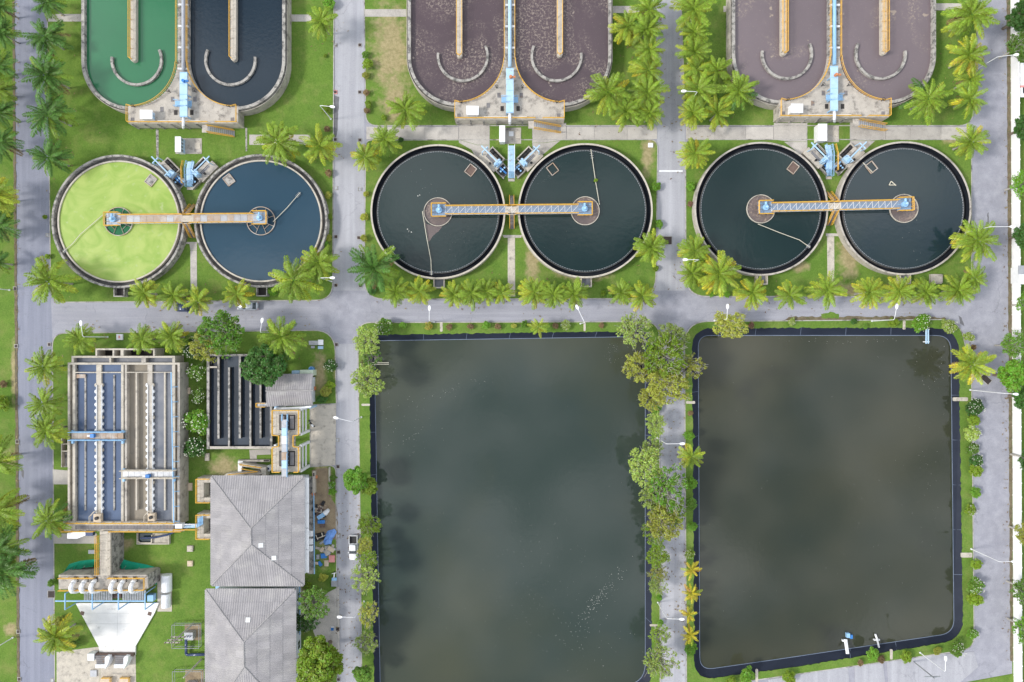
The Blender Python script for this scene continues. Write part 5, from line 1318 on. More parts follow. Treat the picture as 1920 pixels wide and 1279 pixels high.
for i in range(14):
    MB().pbox(187, 996.5 + i * 5.9, 207, 1002.2 + i * 5.9, 4.3 + i * 0.03, 4.75 + i * 0.03).build('deck_slab', M['conc_pale'], root)
a, b = g(207.5, 1078, 4.6), g(209, 998, 4.6); MB().box(a.x, a.x + 0.2, a.y, b.y, 0, 4.3).build('side_wall', M['conc_old'], root)
for x in (183.5, 187.5): rail(MB(), [g(x, 1004, 4.8), g(x, 1076, 4.8)], 1.0, 0.07, 1.5).build('railing', M['yellow'], root)
rail(MB(), [g(207, 998, 4.8), g(207, 1078, 4.8)], 1.0, 0.06, 1.8).build('railing', M['cream'], root)
o = MB().pprism([(126, 1000), (160, 995), (160, 1004), (145, 1010), (126, 1010)], 4.2, 4.5).build('canopy', M['wallwhite']); o.name = 'switch_canopy'; tag(o, 'white canopy jutting left of the access bridge head', 'canopy')
for x, y in ((130, 1004), (155, 1000)): p = g(x, y, 4.2); MB().box(p.x - 0.1, p.x + 0.1, p.y - 0.1, p.y + 0.1, 0, 4.2).build('post', M['galv'], o)
o = MB().pbox(160.5, 997, 174, 1005, 3.9, 4.7).build('motor_bank', M['car_blue']); tag(o, 'dark blue motor bank beside the white canopy', 'motor')
o = thing('forecourt_slab', 'bright white tapering concrete slab in front of the inlet works', 'slab', g(222, 1170))
def sx(y): return (144 + (y - 1129) * 0.535 if y < 1213 else 189.5, 300 - max(0, y - 1134) * 0.575 if y < 1211 else 256)
yb = [1129, 1148, 1168, 1189, 1210, 1227]
for ya, yc in zip(yb[:-1], yb[1:]):
    (l0, r0), (l1, r1) = sx(ya), sx(yc)
    for f0, f1 in ((0, 0.5), (0.5, 1)):
        q = lambda l, r, f: l + (r - l) * f
        MB().prism(W([(q(l0, r0, f0) + 0.12, ya + 0.12), (q(l0, r0, f1) - 0.12, ya + 0.12), (q(l1, r1, f1) - 0.12, yc - 0.12), (q(l1, r1, f0) + 0.12, yc - 0.12)]), 0.0, 0.5 + random.uniform(-0.006, 0.006)).build('slab_panel', M['slab_white'], o)
for x, y in ((157, 1148), (283, 1149)): MB().prism([(g(x, y).x + 0.55 * math.cos(R_(a)), g(x, y).y + 0.55 * math.sin(R_(a))) for a in (30, 120, 210, 300)], 0.5, 0.54).build('slab_hatch', M['brownwall'], o)
# blue pipe rack
root = thing('pipe_rack', 'long sky-blue pipe rack crossing the white slab', 'pipe rack', g(195, 1126))
mb = MB(); mb.pipe([g(104, 1127, 4.0), g(273, 1127, 4.0)], 0.16, 6); mb.build('pipe', M['blue'], root)
for x in (122, 173, 222, 272):
    mb = MB(); mb.tube(g(x, 1113, 4.1), g(x, 1143, 4.1), 0.14, 6); mb.build('cross_bar', M['blue'], root)
    for y in (1113, 1143):
        p = g(x, y, 4.1); mb = MB(); mb.tube((p.x, p.y, 0.15), p, 0.13, 6); mb.build('post', M['blue'], root)
o = MB().pbox(276, 1116, 287, 1128, 0.2, 1.5).build('pump_box', M['blue']); tag(o, 'sky-blue box at the right end of the pipe rack', 'box')
for y0, y1, w, lab in ((1081, 1112, 19, 'larger white rounded tank right of the inlet works'), (1117, 1142, 17, 'smaller white rounded tank right of the blue box')):
    root = thing('storage_tank', lab, 'tank', g(307, (y0 + y1) / 2))
    a, b = g(298, y1, 2.2), g(298 + w, y0, 2.2); rr = (b.x - a.x) / 2; cx_ = (a.x + b.x) / 2
    mb = MB(); mb.tube((cx_, a.y, 1.1), (cx_, b.y, 1.1), rr, 18); mb.build('shell', M['white'], root)
    mb = MB(); mb.box(cx_ - 0.7, cx_ + 0.7, a.y + 0.4, a.y + 0.7, 0.2, 0.9); mb.box(cx_ - 0.7, cx_ + 0.7, b.y - 0.7, b.y - 0.4, 0.2, 0.9); mb.build('saddle', M['conc'], root)
slab('plinth_slab', [(296, 1075), (323, 1075), (323, 1146), (296, 1146)], 0.2, 'conc_pale')
# green netting fences round the inlet works
for pts, lab in (([(122, 1073), (130, 1060), (150, 1054), (183, 1050)], 'green netting fence left of the access bridge'), ([(224, 1049), (245, 1055), (275, 1061), (292, 1066), (300, 1084)], 'green netting fence right of the access bridge')):
    P = []
    for a, b in zip(pts[:-1], pts[1:]):
        for k in range(6): P.append((a[0] + (b[0] - a[0]) * k / 6, a[1] + (b[1] - a[1]) * k / 6))
    P.append(pts[-1]); rnd = random.Random(len(lab))
    mb = MB(); vs = []; n = len(P)
    for x, y in P:
        p = g(x, y, 0.2); t = g(x, y, 0.2) + Vector((rnd.uniform(-0.1, 0.1), -0.9 + rnd.uniform(-0.15, 0.15), 1.7)); vs += [p + Vector((0, 0.25, 0)), t, t + Vector((0, 0.05, 0))]
    fs = [(3 * i, 3 * i + 1, 3 * i + 4, 3 * i + 3) for i in range(n - 1)] + [(3 * i + 1, 3 * i + 2, 3 * i + 5, 3 * i + 4) for i in range(n - 1)]
    mb.add(vs, fs); o = mb.build('netting_fence', M['green_net'], smooth=True); tag(o, lab, 'fence')
    mb = MB()
    for x, y in P[::5]: p = g(x, y, 0.2); mb.tube(p, p + Vector((0, -0.8, 1.8)), 0.05, 5)
    mb.build('stake', M['galv'], o)
# two screens at the lower end of the slab
for x, lab in ((177, 'left of the two white-hooded bar screens below the slab'), (212, 'right of the two white-hooded bar screens below the slab')):
    root = thing('bar_screen', lab, 'bar screen', g(x + 14, 1240))
    a = g(x, 1254, 2.0); b = g(x + 20, 1230, 2.0)
    for i in range(4): MB().box(a.x, b.x, b.y - 0.1 - 0.45 * (i + 1), b.y - 0.16 - 0.45 * i, 1.0, 1.5 - 0.06 * i).build('rake_bar', M['grate'], root)
    MB().box(a.x, b.x, a.y, a.y + 0.75, 0.2, 1.7).build('hood', M['white'], root)
    mb = MB(); n = 8
    pr = [(b.x, a.y - 0.1)] + [(b.x + 1.0 * math.sin(R_(90 * i / n)), a.y - 0.1 + (b.y - a.y) * (i / n)) for i in range(n + 1)] + [(b.x + 0.3, b.y), (b.x, b.y - 0.4)]
    mb.prism(pr, 0.2, 2.1); mb.build('side_plate', M['white'], root)
    rail(MB(), [g(x + 18, 1268, 0.8), g(x + 34, 1268, 0.8), g(x + 34, 1282, 0.8)], 1.0, 0.08, 1.2).build('railing', M['yellow'], root)
    MB().pprism([(x + 12, 1272), (x + 30, 1272), (x + 26, 1290), (x + 6, 1290)], 0.1, 1.0).build('chute', M['sandbox'], root)
o = MB().pbox(164, 1226, 176, 1239, 0, 1.6).build('meter_box', M['white']); tag(o, 'small white box at the left end of the screens', 'box')
o = MB().pbox(176, 1226, 250, 1231, 0, 1.2).build('sluice_beam', M['brownwall']); tag(o, 'rusty sluice beam along the lower edge of the slab', 'beam')
o = MB().pbox(169, 1257, 181, 1269, 0, 0.4).build('steel_plate', M['galv']); tag(o, 'grey steel plate on the concrete below the screens', 'plate')
# tanks, boxes and trapdoors lying on the lawns
for x, y, w, h, m, lab in ((224, 632, 12, 11, 'white', 'white box with red emblem on the lawn above the settling tank'), (356, 1029, 11, 11, 'conc_pale', 'upper of two square covers on the lawn left of the building'), (356, 1057, 10, 10, 'sandbox', 'lower of two square covers on the lawn left of the building'),
                           (353, 733, 7, 12, 'sandbox', 'upper tan cover between the settling tank and shrubs'), (356, 913, 8, 14, 'sandbox', 'lower tan cover between the settling tank and railed pit'), (388, 857, 8, 14, 'conc_pale', 'pale cover at the lower corner of the contact basin'),
                           (172, 1035, 13, 7, 'pipe_grey', 'dark grey cover left of the access bridge'), (1756, 523, 20, 18, 'conc', 'grey box by the kerb below the tank nearest the wall'), (1220, 272, 9, 8, 'wallwhite', 'small white square cover on the lawn right of the weed-tuft tank'), (622, 1048, 11, 13, 'red', 'pink-red lid lying on the grass beside the road')):
    o = MB().pbox(x - w / 2, y - h / 2, x + w / 2, y + h / 2, 0, 0.9 if w == 20 else 0.45).build('ground_cover_box' if w != 20 else 'concrete_box', M[m])
    o.name = 'inspection_cover' if w < 20 else 'concrete_box'; tag(o, lab, 'cover' if w < 20 else 'box')
    a, b = g(x - w / 2 + 1.2, y + h / 2 - 1.2, 0.45), g(x + w / 2 - 1.2, y - h / 2 + 1.2, 0.45)
    zt = 0.9 if w == 20 else 0.45
    MB().box(a.x, b.x, a.y, b.y, zt, zt + 0.06).build('lid', M['red'] if 'emblem' in lab and False else M[m], o)
    if 'emblem' in lab: MB().box((a.x + b.x) / 2 - 0.2, (a.x + b.x) / 2 + 0.2, a.y + 0.2, b.y - 0.2, zt + 0.06, zt + 0.07).build('emblem', M['red'], o)
root = thing('settling_box', 'small dark water box with cream pipe right of the access bridge', 'box', g(285, 1010))
for a in ((256, 1000, 258, 1021), (315, 1000, 317, 1021), (258.2, 1019, 314.8, 1021)): MB().pbox(*a, 0, 0.8).build('wall', M['conc_pale'], root)
MB().pbox(258.2, 1000, 286, 1018.8, 0, 0.35).build('dark_water', M['car_teal'], root); MB().pbox(286.2, 1000, 314.8, 1018.8, 0, 0.45).build('floor', M['conc_pale'], root)
mb = MB(); mb.pipe([g(259, 1015, 0.7), g(262, 1018, 0.7), g(284, 1018, 0.7), g(285, 1003, 0.7)], 0.16, 6); mb.build('pipe', M['cream'], root); mb = MB(); mb.pipe([g(264, 1009, 1.0), g(290, 1008, 1.0), g(314, 1003, 1.6), g(326, 998, 3.0)], 0.22, 8); mb.build('hose', M['car_blue'], root)
# weir boxes left of the settling tank
root = thing('weir_box', 'small stepped weir box against the left wall of the settling tank', 'box', g(120, 860))
for i, a in enumerate(((114.5, 822, 116, 876), (126, 822, 127, 876), (116.2, 845, 125.8, 847), (116.2, 832, 125.8, 833.5))): MB().pbox(*a, 0, 1.4).build('wall', M['conc_pale'], root)
MB().pbox(116.2, 847.2, 125.8, 876, 0, 0.5).build('floor', M['conc_old'], root)

# ---------------------------------------------------------------- transformer yards and utility poles
for x0, y0, x1, y1, lab in ((331, 1165, 381, 1208, 'wire-fenced transformer yard beside the second building, upper one'), (332, 1251, 386, 1310, 'wire-fenced transformer yard at the bottom beside the second building')):
    root = thing('transformer_yard', lab, 'fence', g((x0 + x1) / 2, (y0 + y1) / 2))
    mb = MB(); pts = [g(x0, y0, 0.13), g(x1, y0, 0.13), g(x1, y1, 0.13), g(x0, y1, 0.13), g(x0, y0, 0.13)]
    rail(mb, pts, 2.0, 0.06, 2.2, (1.0, 0.5)); mb.build('fence', M['galv'], root)
    MB().prism(W([(x0 + 16, y0 + 5), (x1 - 4, y0 + 5), (x1 - 4, y1 - 8), (x0 + 16, y1 - 8)]), 0, 0.17).build('gravel_bed', M['soil'], root)
    c = g((x0 + x1) / 2 + 4, (y0 + y1) / 2, 0)
    tr = thing('transformer', 'grey-white transformer inside the ' + ('upper' if y0 < 1200 else 'bottom') + ' wire-fenced yard', 'transformer', (c.x, c.y, 0))
    MB().box(c.x - 0.9, c.x + 0.9, c.y - 0.7, c.y + 0.7, 0.17, 1.6).build('case', M['galv'], tr)
    mb = MB()
    for i in range(7): mb.box(c.x - 0.85 + i * 0.26, c.x - 0.75 + i * 0.26, c.y - 1.0, c.y - 0.7, 0.3, 1.4)
    mb.build('fin', M['white'], tr)
    for i in range(3): mb = MB(); mb.tube((c.x - 0.5 + i * 0.5, c.y, 1.6), (c.x - 0.5 + i * 0.5, c.y, 2.2), 0.09, 8); mb.build('bushing', M['car_blue'], tr)
mb = MB(); mb.pipe([g(353, 1194, 1.3), g(349, 1200, 1.2), g(349, 1226, 0.8), g(352, 1228, 0.8), g(388, 1227, 0.8)], 0.3, 8); tag(mb.build('cable_duct', M['car_blue'], smooth=True), 'dark bent cable duct from the upper transformer to the building', 'duct')
for (bx, by), hh, lab in (((362, 1170), 9.0, 'concrete utility pole with three crossarms beside the transformer yard'), ((378, 1236), 8.0, 'plain concrete utility pole by the bottom transformer yard')):
    b = g(bx, by); root = thing('utility_pole', lab, 'utility pole', b)
    mb = MB(); mb.tube(b, b + Vector((0, 0, hh)), 0.2, 8, 0.14); mb.build('pole', M['conc'], root)
    if hh == 9.0:
        for z in (6.2, 7.6, 8.8):
            MB().box(b.x - 1.5, b.x + 1.5, b.y - 0.1, b.y + 0.1, z, z + 0.2).build('crossarm', M['conc_pale'], root)
            for k in (-1.3, -0.5, 0.5, 1.3):
                mb = MB(); mb.tube((b.x + k, b.y, z + 0.2), (b.x + k, b.y, z + 0.5), 0.1, 6); mb.build('insulator', M['brownwall'], root)
b = g(1778, 1262); root = thing('utility_pole', 'steel lattice utility pole with crossarm at the lower right yard', 'utility pole', g(1700, 1222))
p = g(1712, 1240); mb = MB(); mb.tube(p, p + Vector((0, 0, 7.5)), 0.14, 6); mb.build('pole', M['galv'], root); MB().box(p.x - 1.6, p.x + 1.6, p.y - 0.1, p.y + 0.1, 6.6, 6.8).build('crossarm', M['galv'], root)

# ---------------------------------------------------------------- yard clutter beside the larger building
def heap(cx, cy, n, spread, size, ms, name, label, cat, seed, flat=False):
    rnd = random.Random(seed); root = thing(name, label, cat, g(cx, cy))
    for i in range(n):
        p = g(cx + rnd.gauss(0, spread[0]), cy + rnd.gauss(0, spread[1])); a = rnd.uniform(0, 3.14); s = size * rnd.uniform(0.5, 1.3)
        MB().obox(p, (math.cos(a), math.sin(a)), (-math.sin(a), math.cos(a)), s, s * rnd.uniform(0.3, 0.8), 0.12, 0.2 + rnd.uniform(0.05, 0.35)).build('scrap_piece', M[rnd.choice(ms)], root)
heap(601, 955, 34, (4.5, 6), 0.4, ['brownwall', 'iron', 'wood', 'conc_pale', 'black'], 'scrap_heap', 'heap of dark scrap and bricks beside the larger building', 'scrap', 1)
heap(608, 1035, 16, (8, 9), 0.6, ['wood', 'conc', 'galv', 'sandbox', 'blue_deep'], 'scrap_heap', 'scattered boards and scrap below the blue tarpaulin', 'scrap', 2)
root = thing('concrete_mixer', 'blue machine with white drum on the bare soil', 'mixer', g(606, 968))
p = g(604, 966); MB().obox(p, (1, 0.6), (-0.6, 1), 0.8, 0.4, 0.3, 1.0).build('chassis', M['blue'], root); q = g(613, 960, 1.0); mb = MB(); mb.tube(q + Vector((-0.4, -0.3, 0)), q + Vector((0.4, 0.5, 0.2)), 0.55, 14, 0.35); mb.build('drum', M['white'], root)
for k in (-0.6, 0.6): r = p + Vector((k, -0.3, 0.35)); mb = MB(); mb.tube(r - Vector((0, 0.08, 0)), r + Vector((0, 0.08, 0)), 0.3, 12); mb.build('wheel', M['black'], root)
root = thing('handcart', 'dark blue handcart with basket below the concrete mixer', 'handcart', g(605, 978))
p = g(604, 977); MB().obox(p, (1, 0), (0, 1), 0.75, 0.35, 0.4, 0.8).build('tray', M['blue_deep'], root); MB().obox(p + Vector((0.2, -0.8, 0)), (1, 0), (0, 1), 0.5, 0.4, 0.25, 0.7).build('basket', M['brownwall'], root)
mb = MB(); mb.tube(p + Vector((0.75, 0.2, 0.7)), p + Vector((1.3, 0.2, 0.9)), 0.05, 5); mb.tube(p + Vector((0.75, -0.2, 0.7)), p + Vector((1.3, -0.2, 0.9)), 0.05, 5); mb.build('handle', M['galv'], root)
def tarp(pts, m, name, label, cat, seed, h=0.9):
    rnd = random.Random(seed); c = Vector((sum(p[0] for p in pts) / len(pts), sum(p[1] for p in pts) / len(pts)))
    vs, fs = [], []; rings = 4; n = len(pts)
    for k in range(rings + 1):
        f = 1 - k / rings
        for x, y in pts:
            q = g(c.x + (x - c.x) * f, c.y + (y - c.y) * f, 0)
            vs.append((q.x + rnd.uniform(-0.1, 0.1), q.y + rnd.uniform(-0.1, 0.1), 0.15 + (h * (1 - f) ** 0.6 if k else 0.0) + rnd.uniform(0, 0.22)))
    for k in range(rings):
        for i in range(n): fs.append((k * n + i, k * n + (i + 1) % n, (k + 1) * n + (i + 1) % n, (k + 1) * n + i))
    mb = MB(); mb.add(vs, fs); o = mb.build(name, M[m]); return tag(o, label, cat)
tarp(rpoly([(613, 997, 4), (628, 990, 4), (632, 996, 3), (624, 1010, 4), (622, 1020, 3), (607, 1021, 3), (606, 1014, 3)], 3), 'tarp', 'tarpaulin', 'crumpled bright blue tarpaulin at the roadside kerb', 'tarpaulin', 3)
o = tarp(rpoly([(590, 1001, 3), (608, 996, 3), (612, 1008, 3), (592, 1016, 3)], 3), 'black', 'tarpaulin', 'dark tarpaulin weighted with planks beside the blue one', 'tarpaulin', 4, 0.7)
mb = MB()
for a, b in (((592, 1003), (596, 1012)), ((603, 999), (605, 1007)), ((594, 1010), (610, 1004))): mb.tube(g(*a, 1.0), g(*b, 1.0), 0.09, 4)
mb.build('plank', M['cream'], o)
o = MB().pbox(608, 1051, 616, 1062, 0.13, 0.3).build('crate_lid', M['sandbox']); tag(o, 'tan wooden lid on the grass beside the red one', 'lid')
root = thing('trike', 'white and blue cargo trike parked on the grass by the kerb', 'trike', g(626, 1092))
MB().pbox(621, 1089, 631, 1100, 0.4, 1.0).build('cargo_box', M['galv'], root); MB().pbox(622, 1084, 631, 1089, 0.7, 1.1).build('seat', M['blue'], root); mb = MB(); mb.tube(g(626, 1084, 0.9), g(627, 1074, 0.9), 0.12, 6); mb.tube(g(622, 1076, 1.0), g(631, 1074, 1.0), 0.06, 5); mb.build('handlebar', M['white'], root)
for x, y in ((621, 1095), (631, 1095), (627, 1074)): p = g(x, y, 0.3); mb = MB(); mb.tube(p - Vector((0.06, 0, 0)), p + Vector((0.06, 0, 0)), 0.3, 12); mb.build('wheel', M['black'], root)
root = thing('motorcycle', 'dark motorcycle parked on the concrete driveway', 'motorcycle', g(584, 793))
p = g(583, 791); q = g(588, 797)
mb = MB(); mb.tube(p + Vector((0, 0, 0.65)), q + Vector((0, 0, 0.65)), 0.2, 8); mb.build('body', M['black'], root)
for c in (p + (p - q) * 0.35, q + (q - p) * 0.25): c = Vector((c.x, c.y, 0.42)); n_ = Vector(((p - q).y, -(p - q).x, 0)).normalized(); mb = MB(); mb.tube(c - n_ * 0.07, c + n_ * 0.07, 0.3, 12); mb.build('wheel', M['black'], root)
mb = MB(); n_ = Vector(((p - q).y, -(p - q).x, 0)).normalized(); mb.tube(p - n_ * 0.45 + Vector((0, 0, 1.05)), p + n_ * 0.45 + Vector((0, 0, 1.05)), 0.05, 6); mb.build('handlebar', M['galv'], root)
MB().obox(q + Vector((0, 0, 0)), (p - q), n_, 0.3, 0.17, 0.8, 0.95).build('seat', M['wallwhite'], root)
for i, (x, y, m, lab) in enumerate(((623, 1180, 'white', 'white chair with blue seat by the lower kerb path'),)):
    root = thing('chair', lab, 'chair', g(x, y)); MB().pbox(x - 2.5, y - 2.5, x + 2.5, y + 2.5, 0.4, 0.48).build('seat', M['blue_deep'], root); MB().pbox(x - 2.5, y - 4, x + 2.5, y - 3, 0.5, 1.0).build('backrest', M['white'], root)
    mb = MB()
    for a, b_ in ((-2, -2), (2, -2), (-2, 2), (2, 2)): p = g(x + a, y + b_); mb.tube(p + Vector((0, 0, 0.12)), p + Vector((0, 0, 0.42)), 0.04, 5)
    mb.build('leg', M['white'], root)
root = thing('partition_wall', 'low pale block wall with small dark opening right of the larger building', 'wall', g(588, 895))
MB().pbox(586, 884, 590.5, 925, 0, 1.2).build('wall', M['conc_pale'], root); MB().pbox(587, 887, 589.5, 893, 1.2, 1.24).build('opening', M['hole'], root)
o = MB().pprism([(616, 876), (619, 876), (619, 917), (616, 917)], 0, 0.5).build('garden_edging', M['conc_pale']); tag(o, 'pale concrete edging of the small flower bed by the road', 'edging')
for x, y, lab in ((594, 893, 'upper terracotta pot by the low block wall'), (589, 925, 'lower terracotta pot at the end of the low block wall')):
    c = g(x, y); mb = MB(); mb.tube((c.x, c.y, 0.13), (c.x, c.y, 0.7), 0.25, 12, 0.4); o = mb.build('flower_pot', M['orange']); tag(o, lab, 'pot'); mb = MB(); mb.disc((c.x, c.y), 0.32, 0.66, 12); mb.build('earth', M['soil'], o)
c = g(1, 0)
# small jetties on the ponds
root = thing('pond_intake', 'pale blue twin-pipe intake with float at the upper right of the pond', 'intake', g(1738, 635))
for x in (1736.5, 1740.5): mb = MB(); mb.pipe([g(x, 617, 0.4), g(x, 644, -1.0)], 0.16, 6); mb.build('pipe', M['blue_pale'], root)
MB().pbox(1734, 640, 1743, 642, -1.5, -0.8).build('float', M['white'], root)
root = thing('pond_intake', 'white jetty with a blue pump float at the lower edge of the pond', 'intake', g(1587, 1210))
mb = MB(); mb.pipe([g(1588, 1226, 0.3), g(1584, 1199, -1.3)], 0.22, 6); mb.pipe([g(1591, 1226, 0.3), g(1587, 1199, -1.3)], 0.16, 6); mb.build('pipe', M['wallwhite'], root)
MB().pbox(1580, 1200, 1589, 1203.5, -1.6, -1.1).build('float', M['white'], root); MB().pbox(1588, 1188, 1594, 1196, -1.6, -0.9).build('pump', M['blue'], root); MB().pbox(1594.3, 1191, 1599, 1198, -1.6, -1.2).build('pontoon', M['blue_deep'], root)
root = thing('pond_intake', 'thin white pipe jetty right of the blue pump float', 'intake', g(1645, 1200))
mb = MB(); mb.pipe([g(1648, 1214, 0.3), g(1644, 1197, -1.2), g(1641, 1189, -1.3)], 0.2, 6); mb.build('pipe', M['wallwhite'], root); MB().pbox(1639, 1199, 1650, 1201.5, -1.6, -1.1).build('float', M['white'], root)
root = thing('pond_intake', 'plank jetty reaching into the middle pond at its upper left', 'intake', g(712, 681))
for y in (680, 683): mb = MB(); mb.tube(g(696, y, 0.3), g(729, y, -1.0), 0.09, 5); mb.build('pole', M['rope'], root)
MB().pbox(694, 679, 704, 684, -0.6, 0.25).build('deck', M['conc_pale'], root)

# ---------------------------------------------------------------- boundary wall and neighbour building
root = thing('boundary_wall', 'long white boundary wall along the right-hand road', 'wall', g(1897, 600))
ys = -60
i = 0
while ys < 1270:
    a, b = g(1893.5 + ys * 0.0045, ys), g(1893.5 + (ys + 25) * 0.0045, ys + 25)
    MB().prism([a + Vector((0.12, -0.03, 0)), a + Vector((0.37, -0.03, 0)), b + Vector((0.37, 0.03, 0)), b + Vector((0.12, 0.03, 0))], 0, 2.2).build('wall_panel', M['wallwhite'], root)
    MB().box(a.x + 0.05, a.x + 0.42, a.y - 0.14, a.y + 0.14, 0, 2.26).build('post', M['wallwhite'], root)
    ys += 26; i += 1
root = thing('neighbour_building', 'white flat-roofed building beyond the boundary wall at upper right', 'building', g(1935, 150))
MB().pbox(1918, 120, 2000, 175, 0, 2.2).build('wall', M['wallwhite'], root); MB().pbox(1914, 118, 2002, 146, 2.2, 2.4).build('roof', M['white'], root); MB().pbox(1914, 146.3, 2002, 160, 2.2, 2.35).build('roof', M['wallwhite'], root)
MB().pbox(1914, 160.3, 2002, 163.5, 2.1, 2.32).build('fascia', M['red'], root); MB().pbox(1914, 164, 2002, 182, 2.0, 2.2).build('porch_roof', M['white'], root)
root = thing('neighbour_building', 'small white hut beyond the boundary wall near the round tanks', 'building', g(1915, 515)); MB().pbox(1912, 500, 1950, 530, 0, 2.6).build('wall', M['white'], root); MB().pbox(1910, 498, 1952, 514, 2.6, 2.75).build('roof', M['galv'], root); MB().pbox(1911, 514.5, 1952, 533, 2.6, 2.72).build('roof', M['white'], root)

# ---------------------------------------------------------------- street lamps
LAMPS = [((1817, 138), (1903, 103), 'beside the boundary road palms near the top'), ((1634, 602), (1681, 577), 'on the verge above the right-hand pond, reaching up'), ((814, 604), (805, 580), 'on the verge above the middle pond, left one'),
         ((1088, 607), (1083, 578), 'on the verge above the middle pond, right one'), ((1339, 601), (1364, 577), 'rising out of the bushy tree at the right-hand pond corner'), ((1287, 200), (1284, 171), 'among the palms beside the lane at the top'),
         ((621, 224), (621, 200), 'by the middle road above the slate-blue tank'), ((1290, 496), (1287, 487), 'among the palms below the lane speed bump'), ((622, 528), (621, 521), 'by the middle road below the slate-blue tank'),
         ((1803, 438), (1896, 425), 'reaching over the white wall by the last round tank'), ((1818, 731), (1902, 739), 'reaching over the wall beside the leaning pond palm'), ((1820, 1029), (1899, 1053), 'reaching over the wall at the lower right'),
         ((1724, 1223), (1773, 1237), 'at the lower right corner of the pond'), ((1233, 1129), (1276, 1161), 'on the lane between the ponds, lower one'), ((1232, 821), (1277, 832), 'on the lane between the ponds, upper one'),
         ((683, 1127), (639, 1157), 'at the left bank of the middle pond, lower one'), ((678, 782), (632, 784), 'at the left bank of the middle pond, upper one'), ((516, 624), (491, 603), 'beside the feathery palm below the cross road'),
         ((203, 632), (152, 608), 'on the lawn corner above the settling tank'), ((25, 1195), (-60, 1240), 'at the left edge of the picture near the bottom'), ((19, 544), (-60, 541), 'at the left edge of the picture beside the lime-green tank')]
for (bx, by), (hx, hy), lab in LAMPS:
    b = g(bx, by); hd = g(hx, hy, 8.9); top = b + Vector((0, 0, 8.4))
    root = thing('street_lamp', 'white street lamp ' + lab, 'street lamp', b, 'street lamps along the roads')
    mb = MB(); mb.tube(b, b + Vector((0, 0, 0.35)), 0.18, 8); mb.tube(b, top, 0.10, 8, 0.06); mb.build('pole', M['white'], root)
    dv = hd - top; L = Vector((dv.x, dv.y, 0)).length
    e = hd if L < 4.5 else top + Vector((dv.x, dv.y, 0)) * (4.5 / L) + Vector((0, 0, 0.5))
    mb = MB(); mb.pipe([top, top.lerp(e, 0.12) + Vector((0, 0, 0.2)), e], 0.055, 6); mb.build('arm', M['white'], root)
    t = Vector((e.x - top.x, e.y - top.y, 0)).normalized(); n_ = Vector((-t.y, t.x, 0))
    mb = MB(); pts = [(0.0, 0.1), (0.25, 0.22), (0.6, 0.27), (0.95, 0.2), (1.05, 0.08)]
    poly = [e + t * (x - 0.3) + n_ * y for x, y in pts] + [e + t * (x - 0.3) - n_ * y for x, y in pts[::-1]]
    mb.prism(poly, e.z - 0.08, e.z + 0.12); mb.build('lamp_head', M['wallwhite'], root)

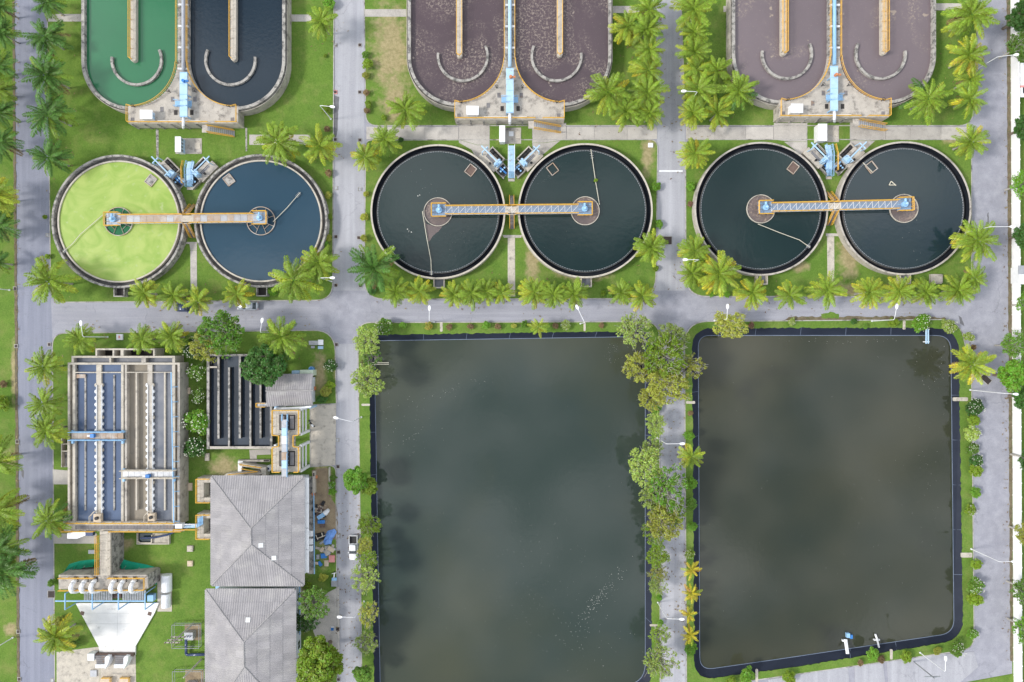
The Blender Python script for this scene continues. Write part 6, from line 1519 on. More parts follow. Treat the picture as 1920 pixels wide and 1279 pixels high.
# ---------------------------------------------------------------- vehicles
def car(x, y, ang, paint, label, kind='car', L=4.5):
    c = g(x, y); root = thing('parked_car' if kind == 'car' else 'pickup_truck', label, 'car' if kind == 'car' else 'pickup', (c.x, c.y, 0.02))
    root.rotation_euler = (0, 0, ang)
    def loft(secs, name, m, par=root, smooth=True):
        vs, fs = [], []
        n = None
        for x_, hw, z0, z1, rd in secs:
            ring = [(x_, -hw, z0), (x_, -hw * 1.0, z0 + (z1 - z0) * 0.6), (x_, -hw + rd, z1 - 0.02), (x_, 0, z1 + 0.02), (x_, hw - rd, z1 - 0.02), (x_, hw, z0 + (z1 - z0) * 0.6), (x_, hw, z0)]
            n = len(ring); vs += ring
        for i in range(len(secs) - 1):
            for k in range(n - 1): fs.append((i * n + k, (i + 1) * n + k, (i + 1) * n + k + 1, i * n + k + 1))
        fs += [tuple(range(n)), tuple(range(len(vs) - n, len(vs)))[::-1]]
        me = bpy.data.meshes.new(name); me.from_pydata(vs, [], fs); me.materials.append(M[m])
        if smooth: me.polygons.foreach_set('use_smooth', [True] * len(me.polygons))
        return place(name, me, par)
    h = L / 2
    if kind == 'car':
        loft([(-h, 0.72, 0.35, 0.85, 0.1), (-h + 0.15, 0.84, 0.25, 0.98, 0.12), (-h + 0.9, 0.88, 0.22, 1.0, 0.12), (h - 1.4, 0.88, 0.22, 0.98, 0.12), (h - 0.5, 0.85, 0.22, 0.88, 0.14), (h - 0.1, 0.76, 0.28, 0.74, 0.14), (h, 0.62, 0.35, 0.62, 0.1)], 'body', paint)
        loft([(-h + 0.35, 0.70, 0.9, 0.98, 0.06), (-h + 1.0, 0.66, 0.9, 1.42, 0.1), (h - 2.05, 0.66, 0.9, 1.44, 0.1), (h - 1.15, 0.72, 0.9, 0.98, 0.06)], 'glasshouse', 'glass')
        loft([(-h + 0.95, 0.6, 1.36, 1.45, 0.12), (-h + 1.3, 0.62, 1.38, 1.48, 0.12), (h - 2.2, 0.62, 1.38, 1.48, 0.12), (h - 2.0, 0.58, 1.36, 1.45, 0.12)], 'roof', paint)
    else:
        loft([(h - 3.45, 0.86, 0.4, 1.0, 0.08), (h - 1.6, 0.88, 0.35, 1.02, 0.12), (h - 0.4, 0.86, 0.35, 1.0, 0.16), (h - 0.1, 0.8, 0.4, 0.9, 0.16), (h, 0.66, 0.45, 0.75, 0.1)], 'body', paint)
        loft([(h - 3.35, 0.72, 0.95, 1.55, 0.1), (h - 2.1, 0.72, 0.95, 1.58, 0.12), (h - 1.35, 0.76, 0.95, 1.04, 0.06)], 'glasshouse', 'glass')
        loft([(h - 3.4, 0.66, 1.5, 1.6, 0.12), (h - 2.9, 0.68, 1.52, 1.63, 0.12), (h - 2.15, 0.68, 1.5, 1.6, 0.12)], 'roof', paint)
        mb = MB(); mb.box(-h, h - 3.45, -0.88, -0.8, 0.4, 1.05); mb.box(-h, h - 3.45, 0.8, 0.88, 0.4, 1.05); mb.box(-h, -h + 0.08, -0.8, 0.8, 0.4, 1.05); place('bed_side', mb.mesh('bed_side', M[paint]), root)
        mb = MB(); mb.box(-h + 0.08, h - 3.46, -0.8, 0.8, 0.4, 0.55); place('bed', mb.mesh('bed', M['black']), root)
    for sx in (-h + 0.85, h - 0.85):
        for sy in (-1, 1):
            mb = MB(); mb.tube((sx, sy * 0.88, 0.31), (sx, sy * 0.68, 0.31), 0.31, 14); w_ = place('wheel', mb.mesh('wheel', M['black']), root)
            mb = MB(); mb.tube((sx, sy * 0.895, 0.31), (sx, sy * 0.86, 0.31), 0.18, 10); place('rim', mb.mesh('rim', M['galv']), w_)
    for sy in (-1, 1):
        mb = MB(); mb.box(h - 0.25, h - 0.02, sy * 0.6 - 0.14, sy * 0.6 + 0.14, 0.6, 0.74); place('headlight', mb.mesh('headlight', M['white']), root)
        mb = MB(); mb.box(-h - 0.01, -h + 0.12, sy * 0.62 - 0.13, sy * 0.62 + 0.13, 0.66, 0.84); place('tail_light', mb.mesh('tail_light', M['red']), root)
        mb = MB(); mb.box(h - 1.75, h - 1.55, sy * 0.98 - 0.1, sy * 0.98 + 0.1, 0.95, 1.08); place('wing_mirror', mb.mesh('wing_mirror', M[paint]), root)
    return root
car(352, 577, 0, 'car_blue', 'dark blue car half hidden by palms on the cross road', L=4.2)
car(467, 574, math.pi, 'car_silver', 'silver-blue car parked beyond the palms on the cross road', L=4.4)
car(82, 795, math.pi / 2, 'car_teal', 'dark car hidden under two palms on the left road', L=4.4)
car(664, 1025, -math.pi / 2, 'car_white', 'white pickup truck parked beside the middle pond', 'pickup', L=5.2)
# ---------------------------------------------------------------- palms
def frond_mesh(seed, droop, width, pairs=30):
    rnd = random.Random(seed); mb = MB()
    side = rnd.uniform(-0.12, 0.12)
    def spine(t): return Vector((t * (1 - 0.12 * t * droop), side * t * t, 0.10 * t - droop * 0.5 * t * t))
    pts = [spine(i / 6) for i in range(7)]
    for a, b, i in zip(pts[:-1], pts[1:], range(6)):
        w0, w1 = 0.014 * (1 - i / 7), 0.014 * (1 - (i + 1) / 7)
        mb.add([a + Vector((0, w0, 0.006)), a - Vector((0, w0, -0.006)), b - Vector((0, w1, -0.006)), b + Vector((0, w1, 0.006))], [(0, 1, 2, 3)])
    for i in range(pairs):
        t = 0.16 + 0.83 * i / (pairs - 1)
        p = spine(t); tg = (spine(min(1, t + 0.02)) - spine(t - 0.02)).normalized(); nn = Vector((-tg.y, tg.x, 0)).normalized()
        L = width * (math.sin(math.pi * (0.13 + 0.80 * ((t - 0.16) / 0.83)) ** 0.9) ** 0.6) * rnd.uniform(0.8, 1.15)
        for s in (-1, 1):
            fw = rnd.uniform(0.45, 0.85)
            tip = p + (nn * s + tg * fw).normalized() * L + Vector((0, 0, -L * rnd.uniform(0.25, 0.7)))
            hw = 0.019 * rnd.uniform(0.8, 1.2)
            midp = p.lerp(tip, 0.5) + Vector((0, 0, 0.02))
            mb.add([p, midp + tg * hw, tip, midp - tg * hw], [(0, 1, 2, 3)])
    return mb.mesh('frond', M['pf_mid'])
FRONDS = [frond_mesh(i, dr, w) for i, (dr, w) in enumerate(((0.5, 0.18), (0.8, 0.2), (1.05, 0.18), (0.65, 0.2), (1.25, 0.19)))]
def trunk_mesh():
    mb = MB(); n = 8
    for i in range(6):
        r = 0.2 - 0.012 * i + (0.1 if i == 0 else 0)
        mb.tube((0.0, 0, i / 6), (0, 0, (i + 1) / 6), r, n, 0.2 - 0.012 * (i + 1))
    return mb.mesh('trunk', M['bark_pale'])
TRUNK = trunk_mesh()
def bud_mesh():
    mb = MB()
    for i in range(5):
        a = i * 1.26; mb.tube((0, 0, 0), (0.2 * math.cos(a), 0.2 * math.sin(a), 0.3), 0.12, 6, 0.04)
    for i in range(6):
        a = i * 1.05 + 0.4; p = Vector((0.32 * math.cos(a), 0.32 * math.sin(a), -0.1)); mb.tube(p, p - Vector((0, 0, 0.25)), 0.13, 6, 0.1)
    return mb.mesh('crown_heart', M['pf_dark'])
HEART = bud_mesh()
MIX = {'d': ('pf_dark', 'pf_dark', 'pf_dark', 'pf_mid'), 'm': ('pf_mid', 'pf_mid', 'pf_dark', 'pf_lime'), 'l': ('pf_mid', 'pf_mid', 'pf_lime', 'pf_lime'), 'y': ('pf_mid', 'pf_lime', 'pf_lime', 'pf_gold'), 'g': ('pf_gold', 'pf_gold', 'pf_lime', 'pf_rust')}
def palm(px, py, rp, hue, label, group, seed, h=None):
    rnd = random.Random(seed)
    if h is None: h = 2.2 + rp * 0.105 + rnd.uniform(-0.5, 0.5)
    c = g(px, py, h); root = thing('palm_tree', label, 'palm', (c.x, c.y, 0.05), group)
    L = rp * S * (H - h) / H * 1.12
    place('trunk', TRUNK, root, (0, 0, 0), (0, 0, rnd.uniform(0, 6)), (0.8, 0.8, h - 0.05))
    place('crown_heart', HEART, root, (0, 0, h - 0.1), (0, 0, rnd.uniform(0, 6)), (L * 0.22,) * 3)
    n = rnd.randint(30, 42) if rp > 22 else rnd.randint(16, 20)
    tx, ty = rnd.uniform(-0.16, 0.16), rnd.uniform(-0.16, 0.16); eo = rnd.uniform(-8, 8)
    mats = MIX[hue]
    az = rnd.uniform(0, 6.28)
    for i in range(n):
        f = i / (n - 1)
        az += 2.39996 + rnd.uniform(-0.35, 0.35)
        el = 62 + eo - 76 * (f ** 0.75) + rnd.uniform(-12, 12) + math.degrees(tx) * math.cos(az) + math.degrees(ty) * math.sin(az)
        Li = L * (0.72 + 0.28 * min(1, f * 2)) * rnd.uniform(0.84, 1.12)
        fm = FRONDS[rnd.randrange(3)] if f < 0.4 else FRONDS[rnd.randrange(5)]
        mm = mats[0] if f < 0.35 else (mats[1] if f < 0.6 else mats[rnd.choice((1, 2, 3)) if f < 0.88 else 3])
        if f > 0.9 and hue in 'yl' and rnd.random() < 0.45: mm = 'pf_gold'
        if f > 0.93 and rnd.random() < 0.5: mm = 'lf_brown'; el -= 22
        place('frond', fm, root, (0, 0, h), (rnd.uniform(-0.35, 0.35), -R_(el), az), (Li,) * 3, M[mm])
    return root
ROWS = [
 ('{o} palm from the top along the left road beside the green basin', 'palms along the left road', [(88, 6, 30, 'd'), (85, 70, 38, 'd'), (88, 142, 41, 'd'), (90, 215, 44, 'd'), (92, 297, 35, 'd')]),
 ('{o} palm from the top at the far left edge beyond the road', 'palms at the far left edge', [(0, 12, 26, 'd'), (3, 62, 28, 'd'), (-2, 122, 30, 'd'), (-6, 165, 32, 'm'), (-4, 212, 30, 'd'), (0, 268, 34, 'd'), (-8, 366, 38, 'y'), (-4, 424, 36, 'd'), (-6, 492, 24, 'd'), (-8, 862, 42, 'l'), (-4, 955, 46, 'l'), (0, 1030, 48, 'd'), (6, 1072, 48, 'd')]),
 ('{o} palm from the left in the row below the lime-green tank', 'palms in rows above the cross road', [(93, 527, 44, 'l'), (270, 549, 28, 'y'), (325, 554, 27, 'l'), (371, 564, 27, 'y'), (444, 551, 28, 'y')]),
 ('{o} palm in the pair below the slate-blue tank at the crossroads', 'palms by the slate-blue tank', [(551, 526, 46, 'l'), (597, 493, 36, 'l')]),
 ('{o} palm of the pair above the slate-blue tank', 'palms by the slate-blue tank', [(521, 266, 41, 'l'), (600, 274, 36, 'y')]),
 ('{o} palm on the lawn top, beside the middle road and right of the slate basin', 'palms by the slate-blue tank', [(603, 41, 30, 'l')]),
 ('{o} palm from the top on the lawn left of the dark mauve basins', 'palms left of the dark mauve basins', [(761, 206, 35, 'l'), (722, 262, 28, 'l'), (685, 294, 27, 'y')]),
 ('{o} palm in the row below the scum-wedge tank, from the left', 'palms in rows above the cross road', [(702, 502, 47, 'd'), (742, 547, 27, 'l'), (786, 547, 27, 'y'), (851, 553, 25, 'y'), (884, 549, 29, 'l'), (912, 546, 27, 'l'), (941, 549, 24, 'y')]),
 ('{o} palm in the row below the weed-tuft tank, from the left', 'palms in rows above the cross road', [(1002, 548, 31, 'y'), (1038, 553, 27, 'l'), (1076, 551, 28, 'l'), (1165, 548, 24, 'l'), (1204, 555, 28, 'y')]),
 ('{o} palm overhanging the lower right rim of the weed-tuft tank', 'palms beside the lane', [(1221, 464, 31, 'l')]),
 ('{o} palm from the top in the grove right of the dark mauve basins', 'palms in the grove left of the lane', [(1216, 18, 34, 'l'), (1178, 49, 33, 'y'), (1213, 55, 33, 'm'), (1217, 93, 31, 'l'), (1216, 133, 35, 'y'), (1140, 174, 42, 'l'), (1214, 174, 36, 'l'), (1174, 210, 30, 'l'), (1218, 212, 28, 'l')]),
 ('{o} palm from the top in the grove left of the pale mauve basins', 'palms in the grove right of the lane', [(1300, 18, 40, 'l'), (1301, 60, 28, 'l'), (1303, 98, 33, 'l'), (1306, 130, 29, 'y'), (1345, 133, 28, 'l'), (1308, 168, 36, 'l'), (1385, 170, 35, 'm'), (1299, 212, 28, 'y'), (1344, 212, 29, 'y'), (1303, 287, 31, 'y')]),
 ('{o} palm in the cluster at the lower left of the skimmer-arm tank', 'palms beside the lane', [(1303, 470, 30, 'l'), (1298, 512, 27, 'l'), (1348, 513, 40, 'y')]),
 ('{o} palm from the left in the row below the two boundary-side tanks', 'palms in rows above the cross road', [(1410, 549, 30, 'y'), (1481, 554, 28, 'l'), (1552, 543, 33, 'l'), (1629, 548, 32, 'y'), (1686, 546, 31, 'y'), (1736, 548, 28, 'l'), (1796, 544, 31, 'l'), (1828, 524, 28, 'l')]),
 ('{o} palm leaning over the rim of the tank nearest the wall', 'palms along the boundary road', [(1833, 452, 40, 'l')]),
 ('{o} large palm at the lower right of the pale mauve basins', 'palms along the boundary road', [(1740, 186, 42, 'm')]),
 ('{o} palm from the top along the boundary road', 'palms along the boundary road', [(1822, 28, 42, 'l'), (1816, 104, 35, 'y'), (1820, 149, 26, 'm'), (1818, 186, 31, 'l'), (1820, 266, 32, 'l')]),
 ('{o} slender palm at the right bank of the right-hand pond', 'palms beside the ponds', [(1822, 684, 36, 'y')]),
 ('{o} small yellowish palm on the verge above the middle pond', 'palms beside the ponds', [(1010, 613, 20, 'y')]),
 ('{o} golden dwarf palm from the top on the lane between the ponds', 'golden dwarf palms', [(1297, 1068, 18, 'g'), (1297, 1113, 19, 'g'), (1292, 1152, 16, 'g'), (1295, 1190, 19, 'g')]),
 ('{o} small bright palm on the left bank of the right-hand pond', 'palms beside the ponds', [(1296, 856, 24, 'y')]),
 ('{o} palm from the left on the lawn above the settling tank', 'palms round the settling tank', [(149, 637, 28, 'l'), (267, 636, 29, 'l'), (322, 632, 28, 'l')]),
 ('{o} palm from the top on the left road beside the settling tank', 'palms round the settling tank', [(84, 688, 33, 'l'), (82, 757, 32, 'l'), (87, 807, 35, 'l'), (91, 975, 37, 'm')]),
 ('{o} yellowish palm left of the white tapering slab', 'palms round the settling tank', [(104, 1194, 38, 'y')]),
 ('{o} tall feathery palm above the small shed', 'palms round the settling tank', [(527, 632, 42, 'm')]),
]
sd = 100
for pat, grp, items in ROWS:
    for i, (x, y, r, hu) in enumerate(items):
        sd += 1
        lab = pat.replace('{o}', ORD[i]) if len(items) > 1 else pat.replace('{o} ', '')
        palm(x, y, r, hu, lab, grp, sd, h=(2.4 if hu == 'g' else None))

# ---------------------------------------------------------------- leafy trees and shrubs
def leaf_cloud(seed, n, nclump, size, squash, cr=(0.2, 0.34), spread=0.82, flat=0.0, core=0.35):
    r = np.random.default_rng(seed)
    d_ = r.normal(size=(nclump, 3)); d_ /= np.linalg.norm(d_, axis=1)[:, None]
    d_[:, 2] = np.abs(d_[:, 2]) * (1 - flat) + d_[:, 2] * flat * 0.3
    rad = spread * r.uniform(core, 1.0, nclump) ** 0.6
    C = d_ * rad[:, None] * (1 - 0.25 * r.random(nclump))[:, None]
    R = r.uniform(*cr, nclump)
    k = r.integers(0, nclump, n)
    e = r.normal(size=(n, 3)); e /= np.linalg.norm(e, axis=1)[:, None]
    e[:, 2] = np.where(r.random(n) < 0.75, np.abs(e[:, 2]), e[:, 2])
    P = C[k] + e * (R[k] * r.uniform(0.35, 1.0, n) ** 0.5)[:, None]
    P[:, 2] *= squash
    N = e * 0.55 + np.array([0, 0, 0.55]) + r.normal(size=(n, 3)) * 0.45
    N /= np.linalg.norm(N, axis=1)[:, None]
    T = np.cross(N, r.normal(size=(n, 3))); T /= np.linalg.norm(T, axis=1)[:, None]
    B = np.cross(N, T)
    s = size * r.uniform(0.6, 1.35, n)[:, None]
    V = np.stack([P - T * s, P + B * s * 0.55, P + T * s, P - B * s * 0.55], axis=1).reshape(-1, 3)
    me = bpy.data.meshes.new('crown')
    me.vertices.add(4 * n); me.vertices.foreach_set('co', V.ravel())
    me.loops.add(4 * n); me.loops.foreach_set('vertex_index', np.arange(4 * n, dtype=np.int32))
    me.polygons.add(n); me.polygons.foreach_set('loop_start', np.arange(0, 4 * n, 4, dtype=np.int32)); me.polygons.foreach_set('loop_total', np.full(n, 4, dtype=np.int32))
    me.materials.append(M['lf_mid']); me.update(calc_edges=True)
    return me, C * np.array([1, 1, squash])
def limb_mesh(C, base_z, r0, seed, nl=12, mname='bark'):
    rnd = random.Random(seed); mb = MB()
    fork = Vector((0, 0, base_z * 0.42))
    mb.tube((0, 0, base_z), fork, r0, 8, r0 * 0.7)
    idx = list(range(len(C))); rnd.shuffle(idx)
    for i in idx[:nl]:
        e = Vector(C[i]); m_ = fork.lerp(e, 0.5) + Vector((rnd.uniform(-0.08, 0.08), rnd.uniform(-0.08, 0.08), 0.05))
        mb.tube(fork, m_, r0 * 0.42, 6, r0 * 0.26); mb.tube(m_, e, r0 * 0.26, 5, r0 * 0.1)
        for k in range(2):
            q = e + Vector((rnd.uniform(-0.25, 0.25), rnd.uniform(-0.25, 0.25), rnd.uniform(0.1, 0.3))); mb.tube(m_.lerp(e, 0.6), q, r0 * 0.2, 4, r0 * 0.08)
    return mb.mesh('trunk', M[mname])
TYPES = {}
def mk(name, nvar, n, ncl, size, squash, cr, spread, base, r0, nl, bark, **kw):
    TYPES[name] = []
    for v in range(nvar):
        me, C = leaf_cloud(hash(name) % 1000 * 0 + len(name) * 31 + v * 7, n, ncl, size, squash, cr, spread, **kw)
        TYPES[name].append((me, limb_mesh(C, base, r0, v, nl, bark), base))
mk('dense', 2, 11000, 90, 0.045, 0.75, (0.13, 0.2), 0.86, -1.3, 0.09, 12, 'bark')
mk('lush', 2, 9000, 60, 0.055, 0.8, (0.15, 0.24), 0.84, -1.3, 0.09, 12, 'bark')
mk('loose', 3, 3900, 100, 0.042, 0.62, (0.07, 0.17), 0.95, -1.5, 0.06, 50, 'bark_pale', flat=0.3)
mk('sparse', 3, 2000, 80, 0.042, 0.55, (0.06, 0.15), 0.95, -1.5, 0.06, 60, 'bark_pale', flat=0.3)
mk('bush', 3, 2600, 48, 0.075, 0.75, (0.14, 0.28), 0.82, -0.6, 0.07, 8, 'bark')
mk('ball', 2, 1500, 40, 0.11, 0.85, (0.2, 0.28), 0.72, -0.7, 0.07, 5, 'bark')
def blossom_mesh(seed, n=42):
    rnd = random.Random(seed); mb = MB()
    for i in range(n):
        a, rr = rnd.uniform(0, 6.28), 0.78 * math.sqrt(rnd.random()); z = 0.72 * math.sqrt(max(0.05, 1 - rr * rr)) + 0.03
        c = Vector((rr * math.cos(a), rr * math.sin(a), z)); s = rnd.uniform(0.028, 0.05)
        for k in range(5):
            t = k * 1.2566 + a; t2 = t + 0.9
            mb.add([c, c + Vector((s * math.cos(t), s * math.sin(t), 0.015)), c + Vector((s * 0.9 * math.cos(t2), s * 0.9 * math.sin(t2), 0.015))], [(0, 1, 2)])
    return mb.mesh('blossoms', M['flower_w'])
BLOSSOM = [blossom_mesh(i) for i in range(2)]
def tree(name, kind, px, py, rp, leaf, label, cat, seed, group=None, flowers=None, bark=None):
    rnd = random.Random(seed)
    me, tr, base = TYPES[kind][rnd.randrange(len(TYPES[kind]))]
    R = rp * S
    for _ in range(2): z = -base * R; R = rp * S * (H - z) / H
    c = g(px, py, z); root = thing(name, label, cat, (c.x, c.y, 0.02), group)
    rz = rnd.uniform(0, 6.28); sx = rnd.uniform(0.9, 1.12)
    place('trunk', tr, root, (0, 0, z), (0, 0, rz), (R * sx, R / sx, R))
    place('crown', me, root, (0, 0, z), (0, 0, rz), (R * sx, R / sx, R), M[leaf])
    if flowers: place('blossoms', BLOSSOM[seed % 2], root, (0, 0, z + 0.05 * R), (0, 0, rz), (R, R, R * 1.02), M[flowers])
    return root
TREES = [
 ('leafy_tree', 'dense', 499, 685, 49, 'lf_dark', 'round dense dark-green tree over the shed roof'), ('leafy_tree', 'loose', 420, 622, 52, 'lf_bright', 'bright loose tree reaching onto the cross road above the contact basin'),
 ('leafy_tree', 'loose', 385, 650, 34, 'lf_olive', 'olive tangled tree left of the bright loose tree'), ('leafy_tree', 'lush', 600, 1236, 56, 'lf_lime', 'big bright lime-green tree beside the second building'),
 ('leafy_tree', 'loose', 590, 1130, 36, 'lf_mid', 'bushy mid-green tree between the second building and the road'), ('leafy_tree', 'loose', 575, 1165, 26, 'lf_dark', 'dark leafy tree against the second building'),
 ('leafy_tree', 'loose', 688, 638, 31, 'lf_pale', 'pale airy tree at the upper left corner of the middle pond'), ('leafy_tree', 'loose', 690, 714, 36, 'lf_pale', 'pale airy tree below the plank jetty of the middle pond'),
 ('leafy_tree', 'lush', 668, 897, 31, 'lf_bright', 'bright green round tree overhanging the road beside the middle pond'), ('leafy_tree', 'lush', 693, 912, 22, 'lf_lime', 'yellow-green tree just right of the bright round roadside tree'),
 ('leafy_tree', 'loose', 692, 985, 27, 'lf_lime', 'yellow-green tree above the white pickup truck'), ('leafy_tree', 'loose', 685, 1024, 20, 'lf_olive', 'olive tree whose branches cover the side of the pickup'),
 ('leafy_tree', 'sparse', 684, 1085, 33, 'lf_pale', 'sparse pale tree below the pickup truck'), ('leafy_tree', 'sparse', 692, 1150, 27, 'lf_olive', 'sparse brownish tree beside the lower bank lamp'),
 ('leafy_tree', 'sparse', 686, 1205, 27, 'lf_pale', 'sparse grey-branched tree at the left bank near the bottom'), ('leafy_tree', 'lush', 680, 1262, 22, 'lf_mid', 'round green tree at the bottom of the left bank'),
 ('leafy_tree', 'sparse', 1190, 622, 42, 'lf_pale', 'white-branched sparse tree at the upper right corner of the middle pond'), ('leafy_tree', 'loose', 1206, 690, 40, 'lf_olive', 'dark olive tree overhanging the middle pond water'),
 ('leafy_tree', 'loose', 1244, 668, 48, 'lf_lime', 'large yellowish tree arching over the lane between the ponds'), ('leafy_tree', 'loose', 1250, 722, 46, 'lf_olive', 'green tree arching over the lane just below the yellowish one'),
 ('leafy_tree', 'sparse', 1292, 690, 34, 'lf_olive', 'sparse olive tree on the left bank of the right-hand pond'), ('leafy_tree', 'loose', 1208, 872, 42, 'lf_pale', 'green tree overhanging the right bank of the middle pond'),
 ('leafy_tree', 'sparse', 1254, 912, 48, 'lf_bright', 'airy green tree covering the lane between the ponds at mid-height'), ('leafy_tree', 'loose', 1243, 978, 42, 'lf_olive', 'green tree on the lane bank below the airy one'),
 ('leafy_tree', 'sparse', 1234, 1075, 22, 'lf_olive', 'thin dry tree on the bank above the golden dwarf palms'), ('leafy_tree', 'sparse', 1240, 1242, 40, 'lf_pale', 'pale sparse tree over the lane at the bottom'),
 ('leafy_tree', 'loose', 1367, 610, 36, 'lf_olive', 'bushy olive tree with a lamp at the right-hand pond corner'), 
 ('leafy_tree', 'loose', 1229, 795, 24, 'lf_pale', 'pale loose tree on the lane verge above the upper lane lamp'), ('leafy_tree', 'loose', 1233, 1042, 26, 'lf_lime', 'yellow-green loose tree on the lane verge above the thin dry tree'),
 ('leafy_tree', 'sparse', 1234, 1100, 22, 'lf_pale', 'thin pale tree right above the lower lane lamp'), ('leafy_tree', 'sparse', 1236, 1190, 24, 'lf_lime', 'thin lime tree on the lane verge below the lower lane lamp'), ('leafy_tree', 'loose', 1262, 960, 30, 'lf_lime', 'yellow-green tree whose crown hangs over the lane at mid-height'),
 ('leafy_tree', 'loose', 1262, 632, 34, 'lf_pale', 'pale yellow-green tree at the lane mouth between the ponds'), ('leafy_tree', 'loose', 1222, 745, 30, 'lf_olive', 'olive tree at the water edge below the arching pair'),
 ('leafy_tree', 'loose', 1228, 930, 34, 'lf_pale', 'pale tree between the overhanging green tree and the lane'), ('leafy_tree', 'sparse', 1228, 1000, 30, 'lf_lime', 'thin lime tree at the lower end of the lane tree belt'), ('leafy_tree', 'sparse', 1225, 838, 26, 'lf_pale', 'thin pale tree at the upper end of the lane tree belt'),
 ('leafy_tree', 'sparse', 688, 1050, 26, 'lf_lime', 'thin lime tree between pickup truck and sparse pale tree'), ('leafy_tree', 'sparse', 697, 668, 24, 'lf_bright', 'thin bright tree beside the plank jetty'),
 ('leafy_tree', 'dense', 1912, 34, 34, 'lf_dark', 'dark tree beyond the wall in the upper right corner'), ('leafy_tree', 'loose', 1910, 88, 34, 'lf_mid', 'green tree leaning over the wall below the corner tree'),
 ('leafy_tree', 'dense', 1922, 240, 30, 'lf_dark', 'dark tree beyond the wall below the white neighbour building'), ('leafy_tree', 'loose', 1922, 345, 34, 'lf_bright', 'bright tree beyond the wall beside the last round tank'),
 ('leafy_tree', 'dense', 1924, 440, 32, 'lf_dark', 'dark tree beyond the wall above the white hut'), ('leafy_tree', 'loose', 1900, 648, 32, 'lf_mid', 'green tree covering the white wall, upper of the covering pair'),
 ('leafy_tree', 'lush', 1896, 705, 36, 'lf_bright', 'big bright tree covering the white wall beside a lamp'), ('leafy_tree', 'dense', 1918, 745, 28, 'lf_dark', 'dark tree behind the big bright wall tree'),
 ('leafy_tree', 'loose', 1926, 1000, 32, 'lf_olive', 'olive tree beyond the wall at lower right'), ('leafy_tree', 'loose', 1920, 1105, 30, 'lf_mid', 'green tree beyond the wall beside the lower lamp'), ('leafy_tree', 'loose', 1926, 1180, 34, 'lf_bright', 'bright tree beyond the wall near its lower end'),
 ('leafy_tree', 'loose', 1930, 570, 30, 'lf_mid', 'green tree beyond the wall right of the white hut'), ('leafy_tree', 'loose', 1932, 860, 34, 'lf_dark', 'dark tree beyond the wall at mid-height of the ponds'),
]
for i, (nm, kd, x, y, r, lf, lab) in enumerate(TREES): tree(nm, kd, x, y, r, lf, lab, 'tree', 500 + i, 'leafy trees')
FLOWER = [(362, 652, 24, 'lf_dark', 'first white-flowering shrub from the top left of the contact basin'), (372, 697, 22, 'lf_mid', 'second white-flowering shrub from the top left of the contact basin'), (374, 742, 18, 'lf_mid', 'third white-flowering shrub from the top left of the contact basin'),
          (371, 790, 29, 'lf_bright', 'fourth and brightest flowering shrub left of the contact basin'), (368, 838, 26, 'lf_dark', 'lowest white-flowering shrub at the corner of the contact basin'), (620, 686, 15, 'lf_dark', 'flowering shrub at the kerb right of the shed'),
          (623, 908, 9, 'lf_bright', 'white-flowering bush in the small bed by the road'), (1725, 606, 21, 'lf_bright', 'flowering shrub above the pale blue pond intake'), (1778, 612, 17, 'lf_pale', 'pale flowering shrub at the upper right pond corner'),
          (1815, 632, 12, 'lf_pale', 'small pale flowering shrub just right of the pond corner'), (1824, 762, 21, 'lf_dark', 'dark white-flowering shrub below the lamp at the right bank'), (1819, 812, 19, 'lf_pale', 'cream-flowering shrub below the round yellow shrub at the right bank'),
          (1822, 840, 15, 'lf_mid', 'sparse cream-flowering shrub at mid-height of the right bank'), (1828, 862, 16, 'lf_dark', 'dark white-flowering shrub above the lime shrub at the right bank'), (1819, 955, 13, 'lf_lime', 'yellow-flowering shrub at the right bank'),
          (1826, 1096, 20, 'lf_mid', 'white-flowering shrub above the lower right lime shrub'), (1822, 1188, 13, 'lf_bright', 'small flowering shrub near the lower right pond corner'), (1793, 1215, 18, 'lf_mid', 'white-flowering shrub at the lower right pond corner'),
          (1292, 1037, 12, 'lf_lime', 'cream-flowering shrub above the golden dwarf palms'), (1060, 610, 12, 'lf_pale', 'pale-flowering shrub on the verge above the middle pond'), (1484, 603, 9, 'lf_pale', 'small pale-flowering shrub above the right-hand pond')]
for i, (x, y, r, lf, lab) in enumerate(FLOWER): tree('flowering_shrub', 'bush', x, y, r, lf, lab, 'shrub', 700 + i, 'flowering shrubs', 'flower_w')
for i, (x, y, r, lf, fl, lab) in enumerate(((804, 611, 10, 'lf_olive', 'flower_o', 'orange-flowering shrub on the verge above the middle pond'), (680, 681, 7, 'lf_mid', 'flower_p', 'small magenta shrub by the plank jetty'), (377, 618, 10, 'lf_mid', 'flower_o', 'orange-blossomed shrub at the left of the bright loose tree'),
     (1408, 610, 8, 'lf_brown', 'flower_p', 'pink shrub right of the bushy olive tree'), (1824, 651, 7, 'lf_brown', 'flower_o', 'orange-red shrub above the slender pond palm'), (1294, 383, 7, 'lf_brown', 'flower_p', 'pink round shrub left of the skimmer-arm tank'), (720, 612, 20, 'lf_mid', 'flower_w', 'wide green shrub at the upper left of the middle pond'))):
    tree('flowering_shrub', 'bush', x, y, r, lf, lab, 'shrub', 760 + i, 'flowering shrubs', fl)
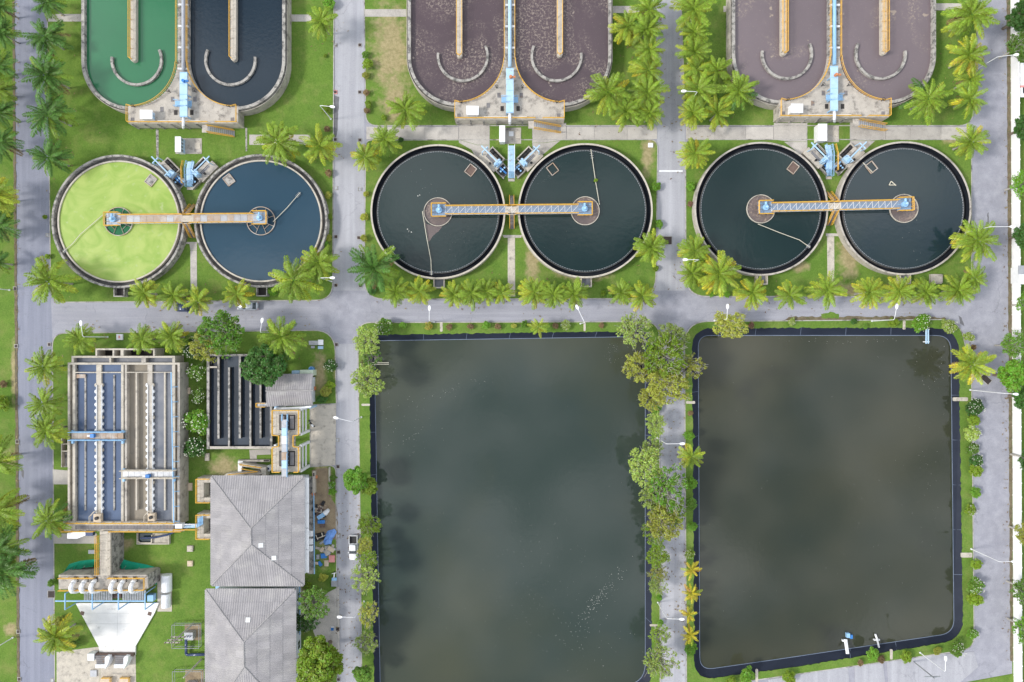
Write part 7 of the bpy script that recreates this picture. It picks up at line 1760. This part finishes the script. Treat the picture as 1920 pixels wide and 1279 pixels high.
BALLS = [(685, 103, 9, 'lf_mid', 'first clipped shrub from the top beside the bare earth lawn'), (686, 142, 9, 'lf_olive', 'second clipped shrub from the top beside the bare earth lawn'), (687, 174, 8, 'lf_brown', 'brown clipped shrub beside the bare earth lawn'), (688, 208, 8, 'lf_brown', 'lowest brownish clipped shrub beside the bare earth lawn'),
         (614, 242, 8, 'lf_brown', 'brown clipped shrub above the palm left of the middle road'), (617, 325, 9, 'lf_brown', 'brown clipped shrub right of the slate-blue tank'), (616, 366, 9, 'lf_olive', 'olive clipped shrub right of the slate-blue tank'), (618, 407, 8, 'lf_lime', 'yellow clipped shrub right of the slate-blue tank'), (616, 447, 9, 'lf_olive', 'lowest clipped shrub right of the slate-blue tank'),
         (686, 364, 7, 'lf_olive', 'small clipped shrub left of the scum-wedge tank, upper'), (683, 407, 10, 'lf_olive', 'clipped shrub left of the scum-wedge tank, middle'), (683, 447, 9, 'lf_olive', 'clipped shrub left of the scum-wedge tank, lower'), (752, 263, 7, 'lf_dark', 'dark clipped shrub on the concrete path corner'),
         (1229, 350, 12, 'lf_bright', 'bright spiky shrub right of the weed-tuft tank'), (1235, 420, 10, 'lf_bright', 'round green shrub right of the weed-tuft tank'), (1229, 503, 8, 'lf_lime', 'round yellow-green shrub above the lower right kerb corner'), (1294, 350, 11, 'lf_bright', 'round green shrub left of the skimmer-arm tank'),
         (85, 407, 6, 'lf_lime', 'upper tiny clipped shrub at the kerb beside the lime-green tank'), (90, 481, 7, 'lf_lime', 'lower tiny clipped shrub at the kerb beside the lime-green tank'), (1334, 552, 7, 'lf_bright', 'left of two clipped shrubs at the kerb below the lane cluster'), (1363, 552, 8, 'lf_bright', 'right of two clipped shrubs at the kerb below the lane cluster'),
         (843, 613, 8, 'lf_brown', 'first brown clipped shrub on the verge above the middle pond'), (882, 612, 8, 'lf_brown', 'second brown clipped shrub on the verge above the middle pond'), (912, 610, 10, 'lf_bright', 'green shrub between brown clipped shrubs above the middle pond'), (934, 612, 8, 'lf_brown', 'third brown clipped shrub on the verge above the middle pond'),
         (964, 611, 7, 'lf_olive', 'fourth clipped shrub, smallest, above the middle pond'), (983, 608, 9, 'lf_bright', 'green shrub left of the small yellowish verge palm'), (1042, 611, 8, 'lf_brown', 'brown clipped shrub right of the small yellowish verge palm'), (1128, 610, 7, 'lf_brown', 'last brown clipped shrub before the white-branched tree'), (755, 610, 9, 'lf_bright', 'green clipped shrub near the upper left pond corner'),
         (1674, 605, 12, 'lf_lime', 'yellow shrub beside the lamp above the right-hand pond'), (1825, 786, 15, 'lf_lime', 'round yellow-green shrub at the right bank'), (1828, 882, 16, 'lf_lime', 'lime shrub below the dark flowering one at the right bank'), (1827, 923, 13, 'lf_bright', 'green shrub leaning over the road at the right bank'),
         (1830, 1058, 13, 'lf_lime', 'yellow-green shrub below the concrete chute at the right bank'), (1826, 1122, 18, 'lf_lime', 'lime shrub at the lower right bank'), (1296, 758, 0, '', ''), (1294, 775, 7, 'lf_brown', 'brown shrub on the left bank of the right-hand pond'), (1292, 816, 12, 'lf_bright', 'green shrub on the left bank above the small bright palm'),
         (1296, 905, 14, 'lf_bright', 'green shrub below the small bright palm'), (1295, 945, 14, 'lf_mid', 'mid-green shrub further down the left bank of the right-hand pond'), (1298, 985, 12, 'lf_bright', 'green shrub above the cream-flowering lane shrub'), (1295, 1216, 16, 'lf_bright', 'green shrub below the golden dwarf palms'), (1230, 765, 12, 'lf_bright', 'green shrub on the lane verge below the arching trees'),
         (1232, 1020, 12, 'lf_bright', 'green shrub on the lane verge at mid-height'), (1236, 1120, 8, 'lf_bright', 'small shrub beside the lower lane lamp'), (1238, 1168, 8, 'lf_bright', 'small shrub below the lower lane lamp'), (1400, 1266, 18, 'lf_bright', 'green shrub at the lower left bank of the right-hand pond'), (1478, 1268, 16, 'lf_lime', 'lime shrub at the bottom bank of the right-hand pond'),
         (1370, 1276, 12, 'lf_lime', 'small lime shrub left of the bottom bank chute'), (1635, 1225, 15, 'lf_bright', 'green shrub below the white jetty'), (1613, 1242, 8, 'lf_brown', 'brown shrub below the white jetty'), (1652, 1236, 9, 'lf_brown', 'brown shrub below the thin pipe jetty'), (1698, 1230, 14, 'lf_lime', 'yellow-green shrub left of the lower right lamp'), (1757, 1220, 10, 'lf_olive', 'olive shrub right of the lower right lamp'), (1690, 1270, 0, '', ''),
         (98, 1092, 10, 'lf_mid', 'round green shrub at the left end of the inlet works'), (112, 1165, 12, 'lf_olive', 'olive bush just above the yellowish palm by the slab'), (140, 1205, 13, 'lf_mid', 'green bush left of the narrow end of the slab'), (612, 735, 14, 'lf_olive', 'olive bush in the bed right of the shed'), (605, 747, 12, 'lf_dark', 'dark bush in the bed right of the shed'), (620, 722, 11, 'lf_lime', 'yellow bush in the bed right of the shed'),
         (577, 1096, 10, 'lf_lime', 'yellowish bush at the lower right corner of the larger building'), (607, 1082, 11, 'lf_olive', 'olive bush left of the cargo trike'), (625, 895, 8, 'lf_mid', 'green bush in the small bed by the road'), (623, 922, 9, 'lf_bright', 'bright bush at the end of the small roadside bed'), (5, 755, 18, 'lf_lime', 'yellow-green bush at the far left edge'), (8, 720, 9, 'lf_brown', 'dry brown bush at the far left edge'),
         (609, 455, 10, 'lf_bright', 'bright shrub above the palm pair at the crossroads'), (509, 547, 11, 'lf_bright', 'bright shrub beside the outlet box of the slate-blue tank'), (698, 542, 12, 'lf_dark', 'dark shrub at the foot of the dark palm'), (1131, 550, 7, 'lf_lime', 'yellow shrub in the palm row below the weed-tuft tank'), (1143, 554, 7, 'lf_mid', 'small green shrub in the palm row below the weed-tuft tank'), (1115, 342, 5, 'lf_lime', 'green weed tuft growing on the skimmer arm'),
         (1660, 1238, 0, '', ''), (617, 6, 14, 'lf_bright', 'bright bush at the top beside the middle road'), (1545, 548, 0, '', ''), (1600, 603, 8, 'lf_dark', 'dark small shrub left of the lamp above the right-hand pond'), (1622, 612, 7, 'lf_mid', 'small green shrub at the pond edge below the lamp'), (690, 121, 13, 'lf_lime', 'yellow-green leafy plant between the clipped shrubs by bare earth'), (691, 196, 9, 'lf_lime', 'small yellow plant above the lowest clipped shrub'),
         (612, 205, 11, 'lf_lime', 'yellow-green plant at the lamp foot above the slate-blue tank'), (610, 105, 5, 'lf_lime', 'tiny yellow plant on the lawn beside the middle road'), (720, 221, 7, 'lf_lime', 'tiny yellow plant on the lawn above the concrete path'), (705, 150, 0, '', ''), (640, 1085, 0, '', ''), (560, 600, 0, '', ''), (546, 618, 0, '', '')]
for i, (x, y, r, lf, lab) in enumerate(BALLS):
    if r: tree('clipped_shrub' if 'clipped' in lab else 'shrub', 'ball' if 'clipped' in lab or r < 9 else 'bush', x, y, r, lf, lab, 'shrub', 900 + i, 'shrubs on lawns and banks')
# the weed tuft rides on the skimmer arm above the water
for o in bpy.data.objects:
    if o.get('label') == 'green weed tuft growing on the skimmer arm': o.location.z = 1.75
# fallen leaves and frond scraps under the palms and along the kerbs
rnd = random.Random(77); mb = MB()
spots = [(x, y, r) for _, _, it in ROWS for x, y, r, _h in it if 40 < x < 1900]
for i in range(2600):
    if rnd.random() < 0.7:
        x, y, r = rnd.choice(spots); px, py = 960 + (x - 960) * 0.965 + rnd.gauss(0, r * 0.6), 639.5 + (y - 639.5) * 0.965 + rnd.gauss(0, r * 0.6)
    else:
        px, py = rnd.choice(((rnd.uniform(26, 36), rnd.uniform(0, 1279)), (rnd.uniform(1880, 1892), rnd.uniform(0, 1240)), (rnd.uniform(1236, 1284), rnd.uniform(640, 1270)), (rnd.uniform(630, 676), rnd.uniform(880, 1270))))
    if (694 < px < 1222 and py > 622) or (1298 < px < 1806 and py > 612): continue
    if any((px - a) ** 2 + (py - b) ** 2 < 130 ** 2 for a, b in ((221, 415), (488, 414), (821, 397), (1097, 395), (1427, 391), (1696, 390))): continue
    c = g(px, py, 0.17); a = rnd.uniform(0, 6.28); l = rnd.uniform(0.08, 0.3); w = l * rnd.uniform(0.25, 0.5)
    u = Vector((math.cos(a), math.sin(a), 0)); v = Vector((-u.y, u.x, 0))
    mb.add([c - u * l, c - v * w + Vector((0, 0, 0.02)), c + u * l, c + v * w + Vector((0, 0, 0.015))], [(0, 1, 2, 3)])
tag(mb.build('fallen_leaves', M['lf_brown'], kind='stuff'), 'dry brown leaves scattered under the palms and along the kerbs', 'leaves')
